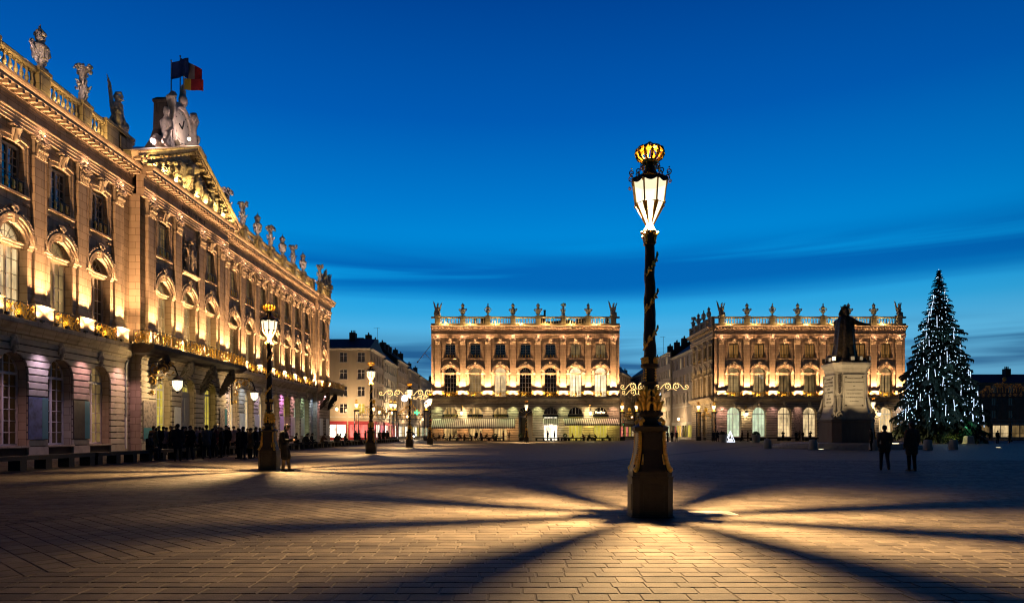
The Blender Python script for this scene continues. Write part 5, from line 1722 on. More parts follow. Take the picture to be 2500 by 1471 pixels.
    for x, lab in ((-9.2, 'wall lantern glowing between the cafe signs above the long awning'), (14.3, 'wall lantern glowing above the dark striped awning')):
        t = thing('wall_lantern', lab, 'lantern', (x, PY - .1, 0))
        b = MB(); b.mat(0); b.tube([(0, 0, 5.6), (0, -.3, 6.3), (0, -.7, 6.4), (0, -.9, 5.9)], .05, 6)
        b.mat(1); b.ball((0, -.3, 6.2), .14, 8, 6); b.ball((0, -.75, 6.4), .10, 8, 6)
        link(b.mesh('bracket', ['iron', 'gold_old'], 50), 'bracket', t)
        lantern_head(t, 5.0, 1.05, 0, -.9, 500)
    # bracket pole on the street side
    b = MB(); b.tube([(0, 0, 1.2), (-2.6, 0, -2.1)], .05, 6); b.tube([(-1.3, 0, -.45), (0, 0, -1.9)], .04, 6); b.ball((-2.6, 0, -2.1), .16, 8, 6)
    link(b.mesh('bracket_pole', ['iron'], 50), 'bracket_pole', pv, T(-14.85, .6, 16.6))

    # ---- museum pavilion
    g = Facade(pv2, T(0, 0, 0), 1.0, 1.0)
    pils2 = [38.5 + 4.657 * k for k in range(8)]
    pan2 = [('glass_green', 'glass_curtain', 'glass_amber'), ('glass_green', 'glass_curtain', 'glass_amber'), ('glass_lit', 'glass_dim', 'glass_amber'), ('glass_lit', 'glass_dim', 'glass_amber'),
            ('glass_lit', 'glass_dim', 'glass_amber'), ('glass_lit', 'glass_curtain', 'glass_amber'), ('glass_lit', 'glass_curtain', 'glass_amber')]
    g.build(pils2, 37.2, 72.3, ['grid', 'grid', 'grid', 'fan', 'fan', 'grid', 'grid'], pan2, frame='frame_dark', amp=1.25,
            colors=[(1., .50, .42, 190), None, (1.0, .55, .5, 60), (1., .6, .45, 70), None, (1., .7, .5, 60), (1., .8, .6, 90), (1., .8, .6, 90)])
    core = MB().box(37.55, 72.3, 1.2, 15.5, 0, 21.0).box(72.0, 72.3, .02, 1.2, 0, 19)
    link(core.mesh('building_core', ['stone']), 'building_core', pv2)
    s_ = Facade(pv2, T(37.2, 15.6, 0) @ Rz(R(-90)), 1.0, 1.0)
    s_.build([.35, 4.1, 7.85, 11.6, 15.1], 0, 15.58, ['solid', 'window', 'window', 'solid'], [('glass_dim', 'glass_dim', 'glass_lit')] + [('glass_olive', 'glass_curtain', 'glass_dim')] * 3,
             pilasters=False, railing=False, uplights=False, frame='frame_dark')
    for x in (3, 8, 13):
        s_.lamp('SPOT', 'side_light', (x, -5.5, 5.0), 1500, (1.0, .66, .30), radius=.2, spot=140, aim=(0, .8, .5))
    b = MB().box(-.7, .7, -.05, .0, 0, 4.4); b.mat(0)
    link(b.mesh('banner', ['poster_photo']), 'banner', pv2, T(pils2[3] + .1, -.10, 1.5))
    t = thing('wall_lantern', 'wall lantern between the first two green-lit museum windows', 'lantern', (pils2[1] - .35, PY - .1, 0))
    b = MB(); b.tube([(0, 0, 5.6), (0, -.3, 6.3), (0, -.7, 6.4), (0, -.9, 5.9)], .05, 6); b.ball((0, -.3, 6.2), .14, 8, 6)
    link(b.mesh('bracket', ['gold_old'], 50), 'bracket', t); lantern_head(t, 4.8, 1.0, 0, -.9, 500)
    t = thing('wall_lantern', 'wall lantern on the museum front at the end of the pedestal wall', 'lantern', (pils2[6] + .6, PY - .1, 0))
    b = MB(); b.tube([(0, 0, 5.6), (0, -.3, 6.3), (0, -.7, 6.4), (0, -.9, 5.9)], .05, 6); b.ball((0, -.3, 6.2), .14, 8, 6)
    link(b.mesh('bracket', ['gold_old'], 50), 'bracket', t); lantern_head(t, 4.8, 1.0, 0, -.9, 500)
    # roof figures
    q = random.Random(4)
    zt = 22.82
    for nm, ps, root_lab in (('cafe', pils, 'the cafe pavilion'), ('museum', pils2, 'the museum pavilion')):
        seq = ['trophy', 'flame_urn', 'vase', 'flame_urn', 'vase' if nm == 'museum' else 'flame_urn', 'putto_a' if nm == 'cafe' else 'flame_urn', 'flame_urn', 'trophy']
        lab = {'flame_urn': 'stone flaming urn on the parapet of ' + root_lab, 'vase': 'stone flower vase with handles on the parapet of ' + root_lab, 'trophy': 'stone winged armour group on a corner of ' + root_lab, 'putto_a': 'stone cherub group on the parapet of ' + root_lab}
        for x, k in zip(ps, seq):
            o = link(STAT[k], 'roof_' + ('urn' if k in ('flame_urn', 'vase') else 'statue'), None, loc=(x, PY - .2, zt), rz=R(q.uniform(-20, 20)), scale=(.98, .98, .98))
            tag(o, lab[k], 'statue', lab[k].replace('stone', 'row of stone'))
    for i, (yy, k) in enumerate(((129.4, 'flame_urn'), (132.9, 'vase'), (136.6, 'flame_urn'), (140.4, 'putto_b'))):
        o = link(STAT[k], 'roof_urn' if i < 3 else 'roof_statue', None, loc=(37.3, yy, zt), rz=R(-80 + 15 * i))
        tag(o, ('stone flaming urn on the street side parapet of the museum pavilion', 'stone vase between two urns on the street side parapet of the museum', 'stone flaming urn on the street side parapet of the museum pavilion', 'stone figure group at the rear end of the museum street parapet')[i], 'statue', 'urns on the street side of the museum' if i in (0, 2) else None)
    return pils, pils2
PILS, PILS2 = pavilions()

# ------------------------------------------------------------------ gilded lamp posts
def make_lamp_post():
    t = thing('lamp_post', 'tall gilded black lamp post', 'lamp post', (0, 0, 0), 0, 'ornate lamp posts of the square')
    chamf = lambda h, c: [(-h + c, -h), (h - c, -h), (h, -h + c), (h, h - c), (h - c, h), (-h + c, h), (-h, h - c), (-h, -h + c)]
    p = MB()
    for z0, z1, h in ((0, .035, .352), (.035, .655, .335), (.655, .685, .345), (.685, .76, .325)):
        p.prismz(chamf(h, .10), z0, z1)
    for a in range(4):
        m = Rz(a * PI / 2)
        bb = MB().bevbox(-.17, .17, -.347, -.33, .12, .56, .008); p.merge(bb, m)
    link(p.mesh('plinth', ['iron_green']), 'plinth', t)
    b = MB()
    prof = [(.325, .76), (.315, .80), (.27, .95), (.235, 1.12), (.225, 1.30), (.225, 1.40), (.275, 1.44), (.285, 1.50), (.20, 1.54), (.15, 1.58), (.14, 1.66), (.20, 1.70), (.20, 1.745)]
    b.loft([[(x, y, z) for x, y in chamf(h, h * .42)] for h, z in prof])
    link(b.mesh('pedestal', ['iron_green']), 'pedestal', t)
    g = MB()
    for k in range(8):
        a = PI / 8 + k * PI / 4
        if k % 2 == 0: a = PI / 4 + (k // 2) * PI / 2
        else: continue
        path = [(1.42, .285), (1.30, .275), (1.12, .285), (.98, .315), (.88, .35), (.80, .385)]
        pts = [(r_ * math.cos(a), r_ * math.sin(a), z) for z, r_ in path]
        g.tube(pts, [.022, .026, .026, .030, .036, .045], 6)
        for i in range(16):
            f = i / 15
            z = 1.42 - .55 * f
            r_ = .292 + .07 * f * f
            g.ball((r_ * math.cos(a), r_ * math.sin(a), z), (.030, .030, .013), 6, 4)
        g.ball((.40 * math.cos(a), .40 * math.sin(a), .80), (.045, .045, .05), 7, 5)
        for s in (-1, 1):
            aa = a + s * .22
            g.tube([(.30 * math.cos(aa), .30 * math.sin(aa), 1.05), (.315 * math.cos(aa), .315 * math.sin(aa), .95), (.34 * math.cos(aa), .34 * math.sin(aa), .88)], [.008, .016, .02], 5)
        # scrolls on the cap and acanthus round the lower column
        g.tube([(.25 * math.cos(a), .25 * math.sin(a), 1.53), (.27 * math.cos(a), .27 * math.sin(a), 1.58), (.22 * math.cos(a), .22 * math.sin(a), 1.63), (.18 * math.cos(a), .18 * math.sin(a), 1.60)], [.035, .038, .036, .03], 6)
    for k in range(4):
        a = PI / 4 + k * PI / 2
        for z0, h, r0, sp in ((1.76, .16, .155, .055), (1.88, .14, .135, .045), (2.00, .12, .12, .04)):
            for s in (-1, 0, 1):
                aa = a + s * .42
                g.tube([(r0 * math.cos(aa), r0 * math.sin(aa), z0), ((r0 + .02) * math.cos(aa), (r0 + .02) * math.sin(aa), z0 + h * .6), ((r0 + sp) * math.cos(aa + s * .2), (r0 + sp) * math.sin(aa + s * .2), z0 + h), ((r0 + sp * .8) * math.cos(aa + s * .35), (r0 + sp * .8) * math.sin(aa + s * .35), z0 + h * .88)], [.03, .035, .024, .012], 6)
        g.tube([(.12 * math.cos(a), .12 * math.sin(a), 1.78), (.115 * math.cos(a), .115 * math.sin(a), 2.18)], [.045, .03], 6)
        for i in range(6):
            g.ball((.118 * math.cos(a), .118 * math.sin(a), 2.28 + .045 * i), (.022 - .001 * i,) * 3, 6, 4)
        for i in range(3):
            aa = a + (i - 1) * .3
            g.ball((.125 * math.cos(aa), .125 * math.sin(aa), 2.60), (.026, .026, .05), 6, 5)
            g.ball((.14 * math.cos(aa), .14 * math.sin(aa), 2.65), (.024, .024, .02), 6, 4)
    link(g.mesh('gilded_mounts', ['gold'], 50), 'gilded_mounts', t)
    # column: knotted shaft with rings
    c = MB()
    c.lathe([(.18, 1.745), (.19, 1.77), (.12, 1.80), (.105, 2.0), (.10, 2.20), (.14, 2.215), (.145, 2.25), (.10, 2.27), (.10, 2.48), (.15, 2.50), (.155, 2.55), (.115, 2.56), (.112, 2.66)], 14)
    rings = []
    for i in range(30):
        f = i / 29
        z = 2.66 + 1.92 * f
        rr = .106 - .026 * f
        rings.append([(rr * (1 + .055 * math.sin(f * 34 + 3 * k_ * 2 * PI / 12) * (1 if 0 < i < 29 else 0)) * math.cos(2 * PI * k_ / 12) + .006 * math.sin(f * 23), rr * (1 + .055 * math.sin(f * 34 + 3 * k_ * 2 * PI / 12)) * math.sin(2 * PI * k_ / 12), z) for k_ in range(12)])
    c.loft(rings)
    c.lathe([(.088, 4.56), (.105, 4.60), (.095, 4.66), (.12, 4.74), (.115, 4.80), (.075, 4.85)], 12)
    link(c.mesh('column', ['iron_green'], 40), 'column', t)
    # gilded sprays wound round the shaft
    g2 = MB()
    for j, z0 in enumerate((2.78, 3.40, 4.02)):
        a0 = R(200) + j * .25
        stem = []
        for i in range(9):
            f = i / 8; a = a0 + 2.3 * f
            rr = .118 - .028 * ((z0 - 2.66) / 1.92) + .012
            stem.append((rr * math.cos(a), rr * math.sin(a), z0 + .36 * f))
        g2.tube(stem, [.010, .013, .014, .014, .014, .013, .012, .010, .006], 5)
        for i in range(1, 8):
            p_ = Vector(stem[i]); n_ = Vector((p_.x, p_.y, 0)).normalized()
            tg = (Vector(stem[i + 1]) - Vector(stem[i - 1])).normalized()
            up = Vector((0, 0, 1)) * (1 if i % 2 else -.6)
            e = p_ + tg * .04 + up * .075 + n_ * .012
            g2.tube([p_, (p_ + e) / 2 + n_ * .01, e, e + n_ * .012 - tg * .01], [.014, .022, .014, .006], 5)
    for k in range(4):
        a = PI / 4 + k * PI / 2
        g2.tube([(.10 * math.cos(a), .10 * math.sin(a), 4.60), (.115 * math.cos(a), .115 * math.sin(a), 4.70), (.145 * math.cos(a), .145 * math.sin(a), 4.73), (.14 * math.cos(a), .14 * math.sin(a), 4.70)], [.02, .026, .022, .012], 6)
        g2.ball((.145 * math.cos(a), .145 * math.sin(a), 4.72), .024, 6, 5)
        g2.ball((.11 * math.cos(a), .11 * math.sin(a), 4.58), .018, 6, 5)
        a += PI / 4
        g2.ball((.125 * math.cos(a), .125 * math.sin(a), 4.765), (.035, .035, .028), 7, 5)
    g2.lathe([(.075, 4.80), (.085, 4.825), (.075, 4.87), (.055, 4.89)], 12)
    link(g2.mesh('gilded_sprays', ['gold'], 50), 'gilded_sprays', t)
    # lantern
    rot = R(15); n = 8
    top, mid, bot = (.300, 5.62), (.250, 5.24), (.055, 4.88)
    P = lambda r_, z, i: (r_ * math.cos(rot + i * PI / 4), r_ * math.sin(rot + i * PI / 4), z)
    fr = MB()
    def strap(a, b_, i, w0, w1):
        an = rot + i * PI / 4
        er, et = Vector((math.cos(an), math.sin(an), 0)), Vector((-math.sin(an), math.cos(an), 0))
        p0, p1 = Vector(P(*a, i)), Vector(P(*b_, i))
        fr.loft([[tuple(p + et * sx * w + er * sy * .008) for sx, sy in ((-1, -1), (1, -1), (1, 1), (-1, 1))] for p, w in ((p0, w0), (p1, w1))])
    for i in range(n):
        strap(bot, mid, i, .005, .038)
        strap(mid, top, i, .013, .012)
        fr.tube([P(*mid, i), P(*mid, i + 1)], .007, 4)
        fr.tube([P(*top, i), P(*top, i + 1)], .016, 4)
        fr.ball(P(mid[0] + .01, mid[1], i), .020, 6, 4)
    link(fr.mesh('lantern_frame', ['gold_old']), 'lantern_frame', t)
    for i in range(n):
        u = MB().add([P(mid[0] - .006, mid[1], i), P(mid[0] - .006, mid[1], i + 1), P(top[0] - .006, top[1], i + 1), P(top[0] - .006, top[1], i)], [(0, 1, 2, 3)])
        link(u.mesh('pane', ['lantern_pane']), 'pane', t)
        l = MB().add([P(bot[0] - .004, bot[1], i), P(bot[0] - .004, bot[1], i + 1), P(mid[0] - .006, mid[1], i + 1), P(mid[0] - .006, mid[1], i)], [(0, 1, 2, 3)])
        link(l.mesh('pane', ['lantern_pane_low']), 'pane', t)
    r_ = MB()
    r_.lathe([(.296, 5.60), (.325, 5.645), (.30, 5.67), (.22, 5.70), (.13, 5.76), (.085, 5.84), (.075, 5.90), (.10, 5.92), (.095, 5.95)], 8, (0, 0, 0), rot)
    for i in range(n):        # scalloped apron over each pane
        a, b_ = Vector(P(.318, 5.63, i)), Vector(P(.318, 5.63, i + 1))
        pts = [a.lerp(b_, k / 8) for k in range(9)]
        low = [p_ + Vector((0, 0, -.015 - .055 * math.sin(PI * k / 8))) for k, p_ in enumerate(pts)]
        for k in range(8):
            r_.add([low[k], low[k + 1], pts[k + 1], pts[k]], [(0, 1, 2, 3)])
    link(r_.mesh('lantern_roof', ['iron_green']), 'lantern_roof', t)
    o_ = MB()
    for i in range(n):
        a = rot + i * PI / 4
        m = Rz(a)
        s_ = MB()
        s_.tube(spiral((.325, 5.74), .055, 1.3, -PI * .6, 1, 12), .011, 5)
        s_.tube(spiral((.20, 5.79), .05, 1.2, -PI * .5, 1, 12), .010, 5)
        s_.tube(spiral((.135, 5.89), .038, 1.2, -PI * .5, 1, 10), .010, 5)
        if i % 2: s_.tube(spiral((.345, 5.57), .032, 1.2, PI * .5, -1, 10), .009, 5)
        s_.ball((.335, 0, 5.81), .014, 5, 4)
        o_.merge(s_, m)
    link(o_.mesh('scrollwork', ['gold_old']), 'scrollwork', t)['kind'] = 'stuff'
    cr = MB()
    cr.lathe([(.125, 5.925), (.135, 5.94), (.13, 5.975), (.12, 5.98)], 16)
    for i in range(12):
        a = 2 * PI * i / 12
        path = [(.125, 5.97), (.195, 6.02), (.232, 6.09), (.215, 6.155), (.14, 6.20), (.04, 6.205)]
        pts = [(q_ * math.cos(a), q_ * math.sin(a), z) for q_, z in path]
        cr.tube(pts, [.018, .028, .032, .032, .028, .016], 5)
        for q_, z in path[1:5]: cr.ball((q_ * 1.03 * math.cos(a), q_ * 1.03 * math.sin(a), z), .014, 5, 4)
    cr.ball((0, 0, 6.25), .05, 8, 6); cr.lathe([(.03, 6.20), (.045, 6.22), (.02, 6.24)], 8)
    link(cr.mesh('crown', ['gold'], 50), 'crown', t)
    lamp('SPOT', 'lantern_light', t, (0, 0, 5.36), 40000, (1.0, .63, .27), .025, 134, (0, 0, -1), 1.0)
    lamp('POINT', 'crown_fill', t, (0, 0, 6.07), 14, (1.0, .55, .12), .04)  # added fill inside the crown so its gold glows, no bulb there
    return t
LAMP = make_lamp_post()
def place_lamps():
    spots = [(2.32, 11.5, 'tall gilded black lamp post with crowned lantern standing alone in a pool of light', 1.0),
             (-9.1, 25.6, 'gilded lamp post with a man in a long coat leaning against it', 1.0),
             (-9.6, 46.5, 'second gilded lamp post of the row, beyond the leaning man', 1.0),
             (-9.96, 66.4, 'third gilded lamp post of the row, under the scroll light garland', 1.0),
             (-10.0, 83.3, 'farthest gilded lamp post of the row, next to the street gate', 1.0),
             (2.15, 102.0, 'gilded lamp post in front of the dark pavilion doorway', 1.0),
             (49.2, 93.0, 'gilded lamp post half hidden behind the statue pedestal', 1.0)]
    for i, (x, y, lab, s) in enumerate(spots):
        o = LAMP if i == 0 else copy_tree(LAMP)
        o.location = (x, y, 0); o['label'] = lab
place_lamps()

# ------------------------------------------------------------------ king's monument
def monument():
    X, Y = 30.8, 63.0
    t = thing('monument_pedestal', 'pale stone statue pedestal with inscribed panels on low round steps', 'pedestal', (X, Y, 0))
    st = MB()
    for r_, z0, z1 in ((6.9, 0, .16), (6.3, .16, .32), (5.7, .32, .48)):
        st.prismz([(r_ * math.cos(2 * PI * i / 40), r_ * math.sin(2 * PI * i / 40)) for i in range(40)], z0, z1)
    link(st.mesh('steps', ['stone_grey']), 'steps', t)
    def sq(h, c): return [(-h + c, -h), (h - c, -h), (h, -h + c), (h, h - c), (h - c, h), (-h + c, h), (-h, h - c), (-h, -h + c)]
    b = MB()
    b.loft([[(x, y, z) for x, y in sq(h, c)] for h, c, z in ((1.84, .57, 2.60), (1.84, .57, 2.75), (1.72, .53, 3.1), (1.58, .5, 3.7), (1.50, .48, 4.6), (1.46, .46, 6.7), (1.48, .46, 6.95), (1.54, .48, 7.15), (1.56, .48, 7.25), (1.68, .52, 7.45), (1.74, .54, 7.55), (1.74, .54, 7.72), (1.55, .5, 7.80))])
    link(b.mesh('pedestal_body', ['marble']), 'pedestal_body', t)
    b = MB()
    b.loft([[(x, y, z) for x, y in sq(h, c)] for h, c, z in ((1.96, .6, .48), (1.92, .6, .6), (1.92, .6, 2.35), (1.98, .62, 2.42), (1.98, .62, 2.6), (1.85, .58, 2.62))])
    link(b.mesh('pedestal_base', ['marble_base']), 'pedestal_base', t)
    lamp('POINT', 'statue_light', t, (-1.9, -1.4, 8.25), 45, (1.0, .66, .30), .1)
    lines_front = ['A STANISLAS LE BIENFAISANT', 'LA LORRAINE RECONNAISSANTE', '1831', 'CE MONUMENT A ETE ELEVE', 'PAR LES DEPARTEMENTS', 'DE LA MEURTHE DE LA MEUSE', 'ET DES VOSGES']
    lines_side = ['STANISLAS', 'LESZCZYNSKI', 'ROI DE POLOGNE', 'DUC', 'DE LORRAINE', 'ET', 'DE BAR', '1737 1766']
    for a, lines, sz in ((0, lines_front, .115), (-PI / 2, lines_side, .25)):
        m = Rz(a)
        pl = MB().box(-.86, .86, -1.56, -1.44, 3.75, 6.55)
        for x0, x1, z0, z1 in ((-1.0, .999, 6.56, 6.66), (-1.0, .999, 3.64, 3.74)): pl.box(x0, x1, -1.60, -1.44, z0, z1)
        for x0, x1 in ((-1.0, -.9), (.9, 1.0)): pl.box(x0, x1, -1.598, -1.44, 3.74, 6.56)
        p_ = link(pl.mesh('inscription_panel', ['plaque']), 'inscription_panel', t, m)
        for i, s_ in enumerate(lines):
            link(text_mesh(s_, sz, 'letter_dark', .006), 'inscription', p_, T(0, -1.568, 6.3 - i * (2.4 / len(lines))) @ Matrix.Rotation(R(90), 4, 'X'))
        for x in (-.74, .74):
            for z in (3.88, 6.42):
                link(cached('stud', lambda: MB().ball((0, 0, 0), .07, 6, 5).mesh('stud', ['bronze'])), 'stud', p_, T(x, -1.57, z))
        for s in (-1, 1):
            v = MB()
            v.tube(spiral((1.42 * s, 3.0), .38, 1.4, PI / 2, -s, 16, y=-1.85), .09, 6)
            v.tube([(1.2 * s, -1.55, 4.6), (1.32 * s, -1.62, 3.9), (1.5 * s, -1.78, 3.3)], [.10, .13, .16], 8)
            link(v.mesh('volute', ['marble'], 50), 'volute', t, m)
        hung = MB()
        for i in range(9):
            hung.ball((-1.25, -1.42, 6.6 - .19 * i), (.17 - .008 * i, .13, .12), 7, 5)
        link(hung.mesh('stone_drop', ['stone_dark'], 60), 'stone_drop', t, m)
    pl = MB()
    pl.loft([[(x, y, z) for x, y in sq(h, c)] for h, c, z in ((1.55, .5, 7.8), (1.45, .45, 7.95), (1.35, .4, 8.15))])
    link(pl.mesh('plinth_cap', ['stone_dark']), 'plinth_cap', t)
    for i, (x, y) in enumerate(((-1.6, -1.2), (-1.5, -.3), (-.2, -1.6), (.5, -1.65), (1.3, -1.55), (1.75, -.6), (-1.55, 1.0), (1.7, .8))):
        f = MB().box(-.2, .2, -.12, .12, .12, .52); f.mat(1).add([(-.16, -.125, .16), (.16, -.125, .16), (.16, -.125, .48), (-.16, -.125, .48)], [(0, 1, 2, 3)]); f.mat(0).box(-.05, .05, -.05, .05, 0, .13)
        link(f.mesh('spotlight', ['iron', 'panel_white']), 'spotlight', t, T(x, y, 7.78) @ Rz(math.atan2(y, x) + PI / 2))
    for x, y in ((-4.9, -5.8), (2.2, -8.2), (-8.4, 1.6)):
        lamp('SPOT', 'pedestal_light', t, (x, y, .06), 2600, (1.0, .74, .42), .08, 30, (-x * .8, -y * .8, 5.6), .5)
    link(cached('disc', lambda: MB().lathe([(.26, 0), (.26, .02), (.02, .025)], 12).mesh('ground_lens', ['ground_light'])), 'ground_lens', t, T(2.0, -4.6, .49))
    k = link(KING, 'king_statue', None, loc=(X - .1, Y, 8.14), rz=R(40), scale=(1.2, 1.15, 1.03))
    tag(k, 'dark bronze crowned king in a long cloak pointing from the stone pedestal', 'statue')
    # stone bollards round the monument
    bm = MB().lathe([(.34, 0), (.36, .05), (.30, .78), (.27, .84), (.02, .86)], 14).mesh('bollard', ['stone_grey'], 40)
    for i in range(5):
        a = R(196 + 31 * i)
        o = link(bm, 'bollard', None, loc=(X + 8.4 * math.cos(a), Y + 8.4 * math.sin(a), 0))
        tag(o, 'squat tapered stone bollard in the ring round the monument', 'bollard', 'bollards round the monument')
    # lamps let into the paving
    for x, y, lab in ((25.9, 63.2 - 6.0, 'glowing lamp let into the paving before the monument steps'), (45.6, 64.0, 'glowing lamp let into the paving in front of the fir tree')):
        g = thing('paving_lamp', lab, 'ground light', (x, y, .002))
        link(MB().lathe([(.34, 0), (.34, .03), (.27, .035)], 16).mesh('ring', ['zinc']), 'ring', g)
        link(MB().lathe([(.27, .033), (.02, .045)], 16).mesh('lens', ['ground_light']), 'lens', g)
monument()

# ------------------------------------------------------------------ street houses behind the square
def townhouse(label, M, length, h, cols, rows, wallm, rng, roof_h=3.2, shop=None, lit=.12, depth=11.0, cornice=True, chim=2, gf=4.2, wframe='frame_white', winw=1.15, name='town_house'):
    """terraced house: local x along the street, front to -y"""
    t = thing(name, label, 'house', (0, 0, 0))
    t.matrix_world = M
    b = MB()
    cw = length / cols
    fh = (h - gf) / rows
    wh = fh * .58
    b.add([(0, 0, 0), (length, 0, 0), (length, 0, gf), (0, 0, gf)], [(0, 1, 2, 3)])
    for i in range(cols):
        for k in range(rows):
            cx = cw * (i + .5)
            z0 = gf + fh * k
            opening_panel(b, cw * i, cw * (i + 1), z0, z0 + fh, winw / 2, z0 + fh * .2, z0 + fh * .2 + wh, .02, 0, .25, 2, cx)
    b.box(0, .02, .01, depth, 0, h); b.box(length - .02, length, .01, depth, 0, h); b.box(0, length, .3, depth, 0, h)
    link(b.mesh('wall', [wallm]), 'wall', t)
    fr = cached(('hwin', winw, round(wh, 2), wframe), lambda: MB().box(-winw / 2, -winw / 2 + .07, -.03, .03, 0, wh).box(winw / 2 - .07, winw / 2, -.03, .03, 0, wh).box(-.04, .04, -.03, .03, 0, wh).box(-winw / 2, winw / 2, -.028, .028, wh * .66 - .03, wh * .66 + .03).box(-winw / 2, winw / 2, -.028, .028, 0, .07).box(-winw / 2, winw / 2, -.028, .028, wh - .07, wh).mesh('window', [wframe]))
    sill = cached(('hsill', winw), lambda: MB().box(-winw / 2 - .12, winw / 2 + .12, -.12, .1, -.14, 0).mesh('sill', ['stone_grey']))
    for i in range(cols):
        for k in range(rows):
            cx, z0 = cw * (i + .5), gf + fh * k + fh * .2
            w = link(fr, 'window', t, T(cx, .18, z0))
            gm = rng.choice(['glass_lit', 'glass_amber', 'glass_olive']) if rng.random() < lit else 'glass_dark'
            link(cached(('hp', winw, round(wh, 2), gm), lambda: MB().add([(-winw / 2, .02, 0), (winw / 2, .02, 0), (winw / 2, .02, wh), (-winw / 2, .02, wh)], [(0, 1, 2, 3)]).mesh('pane', [gm])), 'pane', w)
            link(sill, 'sill', w, T(0, -.18, 0))
    if cornice:
        link(MB().molding(-.1, length + .1, [(.1, h - .35), (-.15, h - .35), (-.2, h - .2), (-.45, h - .1), (-.5, h), (.1, h + .02)]).mesh('cornice', ['stone_grey']), 'cornice', t)
        link(MB().box(0, length, -.08, .02, gf - .15, gf + .1).mesh('string_course', ['stone_grey']), 'string_course', t)
    rf = MB()
    rf.loft([[(-.05, -.4, h), (length + .05, -.4, h), (length + .05, depth + .2, h), (-.05, depth + .2, h)], [(.2, depth * .42, h + roof_h), (length - .2, depth * .42, h + roof_h), (length - .2, depth * .55, h + roof_h), (.2, depth * .55, h + roof_h)]])
    r_ = link(rf.mesh('roof', ['roof_slate']), 'roof', t)
    for k in range(chim):
        x = length * (k + .6) / (chim + .2)
        c = MB().box(x - .6, x + .6, depth * .34, depth * .46, h + roof_h * .5, h + roof_h + 1.2)
        for j in (-.35, 0, .35): c.lathe([(.13, h + roof_h + 1.2), (.10, h + roof_h + 1.75)], 8, (x + j, depth * .40, 0))
        link(c.mesh('chimney', ['stone_dark']), 'chimney', r_)
    if shop:
        n = max(1, int(length / 4))
        sw = length / n
        for i in range(n):
            s_ = MB()
            s_.box(sw * i + .15, sw * (i + 1) - .15, -.18, -.02, 3.05, 3.75)
            s_.box(sw * i + .15, sw * i + .4, -.14, -.02, 0, 3.05); s_.box(sw * (i + 1) - .4, sw * (i + 1) - .15, -.14, -.02, 0, 3.05)
            s_.box(sw * i + .4, sw * (i + 1) - .4, -.12, -.02, 0, .5)
            s_.box(sw * (i + .5) - .06, sw * (i + .5) + .06, -.12, -.02, .5, 3.05)
            so = link(s_.mesh('shopfront', [shop[0]]), 'shopfront', t)
            p_ = MB().add([(sw * i + .4, -.05, .5), (sw * (i + 1) - .4, -.05, .5), (sw * (i + 1) - .4, -.05, 3.05), (sw * i + .4, -.05, 3.05)], [(0, 1, 2, 3)])
            link(p_.mesh('pane', [shop[1 + i % (len(shop) - 1)]]), 'pane', so)
    return t

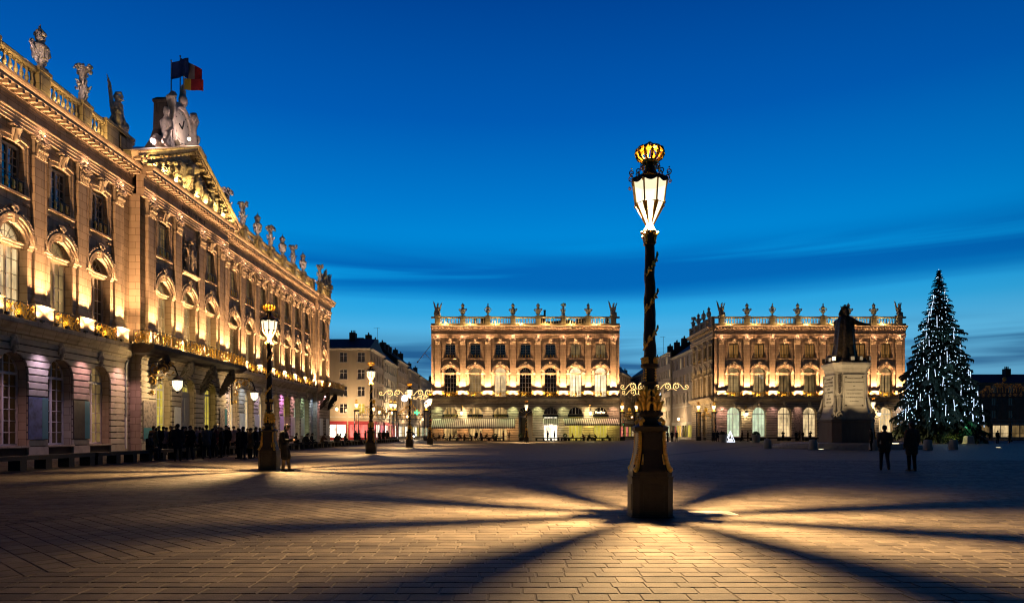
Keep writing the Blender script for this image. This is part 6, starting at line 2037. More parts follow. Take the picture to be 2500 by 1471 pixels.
def streets():
    q = random.Random(12)
    Mfront = lambda x, y: T(x, y, 0)
    Mright = lambda x, y: T(x, y, 0) @ Rz(R(90))       # front towards +X, local x = +Y
    Mleft = lambda x, y: T(x, y, 0) @ Rz(R(-90))       # front towards -X, local x = -Y
    # street beside the town hall
    a = townhouse('plain beige corner house with dark hipped roof beside the town hall', Mfront(-46, 136), 17.7, 18.2, 5, 4, 'render_beige', q, 2.8, ('shop_red', 'glass_redlit', 'glass_dim', 'glass_white', 'glass_redlit'), .2, 16, gf=4.6, winw=1.5)
    townhouse('side wing of the beige corner house with red-lit shop, facing the street', Mright(-28.25, 136.3), 14, 18.2, 5, 4, 'render_beige', q, .4, ('shop_red', 'glass_redlit', 'glass_white', 'glass_redlit'), .05, 10, chim=0, gf=4.6)
    townhouse('pinkish street house with a tall chimney beyond the beige corner house', Mright(-28.2, 150.6), 17, 17.6, 7, 4, 'render_pale', q, 4.8, ('shop_red', 'glass_white', 'glass_lit', 'glass_redlit'), .06, 11, gf=4.4)
    townhouse('narrow street house with carved balcony, between two darker roofs', Mright(-28.0, 167.8), 15, 19.3, 6, 5, 'render_beige', q, 3.5, ('frame_dark', 'glass_white', 'glass_lit'), .08, 11, chim=3)
    townhouse('grey-brown house far along the town hall street', Mright(-27.8, 183.0), 20, 18.6, 8, 4, 'render_grey', q, 4.5, ('frame_dark', 'glass_white', 'glass_olive', 'glass_bright'), .08, 11)
    townhouse('last pale house at the far end of the town hall street', Mright(-27.5, 203.4), 30, 18.2, 10, 4, 'render_pale', q, 3.5, ('frame_dark', 'glass_bright', 'glass_green'), .08, 11)
    townhouse('dark far house closing the town hall street', Mfront(-40, 262), 30, 17.0, 8, 4, 'render_brown', q, 5, ('frame_dark', 'glass_lit', 'glass_bright'), .15, 11)
    # street between the pavilions, right side
    townhouse('olive-grey street house adjoining the museum pavilion', Mleft(37.6, 160.2), 18.8, 18.8, 6, 3, 'render_grey', q, 3.6, ('stone_grey', 'glass_black', 'glass_olive'), .16, 11, gf=7.2)
    townhouse('pale green-grey house with many tall windows in the street behind the lamp post', Mleft(37.2, 184.0), 23.6, 20.4, 9, 5, 'render_pale', q, 2.6, ('stone_grey', 'glass_green', 'glass_dim'), .10, 11, chim=3)
    townhouse('darker house beyond the pale green-grey one in the pavilion street', Mleft(36.6, 214.0), 29.6, 18.0, 9, 4, 'render_brown', q, 3.6, None, .10, 11)
    M70 = T(27.2, 172, 0) @ Rz(R(71))
    townhouse('dark street house seen past the right edge of the cafe pavilion', M70, 17, 16.6, 6, 4, 'render_brown', q, 4.5, ('frame_dark', 'glass_redlit', 'glass_olive'), .14, 11)
    townhouse('second dark house behind the cafe pavilion with lit shops', M70 @ T(17.4, 0, 0), 22, 15.0, 7, 4, 'render_grey', q, 4.0, ('frame_dark', 'glass_lit', 'glass_dim'), .10, 11)
    townhouse('dim far house closing the street between the pavilions', Mfront(28, 262), 40, 15.5, 10, 4, 'render_brown', q, 4, ('frame_dark', 'glass_lit', 'glass_dim'), .12, 10)
    # right-hand background
    townhouse('dim flat-topped building behind the fir tree with one bright window', Mfront(76, 150), 18, 13.5, 6, 3, 'render_grey', q, .6, None, .1, 10, chim=0)
    townhouse('dark house with slate roof behind the gilded fountain railing', Mfront(98, 152), 30, 12.6, 8, 3, 'render_brown', q, 2.2, ('stone_grey', 'glass_lit', 'glass_dim'), .08, 10, chim=3)
    t = thing('rooftop_cabin', 'plain box-shaped rooftop building above the dark house', 'building', (103, 170, 0))
    b = MB().box(0, 7.5, 0, 8, 0, 19.4).box(-.15, 7.65, -.15, 8.15, 19.4, 19.7); b.box(1.2, 3.0, -.06, 0, 16.4, 17.8).box(4.4, 6.2, -.06, 0, 16.4, 17.8)
    link(b.mesh('wall', ['render_brown']), 'wall', t)
    # aerials
    for x, y, z, lab in ((-31.5, 160, 22.0, 'thin rooftop aerial above the pinkish street house'), (39.5, 178, 22.5, 'thin aerial on the roof of the pale green-grey house')):
        a_ = thing('aerial', lab, 'aerial', (x, y, z))
        m = MB().tube([(0, 0, -1.5), (0, 0, 4.0)], .04, 5).tube([(-.9, 0, 3.9), (.5, 0, 3.9)], .025, 4)
        for k in range(5): m.tube([(-.8 + .28 * k, -.3, 3.9), (-.8 + .28 * k, .3, 3.9)], .018, 4)
        link(m.mesh('mast', ['iron']), 'mast', a_)
    # street lamps of the side streets (lit globes on wall brackets)
    for x, y, z, p in ((-26.6, 131.5, 6.0, 2200), (-34.0, 132.5, 6.0, 2200), (-27.2, 140, 5.6, 700), (-27.2, 155, 6.0, 2600), (-27.0, 176, 5.6, 2600), (-26.8, 205, 5.5, 2600), (36.6, 150, 4.4, 1500), (36.0, 168, 5.6, 2200), (31.4, 178.5, 5.6, 700)):
        t = thing('street_lantern', 'small glowing lantern on a house wall in the side street', 'lantern', (x, y, 0), 0, 'lanterns on the side street walls')
        s = 1 if x < 0 else -1
        link(MB().tube([(-s * 1.2, 0, z + .5), (0, 0, z + .6), (0, 0, z + .3)], .04, 5).mesh('bracket', ['iron']), 'bracket', t)
        link(MB().ball((0, 0, z), (.26, .26, .34), 10, 8).mesh('globe', ['bulb_warm'], 60), 'globe', t)
        lamp('POINT', 'street_light', t, (s * 2.2, -.6, z - .1), p, (1.0, .66, .34), .3)
    # garlands of light across the streets
    def light_garland(x0, x1, y, z, lab, n):
        t = thing('light_garland', lab, 'light garland', ((x0 + x1) / 2, y, z))
        w = x1 - x0
        b = MB()
        seg = w / n
        for i in range(n):
            cx = -w / 2 + seg * (i + .5)
            s = seg / 8.0
            for sg in (-1, 1):
                b.tube(spiral((cx + 1.05 * s * sg, .05), .85 * s, 1.45, -PI / 2 if sg > 0 else -PI / 2, -sg, 18), .055, 5)
                b.tube([(cx + 1.2 * s * sg, 0, .9 * s), (cx + 2.0 * s * sg, 0, .35 * s), (cx + 2.7 * s * sg, 0, -.55 * s), (cx + 3.3 * s * sg, 0, -.55 * s)], .055, 5)
                b.tube(spiral((cx + 3.3 * s * sg, 0), .55 * s, 1.2, -PI / 2, sg, 14), .055, 5)
                b.tube([(cx + .2 * s * sg, 0, -.6 * s), (cx + .45 * s * sg, 0, .6 * s), (cx + 1.0 * s * sg, 0, .95 * s)], .055, 5)
        link(b.mesh('light_tube', ['garland_light']), 'light_tube', t)
        link(MB().tube([(-w / 2 - 1.5, .1, 1.2), (w / 2 + 1.5, .1, 1.2)], .02, 4).mesh('wire', ['iron']), 'wire', t)
        return t
    light_garland(-27.6, -15.0, 141, 9.6, 'scrolling warm light garland strung across the town hall street', 2)
    light_garland(-25.0, -15.0, 172, 10.2, 'second light garland farther along the town hall street', 2)
    light_garland(22.4, 36.9, 142, 11.0, 'scrolling warm light garland strung between the pavilions', 2)
    light_garland(27.5, 35.5, 172, 11.6, 'farther light garland between the pavilions, near the cafe corner', 1)
    for x, y, z, lab in ((-21.7, 138, 8.4, 'white globe of tiny lights hanging under the town hall street garland'), (-17.4, 141, 7.6, 'white light globe hanging beside the cafe pavilion wall'), (30.3, 142, 9.2, 'white globe of tiny lights hanging behind the lamp post column')):
        t = thing('light_globe', lab, 'light globe', (x, y, z))
        b = MB(); q2 = random.Random(int(x * 7))
        b.ball((0, 0, 0), .62, 12, 9)
        for i in range(60):
            v = Vector((q2.gauss(0, 1), q2.gauss(0, 1), q2.gauss(0, 1))).normalized() * .66
            b.ball(v, .07, 5, 4)
        link(b.mesh('globe', ['globe_light'], 60), 'globe', t)
        link(MB().tube([(0, 0, .6), (0, 0, 2.4)], .015, 4).mesh('wire', ['iron']), 'wire', t)
    # shop signs and signals
    t = thing('pharmacy_sign', 'green glowing cross sign on a street shop', 'sign', (-22.3, 160, 6.2))
    link(MB().box(-.2, .2, -.1, .1, -.6, .6).box(-.6, -.2, -.098, .098, -.2, .2).box(.2, .6, -.098, .098, -.2, .2).mesh('cross', ['neon_green']), 'cross', t)
    link(MB().tube([(-5.8, 0, 0), (-.5, 0, 0)], .05, 5).mesh('arm', ['iron']), 'arm', t)
    lamp('POINT', 'sign_light', t, (0, -.6, 0), 60, (.1, 1.0, .4), .3)
    for x, y, lab in ((-15.6, 131, 'traffic signal showing red at the corner of the cafe pavilion'), (24.5, 150, 'traffic signal with red and green lights in the pavilion street')):
        t = thing('traffic_signal', lab, 'traffic light', (x, y, 0))
        link(MB().tube([(0, 0, 0), (0, 0, 3.0)], .06, 8).mesh('pole', ['iron']), 'pole', t)
        link(MB().box(-.16, .16, -.12, .12, 3.0, 4.0).mesh('housing', ['iron']), 'housing', t)
        link(MB().ball((0, -.13, 3.8), (.12, .05, .12), 8, 6).mesh('red_lamp', ['neon_red']), 'red_lamp', t)
        if x > 0: link(MB().ball((0, -.13, 3.2), (.12, .05, .12), 8, 6).mesh('green_lamp', ['neon_green']), 'green_lamp', t)
    # cars waiting in the side street
    def car(x, y, rz, lab):
        t = thing('car', lab, 'car', (x, y, 0), rz)
        b = MB()
        prof = [(-2.1, .35), (2.1, .35), (2.15, .7), (1.95, .9), (1.1, .98), (.45, 1.42), (-1.1, 1.45), (-1.85, 1.0), (-2.1, .9)]
        rings = []
        for y_, k in ((-.84, .94), (-.78, 1.0), (.78, 1.0), (.84, .94)):
            rings.append([(px * (1 if pz < .95 else .98), y_ * (1 if pz < 1.0 else .82), pz * k + .02) for px, pz in prof])
        b.loft(rings)
        link(b.mesh('body', ['car_paint'], 35), 'body', t)
        g = MB()
        for s in (-1, 1):
            g.add([(-1.5, s * .80, 1.0), (.95, s * .80, 1.0), (.42, s * .72, 1.36), (-1.05, s * .72, 1.38)], [(0, 1, 2, 3)])
        g.add([(1.13, -.66, 1.0), (1.13, .66, 1.0), (.50, .58, 1.42), (.50, -.58, 1.42)], [(0, 1, 2, 3)])
        link(g.mesh('window', ['glass_dark']), 'window', t)
        for wx in (-1.3, 1.3):
            for s in (-1, 1):
                w = MB().lathe([(.20, -.1), (.31, -.1), (.33, -.05), (.33, .05), (.31, .1), (.20, .1)], 16)
                wo = link(w.mesh('wheel', ['rubber'], 50), 'wheel', t, T(wx, s * .74, .33) @ Matrix.Rotation(R(90), 4, 'X'))
                link(MB().lathe([(.2, -.105), (.19, -.11), (.02, -.08)], 12).lathe([(.2, .105), (.19, .11), (.02, .08)], 12).mesh('rim', ['zinc']), 'rim', wo)
        for s in (-1, 1):
            link(MB().ball((2.12, s * .6, .72), (.07, .17, .11), 10, 6).mesh('headlight', ['headlight'], 60), 'headlight', t)
            lamp('SPOT', 'headlight_beam', t, (2.25, s * .6, .7), 260, (1, .93, .8), .08, 60, (1, 0, -.06))
    car(-20.6, 139, R(-82), 'dark car with bright headlights waiting in the street beside the cafe')
    car(-16.2, 152, R(-95), 'second dark car behind the gate with its headlights on')
streets()

# ------------------------------------------------------------------ gilded iron gates
def gate(name, label, M, w, h=5.0, lanterns=True, mats=('iron', 'gold'), power=90, fan=True, dens=.16):
    t = thing(name, label, 'gate', (0, 0, 0)); t.matrix_world = M
    q = random.Random(int(w * 31))
    for s in (-1, 1):
        x = s * w / 2
        p = MB(); p.mat(0)
        for dx in (-.32, .32):
            for dy in (-.2, .2): p.box(x + dx - .05, x + dx + .05, dy - .05, dy + .05, 0, h)
        p.box(x - .45, x + .45, -.3, .3, 0, .7); p.box(x - .48, x + .48, -.33, .33, h, h + .22)
        p.mat(1)
        for k in range(7):
            z = .95 + (h - 1.2) * k / 6
            for s2 in (-1, 1): p.tube(spiral((x + .14 * s2, z), .15, 1.2, PI / 2, s2, 8, y=-.2), .03, 4)
            p.ball((x, -.22, z + .28), (.08, .05, .14), 6, 4)
        p.mat(1)
        p.lathe([(.34, h + .22), (.40, h + .3), (.2, h + .5), (.12, h + .6)], 8, (x, 0, 0))
        link(p.mesh('pillar', list(mats)), 'pillar', t)
        if lanterns:
            lb = MB().lathe([(.10, h + .6), (.30, h + 1.0), (.32, h + 1.35)], 8, (x, 0, 0))
            link(lb.mesh('lantern_glass', ['lantern_pane_low']), 'lantern_glass', t)
            c = MB()
            c.lathe([(.36, h + 1.35), (.26, h + 1.5), (.10, h + 1.6)], 8, (x, 0, 0))
            for i in range(8):
                a = 2 * PI * i / 8
                c.tube([(x + .12 * math.cos(a), .12 * math.sin(a), h + 1.6), (x + .3 * math.cos(a), .3 * math.sin(a), h + 1.8), (x + .06 * math.cos(a), .06 * math.sin(a), h + 2.05)], .035, 4)
                c.tube([(x + .10 * math.cos(a), .10 * math.sin(a), h + .6), (x + .33 * math.cos(a), .33 * math.sin(a), h + 1.35)], .02, 4)
            c.ball((x, 0, h + 2.1), .10, 7, 5)
            link(c.mesh('lantern_crown', ['gold']), 'lantern_crown', t)
            lamp('POINT', 'gate_light', t, (x, -.45, h + 1.15), power, (1.0, .70, .34), .15)
    n = int((w - .9) / dens)
    b = MB(); b.mat(0)
    for i in range(n):
        x = -w / 2 + .45 + (w - .9) * (i + .5) / n
        b.box(x - .018, x + .018, -.018, .018, .15, h - .6)
    for z in (.2, 1.3, h - 1.3, h - .6): b.box(-w / 2 + .4, w / 2 - .4, -.04, .04, z - .04, z + .04)
    b.mat(1)
    for i in range(n):
        x = -w / 2 + .45 + (w - .9) * (i + .5) / n
        if i % 2: b.capsule((x, 0, 1.34), (x, 0, 1.62), .04, .012, 5)
    m = max(3, int(w / .8))
    for i in range(m):
        x = -w / 2 + .5 + (w - 1.0) * (i + .5) / m
        b.tube(spiral((x, h - .95), .27, 1.4, PI / 2, 1 if i % 2 else -1, 12, y=-.05), .04, 4)
    link(b.mesh('bars', list(mats)), 'bars', t)
    c = MB(); c.mat(1)
    hh = 1.9 if fan else .8
    for i in range(m * 2):
        u = (i + .5) / (m * 2)
        x = -w / 2 + .5 + (w - 1.0) * u
        z1 = h - .55 + hh * math.sin(PI * u) * q.uniform(.35, .95)
        s = -1 if u < .5 else 1
        r_ = .20 + .22 * math.sin(PI * u)
        c.tube(spiral((x, z1 - r_ * .3), r_, 1.35, -PI / 2, s, 12), .05, 4)
        c.tube([(x, 0, h - .6), (x + .05 * s, 0, z1 - r_)], .035, 4)
        a = q.random() * PI
        c.capsule((x, 0, z1), (x + .25 * math.cos(a), 0, z1 + .25 * math.sin(a)), .08, .02, 5)
    c.ball((0, 0, h + hh - .2), (.3, .12, .42), 9, 6)
    link(c.mesh('crest', list(mats)), 'crest', t)
    return t
gate('street_gate', 'gilded gate with bracket lanterns in front of the red-lit shop', T(-24.5, 121.0, 0) @ Rz(R(8)), 6.0, 5.2)
gate('street_gate', 'gilded openwork gate across the street beside the cafe pavilion', T(-18.2, 122.5, 0), 5.6, 5.2)
gate('street_gate', 'gilded gate with crowned lantern at the right corner of the cafe pavilion', T(21.4, 124.5, 0), 2.6, 5.0, fan=False)
gate('street_gate', 'gilded gate with crowned lantern at the left corner of the museum pavilion', T(35.4, 124.5, 0), 2.8, 5.0, fan=False)
gate('fountain_gate', 'tall dim gilded fountain screen to the right of the fir tree', T(81.5, 113.0, 0) @ Rz(R(-25)), 9.0, 8.6, False, ('iron', 'gold_old'))
gate('fountain_railing', 'lower dim gilded railing at the right edge of the square', T(91.5, 109.0, 0) @ Rz(R(-25)), 11.0, 5.4, False, ('iron', 'gold_old'), fan=False)
for x, y in ((79, 108), (88, 105)):
    t = thing('screen_light', 'small floodlight on the paving before the gilded screen', 'floodlight', (x, y, 0), 0, 'floodlights before the gilded screen')
    link(FLOOD, 'housing', t, Sc(1.6, 1.6, 1.6))
    lamp('SPOT', 'beam', t, (0, 0, .35), 220, (1.0, .6, .22), .1, 110, (.3, 1, .9))

# ------------------------------------------------------------------ Christmas fir
def fir_tree():
    X, Y, H = 59.4, 95.0, 24.0
    t = thing('fir_tree', 'huge dark Christmas fir covered in white fairy lights and icicle tubes', 'tree', (X, Y, 0))
    q = random.Random(33)
    tr = MB().tube([(0, 0, 0), (0, 0, H * .5), (.05, 0, H - .3)], [.42, .26, .03], 8)
    link(tr.mesh('trunk', ['bark'], 50), 'trunk', t)
    # a few branch shapes: a drooping stem with rows of ragged needle sprays
    def branch(seed):
        r_ = random.Random(seed); v, f = [], []
        n = 18
        for i in range(n):
            u = (i + .6) / n
            px, pz = u, .10 * math.sin(u * 2.6) - .30 * u * u
            ln = (.36 * (1 - u) + .10) * r_.uniform(.7, 1.15)
            for s in (-1, 1):
                for k in range(3):
                    a = s * (R(48) + r_.uniform(-.3, .3))
                    dz = r_.uniform(-.10, .05) - .05 * k
                    tip = (px + ln * math.cos(a), ln * math.sin(a), pz + dz)
                    m = (px + ln * .5 * math.cos(a) + .03, ln * .5 * math.sin(a) * .9, pz + dz * .3 + .03)
                    b = len(v)
                    w = .022 + .012 * r_.random()
                    v += [(px - w, 0, pz + .01), (px + w, 0, pz - .01), (m[0] + w, m[1], m[2] - .02), (m[0] - w, m[1] + w * s, m[2] + .02), tip]
                    f += [(b, b + 1, b + 2, b + 3), (b + 3, b + 2, b + 4)]
        b = len(v)
        v += [(0, -.012, 0), (0, .012, 0), (.5, .01, .03), (.5, -.01, .03), (1.0, 0, -.22)]
        f += [(b, b + 1, b + 2, b + 3), (b + 3, b + 2, b + 4)]
        return v, f
    kinds = [branch(s) for s in range(6)]
    V, Fc = [], []
    surface = []
    z = 2.0
    while z < H - .3:
        u = (z - 2.0) / (H - 2.0)
        rad = (5.5 * (1 - u) ** 1.0 + .25) * (1.0 if u > .06 else .95)
        nb = max(5, int(9 + 15 * (1 - u)))
        for k in range(nb):
            a = 2 * PI * (k + q.random() * .9) / nb
            l = rad * q.uniform(.62, 1.14)
            if q.random() < .05: l *= 1.13
            tilt = R(-8 + 24 * u + q.uniform(-8, 8))
            zz = z + q.uniform(-.3, .3)
            vs, fs = kinds[q.randrange(6)]
            b = len(V)
            ca, sa, ct, st = math.cos(a), math.sin(a), math.cos(tilt), math.sin(tilt)
            wd = max(l * .62, .5)
            for x, y, w in vs:
                xx, ww = x * l * ct - w * l * .6 * st, x * l * st + w * max(l, 1.2) * .7
                yy = y * wd
                V.append((ca * xx - sa * yy, sa * xx + ca * yy, zz + ww))
            Fc += [tuple(b + i for i in f_) for f_ in fs]
            surface.append((a, l, zz + l * st - .16 * l, u))
        z += .36 * (1 - u * .45)
    me = bpy.data.meshes.new('crown'); me.from_pydata(V, [], Fc); me.materials.append(MATS['needles'])
    link(me, 'crown', t)
    # fairy lights
    bm = MB().ball((0, 0, 0), .046, 6, 4).mesh('fairy_light', ['fairy_light'])
    pts = []
    while len(pts) < 900:
        u = 1 - math.sqrt(q.random())
        zz = 2.6 + (H - 2.6) * u
        rad = (5.0 * (1 - u) ** 1.0 + .15) * q.uniform(.86, 1.05)
        a = q.random() * 2 * PI
        pts.append((rad * math.cos(a), rad * math.sin(a), zz))
    pts.append((0, 0, H + .1))
    near = sorted(range(len(pts)), key=lambda i: pts[i][1])[:300]
    for i in near:
        k_ = q.uniform(.65, 1.35)
        link(bm, 'fairy_light', t, T(*pts[i]) @ Sc(k_, k_, k_))
    rest = MB(); s_ = set(near)
    for i, p in enumerate(pts):
        if i not in s_: rest.ball(p, .046 * q.uniform(.65, 1.35), 5, 3)
    o = link(rest.mesh('fairy_lights_rest', ['fairy_light']), 'fairy_light_strings', t); o['kind'] = 'stuff'
    tm = MB().tube([(0, 0, 0), (0, 0, -1.6)], .028, 6).mesh('icicle_tube', ['icicle_light'])
    for k in range(46):
        u = 1 - math.sqrt(q.random()) if k > 4 else .75 + .04 * k
        zz = 3.6 + (H - 4.5) * u
        rad = 5.2 * (1 - u) ** 1.0 + .2
        a = R(-180 * q.random()) if k % 5 else q.random() * 2 * PI
        o = link(tm, 'icicle_tube', t, T(rad * math.cos(a), rad * math.sin(a), zz))
        o.rotation_euler = (q.uniform(-.08, .08), q.uniform(-.08, .08), 0)
        o.scale = (1, 1, q.uniform(.6, 1.05))
    for zz, rr in ((5, 5.6), (10, 4.4), (15, 3.0)):
        lamp('POINT', 'string_light', t, (-rr * .5, -rr * 1.1, zz), 130, (.5, .75, 1.0), .5)
    # shrubs and hut light at its foot
    g = thing('shrub_bed', 'low leafy shrubs lit green and yellow at the foot of the fir', 'shrub', (X - 1.2, Y - 4.5, 0))
    v, f = [], []
    for i in range(2600):
        a, r_ = q.random() * 2 * PI, q.random() ** .5
        c = Vector((2.3 * r_ * math.cos(a), 1.1 * r_ * math.sin(a), .15 + 1.5 * q.random() * (1 - .5 * r_)))
        d = Vector((q.gauss(0, 1), q.gauss(0, 1), q.gauss(0, 1))).normalized(); e = d.orthogonal().normalized()
        b = len(v); s = .10
        v += [tuple(c - d * s), tuple(c + e * s * .45), tuple(c + d * s), tuple(c - e * s * .45)]
        f.append((b, b + 1, b + 2, b + 3))
    me = bpy.data.meshes.new('leaves'); me.from_pydata(v, [], f); me.materials.append(MATS['leaf'])
    link(me, 'leaves', g)
    lamp('POINT', 'shrub_light', g, (-.6, -1.6, .8), 60, (1.0, .85, .2), .1)
    lamp('POINT', 'shrub_light', g, (1.2, -1.2, 2.2), 45, (.2, 1.0, .45), .1)
    st = MB()
    for i in range(8): st.tube([(q.uniform(-1.5, 1.5), q.uniform(-.5, .5), 0), (q.uniform(-1.8, 1.8), q.uniform(-.6, .6), 1.4)], .03, 4)
    link(st.mesh('stems', ['bark']), 'stems', g)
fir_tree()

# ------------------------------------------------------------------ long benches
def benches():
    def bench(L, n, name='bench'):
        t = thing('bench', '', 'bench')
        link(MB().box(-.24, .24, 0, L, .40, .56).mesh('seat', ['bench']), 'seat', t)
        lm = cached('bleg', lambda: MB().box(-.22, .22, -.17, .17, 0, .40).mesh('leg', ['bench']))
        for i in range(n): link(lm, 'leg', t, T(0, .17 + (L - .34) * i / (n - 1), 0))
        return t
    y = 20.6
    i = 0
    while y < 106:
        t = bench(8.5, 7)
        t.location = (-18.0, y, 0)
        t['label'] = 'long low black bench on square legs along the town hall side'
        t['group'] = 'benches along the town hall'
        y += 8.72
        i += 1
    for k, x in enumerate((-9.0, -3.4, 6.2, 10.6, 15.2)):
        t = bench(4.2, 4); t.location = (x, 119.6, 0); t.rotation_euler = (0, 0, R(-90)); t.location.x = x - 2.1
        t['label'] = 'low black bench in a line before the cafe terrace'; t['group'] = 'benches before the cafe terrace'
    for k, x in enumerate((41.0, 47.5, 54.0)):
        t = bench(5.4, 4); t.location = (x - 2.7, 119.6, 0); t.rotation_euler = (0, 0, R(-90))
        t['label'] = 'low dark bench in a line before the museum windows'; t['group'] = 'benches before the museum'
benches()

# ------------------------------------------------------------------ posters on the town hall
def posters():
    def poster(y, w, h, z, mats, lab, split=.68):
        x = -29.37 if not 52.6 < y < 68.2 else -28.52
        if 100.9 < y: x = -28.77
        t = thing('poster', lab, 'poster', (x, y, z), R(90))
        p = MB().bevbox(-w / 2, w / 2, -.05, .0, 0, h, .01); link(p.mesh('board', [mats[0]]), 'board', t)
        if len(mats) > 1:
            b = MB()
            if split > 0: b.box(w / 2 - w * (1 - split), w / 2 - .02, -.054, -.05, .02, h - .02)
            else: b.box(-w / 2 + .02, w / 2 - .02, -.054, -.05, .02, h * .30)
            link(b.mesh('coloured_strip', [mats[1]]), 'coloured_strip', t)
        return t
    poster(42.3, 1.75, 2.6, 1.0, ('poster_sky', 'poster_teal'), 'blue city photo poster with teal strip on the town hall pier')
    poster(46.55, 1.75, 2.6, 1.0, ('poster_night', 'poster_teal'), 'dark night photo poster with teal strip on the town hall pier')
    t = poster(53.7, 1.9, 3.0, .9, ('poster_photo', 'poster_teal'), 'brown photo poster with teal foot beside the down pipe', -1)
    poster(58.2, 1.1, 2.2, 1.4, ('panel_white',), 'grey notice board between the yellow-lit arches')
    poster(67.4, 1.6, 2.6, 1.2, ('poster_photo', 'poster_teal'), 'grey photo poster with teal strip under the far balcony end')
    for k in range(1, 7):
        poster(70.05 + 4.27 * k, 1.5, 2.5, 1.0, ('panel_white',), 'blank white panel on a pier of the town hall far wing')['group'] = 'white panels on the far wing'
    poster(102.9, 1.6, 2.6, 1.0, ('panel_white',), 'white panel on the end block of the town hall beside its down pipe')
    poster(106.3, 1.6, 2.6, 1.0, ('panel_white',), 'white panel at the outer corner of the town hall end block')
posters()

# ------------------------------------------------------------------ cafe terrace
def terrace():
    q = random.Random(8)
    ch = thing('cafe_chair', 'dark cafe chair on the terrace', 'chair', (0, 0, 0), 0, 'cafe terrace chairs')
    link(MB().bevbox(-.21, .21, -.21, .21, .43, .47, .01).mesh('seat', ['wood_dark']), 'seat', ch)
    link(MB().box(-.21, .21, .19, .22, .62, .88).box(-.2, -.17, .19, .22, .47, .62).box(.17, .2, .19, .22, .47, .62).mesh('backrest', ['wood_dark']), 'backrest', ch)
    for sx in (-1, 1):
        for sy in (-1, 1): link(cached('cleg', lambda: MB().box(-.018, .018, -.018, .018, 0, .43).mesh('leg', ['iron'])), 'leg', ch, T(.18 * sx, .18 * sy, 0))
    tb = thing('cafe_table', 'small round cafe table', 'table', (0, 0, 0), 0, 'cafe terrace tables')
    link(MB().lathe([(.36, .70), (.37, .73), (.02, .735)], 16).mesh('table_top', ['panel_white']), 'table_top', tb)
    link(MB().lathe([(.22, 0), (.22, .03), (.04, .06), (.035, .70)], 10).mesh('leg', ['iron']), 'leg', tb)
    first = True
    coats = ['coat_black', 'coat_brown', 'coat_grey', 'coat_navy', 'coat_red', 'coat_black']
    n = 0
    for x, y in [(-13.6 + 1.9 * k, 121.6 + .7 * (k % 2)) for k in range(7)] + [(10.2 + 2.1 * k, 122.0 + .6 * (k % 2)) for k in range(5)]:
        t = tb if first else copy_tree(tb)
        cafe = x < 5
        where = 'under the long pale awning' if cafe else 'under the dark striped awning'
        t.location = (x, y, 0); t['label'] = 'small round pale-topped cafe table ' + where; t['group'] = 'cafe tables ' + where
        for s in (-1, 1):
            c = ch if first else copy_tree(ch)
            first = False
            c.location = (x + .62 * s, y + q.uniform(-.1, .1), 0); c.rotation_euler = (0, 0, R(90 * s) * -1 + q.uniform(-.2, .2)); c['label'] = 'dark cafe chair ' + where; c['group'] = 'cafe chairs ' + where
            if q.random() < (.85 if cafe else .6):
                person('sit' if q.random() < .5 else 'sit_lean', (x + .62 * s, y, 0), -R(90 * s) + q.uniform(-.2, .2), 'person sitting at a cafe table ' + where, q.choice(coats), 'jeans', q.choice(['hair_dark', 'hair_grey']), group='people sitting ' + where)
    for x, y, k, lab in ((-6.3, 121.2, 'stand', 'person in black standing at the edge of the cafe terrace'), (-5.6, 121.6, 'chat', 'waiter in dark clothes standing among the cafe tables'), (-1.5, 121.0, 'stand', 'tall dark figure standing at the right end of the long awning'), (-.5, 121.3, 'pockets', 'person with hands in pockets beside the end of the long awning'),
                         (6.4, 122.6, 'stand', 'person looking into the bright white shop window'), (7.6, 122.4, 'chat', 'person gesturing before the bright white shop window')):
        person(k, (x, y, 0), q.uniform(-3, 3), lab, q.choice(coats))
    # chairs first placed above; planters with small clipped trees by the door
    for x in (-3.0, 1.6, 9.4):
        t = thing('planter', 'square dark planter with a clipped bush on the terrace', 'planter', (x, 120.8, 0), 0, 'planters on the terrace')
        link(MB().prismz([(-.3, -.3), (.3, -.3), (.3, .3), (-.3, .3)], 0, .55, 1.1).mesh('box', ['wood_dark']), 'box', t)
        v, f = [], []
        for i in range(500):
            d = Vector((q.gauss(0, 1), q.gauss(0, 1), q.gauss(0, 1))).normalized()
            c = d * (.35 * q.uniform(.7, 1)) + Vector((0, 0, .95)); e = d.orthogonal(); b = len(v)
            v += [tuple(c - e * .06), tuple(c + d * .05), tuple(c + e * .06), tuple(c - d * .03)]; f.append((b, b + 1, b + 2, b + 3))
        me = bpy.data.meshes.new('bush'); me.from_pydata(v, [], f); me.materials.append(MATS['leaf']); link(me, 'bush', t)
terrace()

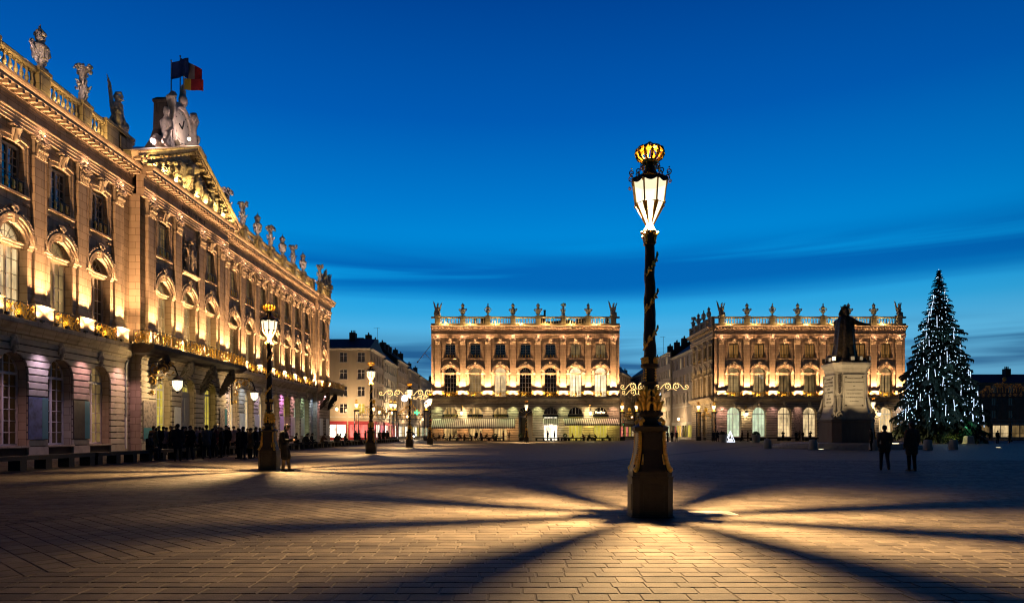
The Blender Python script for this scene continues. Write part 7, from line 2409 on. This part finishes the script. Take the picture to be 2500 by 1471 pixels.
# ------------------------------------------------------------------ people on the square
def people():
    q = random.Random(17)
    m = person('lean_phone', (-8.35, 25.05, 0), R(90), 'man in long black coat and tan trousers leaning on a lamp post with phone', 'coat_black', 'trousers_tan', 'hair_dark', 1.0)
    # phone in hand
    ph = thing('phone', 'pale glowing phone held by the man in the long coat', 'phone', (-8.35 + .42, 25.05 + .01, 1.155))
    link(MB().box(-.04, .04, -.035, .035, 0, .012).mesh('case', ['sign_black']), 'case', ph)
    link(MB().box(-.036, .036, -.031, .031, .0125, .015).mesh('screen', ['panel_white']), 'screen', ph)
    # queue before the town hall
    coats = [('coat_tan', 'tan'), ('coat_black', 'black'), ('coat_black', 'black'), ('coat_brown', 'brown'), ('coat_lilac', 'lilac'), ('coat_black', 'black'), ('coat_grey', 'grey'), ('coat_navy', 'navy'), ('coat_red', 'maroon')]
    kinds = ['stand', 'pockets', 'chat', 'walk', 'stand']
    i = 0
    for px in range(372, 640, 9):
        Y = q.uniform(33.6, 44.0) if px < 520 else q.uniform(35.5, 46.0)
        X = (px - 1250 + q.uniform(-4, 4)) / F_PX * Y
        c, nm = coats[i % 9]
        k = kinds[(i * 7 + i // 5) % 5]
        verb = {'stand': 'standing still', 'pockets': 'with hands in pockets', 'chat': 'with one hand raised', 'walk': 'stepping forward'}[k]
        person(k, (X, Y, 0), q.uniform(-PI, PI), 'person in a %s coat %s in the crowd before the town hall' % (nm, verb), c, q.choice(['jeans', 'coat_black']), q.choice(['hair_dark', 'hair_dark', 'hair_grey']), q.uniform(.93, 1.06), 'crowd before the town hall, ' + nm + ' ' + k)
        i += 1
    person('sit', (-18.0, 33.9, .06), R(90), 'person in black sitting on the bench at the near end of the crowd', 'coat_black')
    # sitting along the far benches
    for j, (px, Y) in enumerate(((722, 57), (741, 57.5), (750, 60), (761, 60.6), (786, 66), (818, 72), (825, 73.5), (843, 79), (872, 86))):
        X = -17.95
        Y = X * F_PX / (px - 1250)
        person(q.choice(['sit', 'sit_lean']), (X, Y, .06), R(90) + q.uniform(-.3, .3), 'person sitting on the black bench beyond the lamp post', q.choice(['coat_black', 'coat_navy', 'coat_brown']), group='people sitting along the far benches')
    # passers-by at the street mouth
    for j, (px, Y) in enumerate(((868, 96), (876, 97), (892, 99), (927, 92), (936, 94), (945, 98), (1560, 112), (1570, 114), (1630, 112), (1641, 112.5), (1652, 113))):
        person(q.choice(['stand', 'walk', 'pockets']), ((px - 1250) * Y / F_PX, Y, 0), q.uniform(-PI, PI), 'dark figure walking at the mouth of the street ' + ('beside the town hall' if px < 1200 else 'between the pavilions'), q.choice(['coat_black', 'coat_navy', 'coat_brown']), 'coat_black', group='passers-by ' + ('by the town hall' if px < 1200 else 'between the pavilions'))
    for px, Y, k, lab in ((1742, 108, 'stand', 'person standing beside the tapered planter near the museum corner'), (1752, 108.5, 'chat', 'person talking near the museum corner, hand raised'), (1762, 107, 'pockets', 'person with hands in pockets behind the small light pyramid'),
                          (1812, 114, 'walk', 'person walking past the first green-lit museum window'), (1826, 113, 'stand', 'broad dark figure before the first museum pier'), (1912, 117, 'photo', 'person raising both hands to take a photo before the museum window'),
                          (1944, 116, 'stand', 'person standing close to the monument on the museum side'), (1952, 116.6, 'pockets', 'second person with hands in pockets near the monument steps'), (1960, 116, 'chat', 'third person of the group near the monument steps, gesturing'), (1978, 115, 'photo', 'person photographing in front of the fan-topped museum window'),
                          (2127, 54, 'stand', 'dark figure standing against the right side of the pedestal'), (2152, 96, 'pockets', 'distant person by the last museum window'), (2436, 92, 'stand', 'dark figure standing before the gilded fountain screen'), (2465, 96, 'pockets', 'dim figure at the far right by the railing')):
        person(k, ((px - 1250) * Y / F_PX, Y, 0), q.uniform(-PI, PI), lab, q.choice(['coat_black', 'coat_navy', 'coat_brown']), 'coat_black')
    person('walk', ((2160 - 1250) * 25.2 / F_PX, 25.2, 0), R(160), 'woman in a brown jacket walking across the dark right side of the square', 'coat_umber', 'jeans', 'hair_dark', .96)
    person('stand', ((2226 - 1250) * 25.0 / F_PX, 25.0, 0), R(185), 'man in a dark brown coat beside the walking woman', 'coat_umber', 'coat_black', 'hair_dark', 1.03)
people()

# ------------------------------------------------------------------ planters, light pyramid, low stones
def oddments():
    pm = MB().lathe([(.46, 0), (.50, .05), (.62, 1.05), (.68, 1.12), (.60, 1.16), (.55, 1.05)], 18).mesh('pot', ['stone_grey'], 40)
    q = random.Random(2)
    for px, Y, lab in ((1846, 100, 'tapered pale stone planter before the second museum window'), (1766, 104, 'tapered pale stone planter near the museum corner')):
        t = thing('stone_planter', lab, 'planter', ((px - 1250) * Y / F_PX, Y, 0))
        link(pm, 'pot', t)
        v, f = [], []
        for i in range(420):
            d = Vector((q.gauss(0, 1), q.gauss(0, 1), abs(q.gauss(0, 1)))).normalized()
            c = d * (.55 * q.uniform(.4, 1)) + Vector((0, 0, 1.1)); e = d.orthogonal(); b = len(v)
            v += [tuple(c - e * .08), tuple(c + d * .07), tuple(c + e * .08), tuple(c - d * .04)]; f.append((b, b + 1, b + 2, b + 3))
        me = bpy.data.meshes.new('foliage'); me.from_pydata(v, [], f); me.materials.append(MATS['leaf']); link(me, 'foliage', t)
    t = thing('light_pyramid', 'small glowing wire pyramid of lights between the stone planters', 'light', ((1783 - 1250) * 104 / F_PX, 104, 0))
    b = MB()
    for i in range(4):
        a = PI / 4 + i * PI / 2
        a2 = a + PI / 2
        b.tube([(.75 * math.cos(a), .75 * math.sin(a), .06), (0, 0, 1.7)], .035, 4)
        b.tube([(.75 * math.cos(a), .75 * math.sin(a), .06), (.75 * math.cos(a2), .75 * math.sin(a2), .06)], .035, 4)
    b.ball((0, 0, .3), .25, 8, 6)
    link(b.mesh('frame', ['globe_light']), 'frame', t)
    bm = MB().loft([[(x * k, y * k, z) for x, y in ((-.5, -.5), (.5, -.5), (.5, .5), (-.5, .5))] for k, z in ((1.0, 0), (.98, .06), (.78, .95), (.70, 1.02))]).mesh('block', ['stone_grey'])
    for px, Y, lab in ((2365, 88, 'tapered pale stone block to the right of the fir tree'), (2392, 92, 'second pale stone block farther right of the fir tree')):
        o = link(bm, 'stone_block', None, loc=((px - 1250) * Y / F_PX, Y, 0)); tag(o, lab, 'stone block')
oddments()

hatch = link(MB().prismz([(-.37, -.27), (.37, -.27), (.37, .27), (-.37, .27)], 0, .014, .985).mesh('access_cover', ['stone_grey']), 'access_cover', None, loc=(3.48, 11.85, .001))
tag(hatch, 'pale rectangular access cover in the paving beside the solitary lamp post', 'cover')
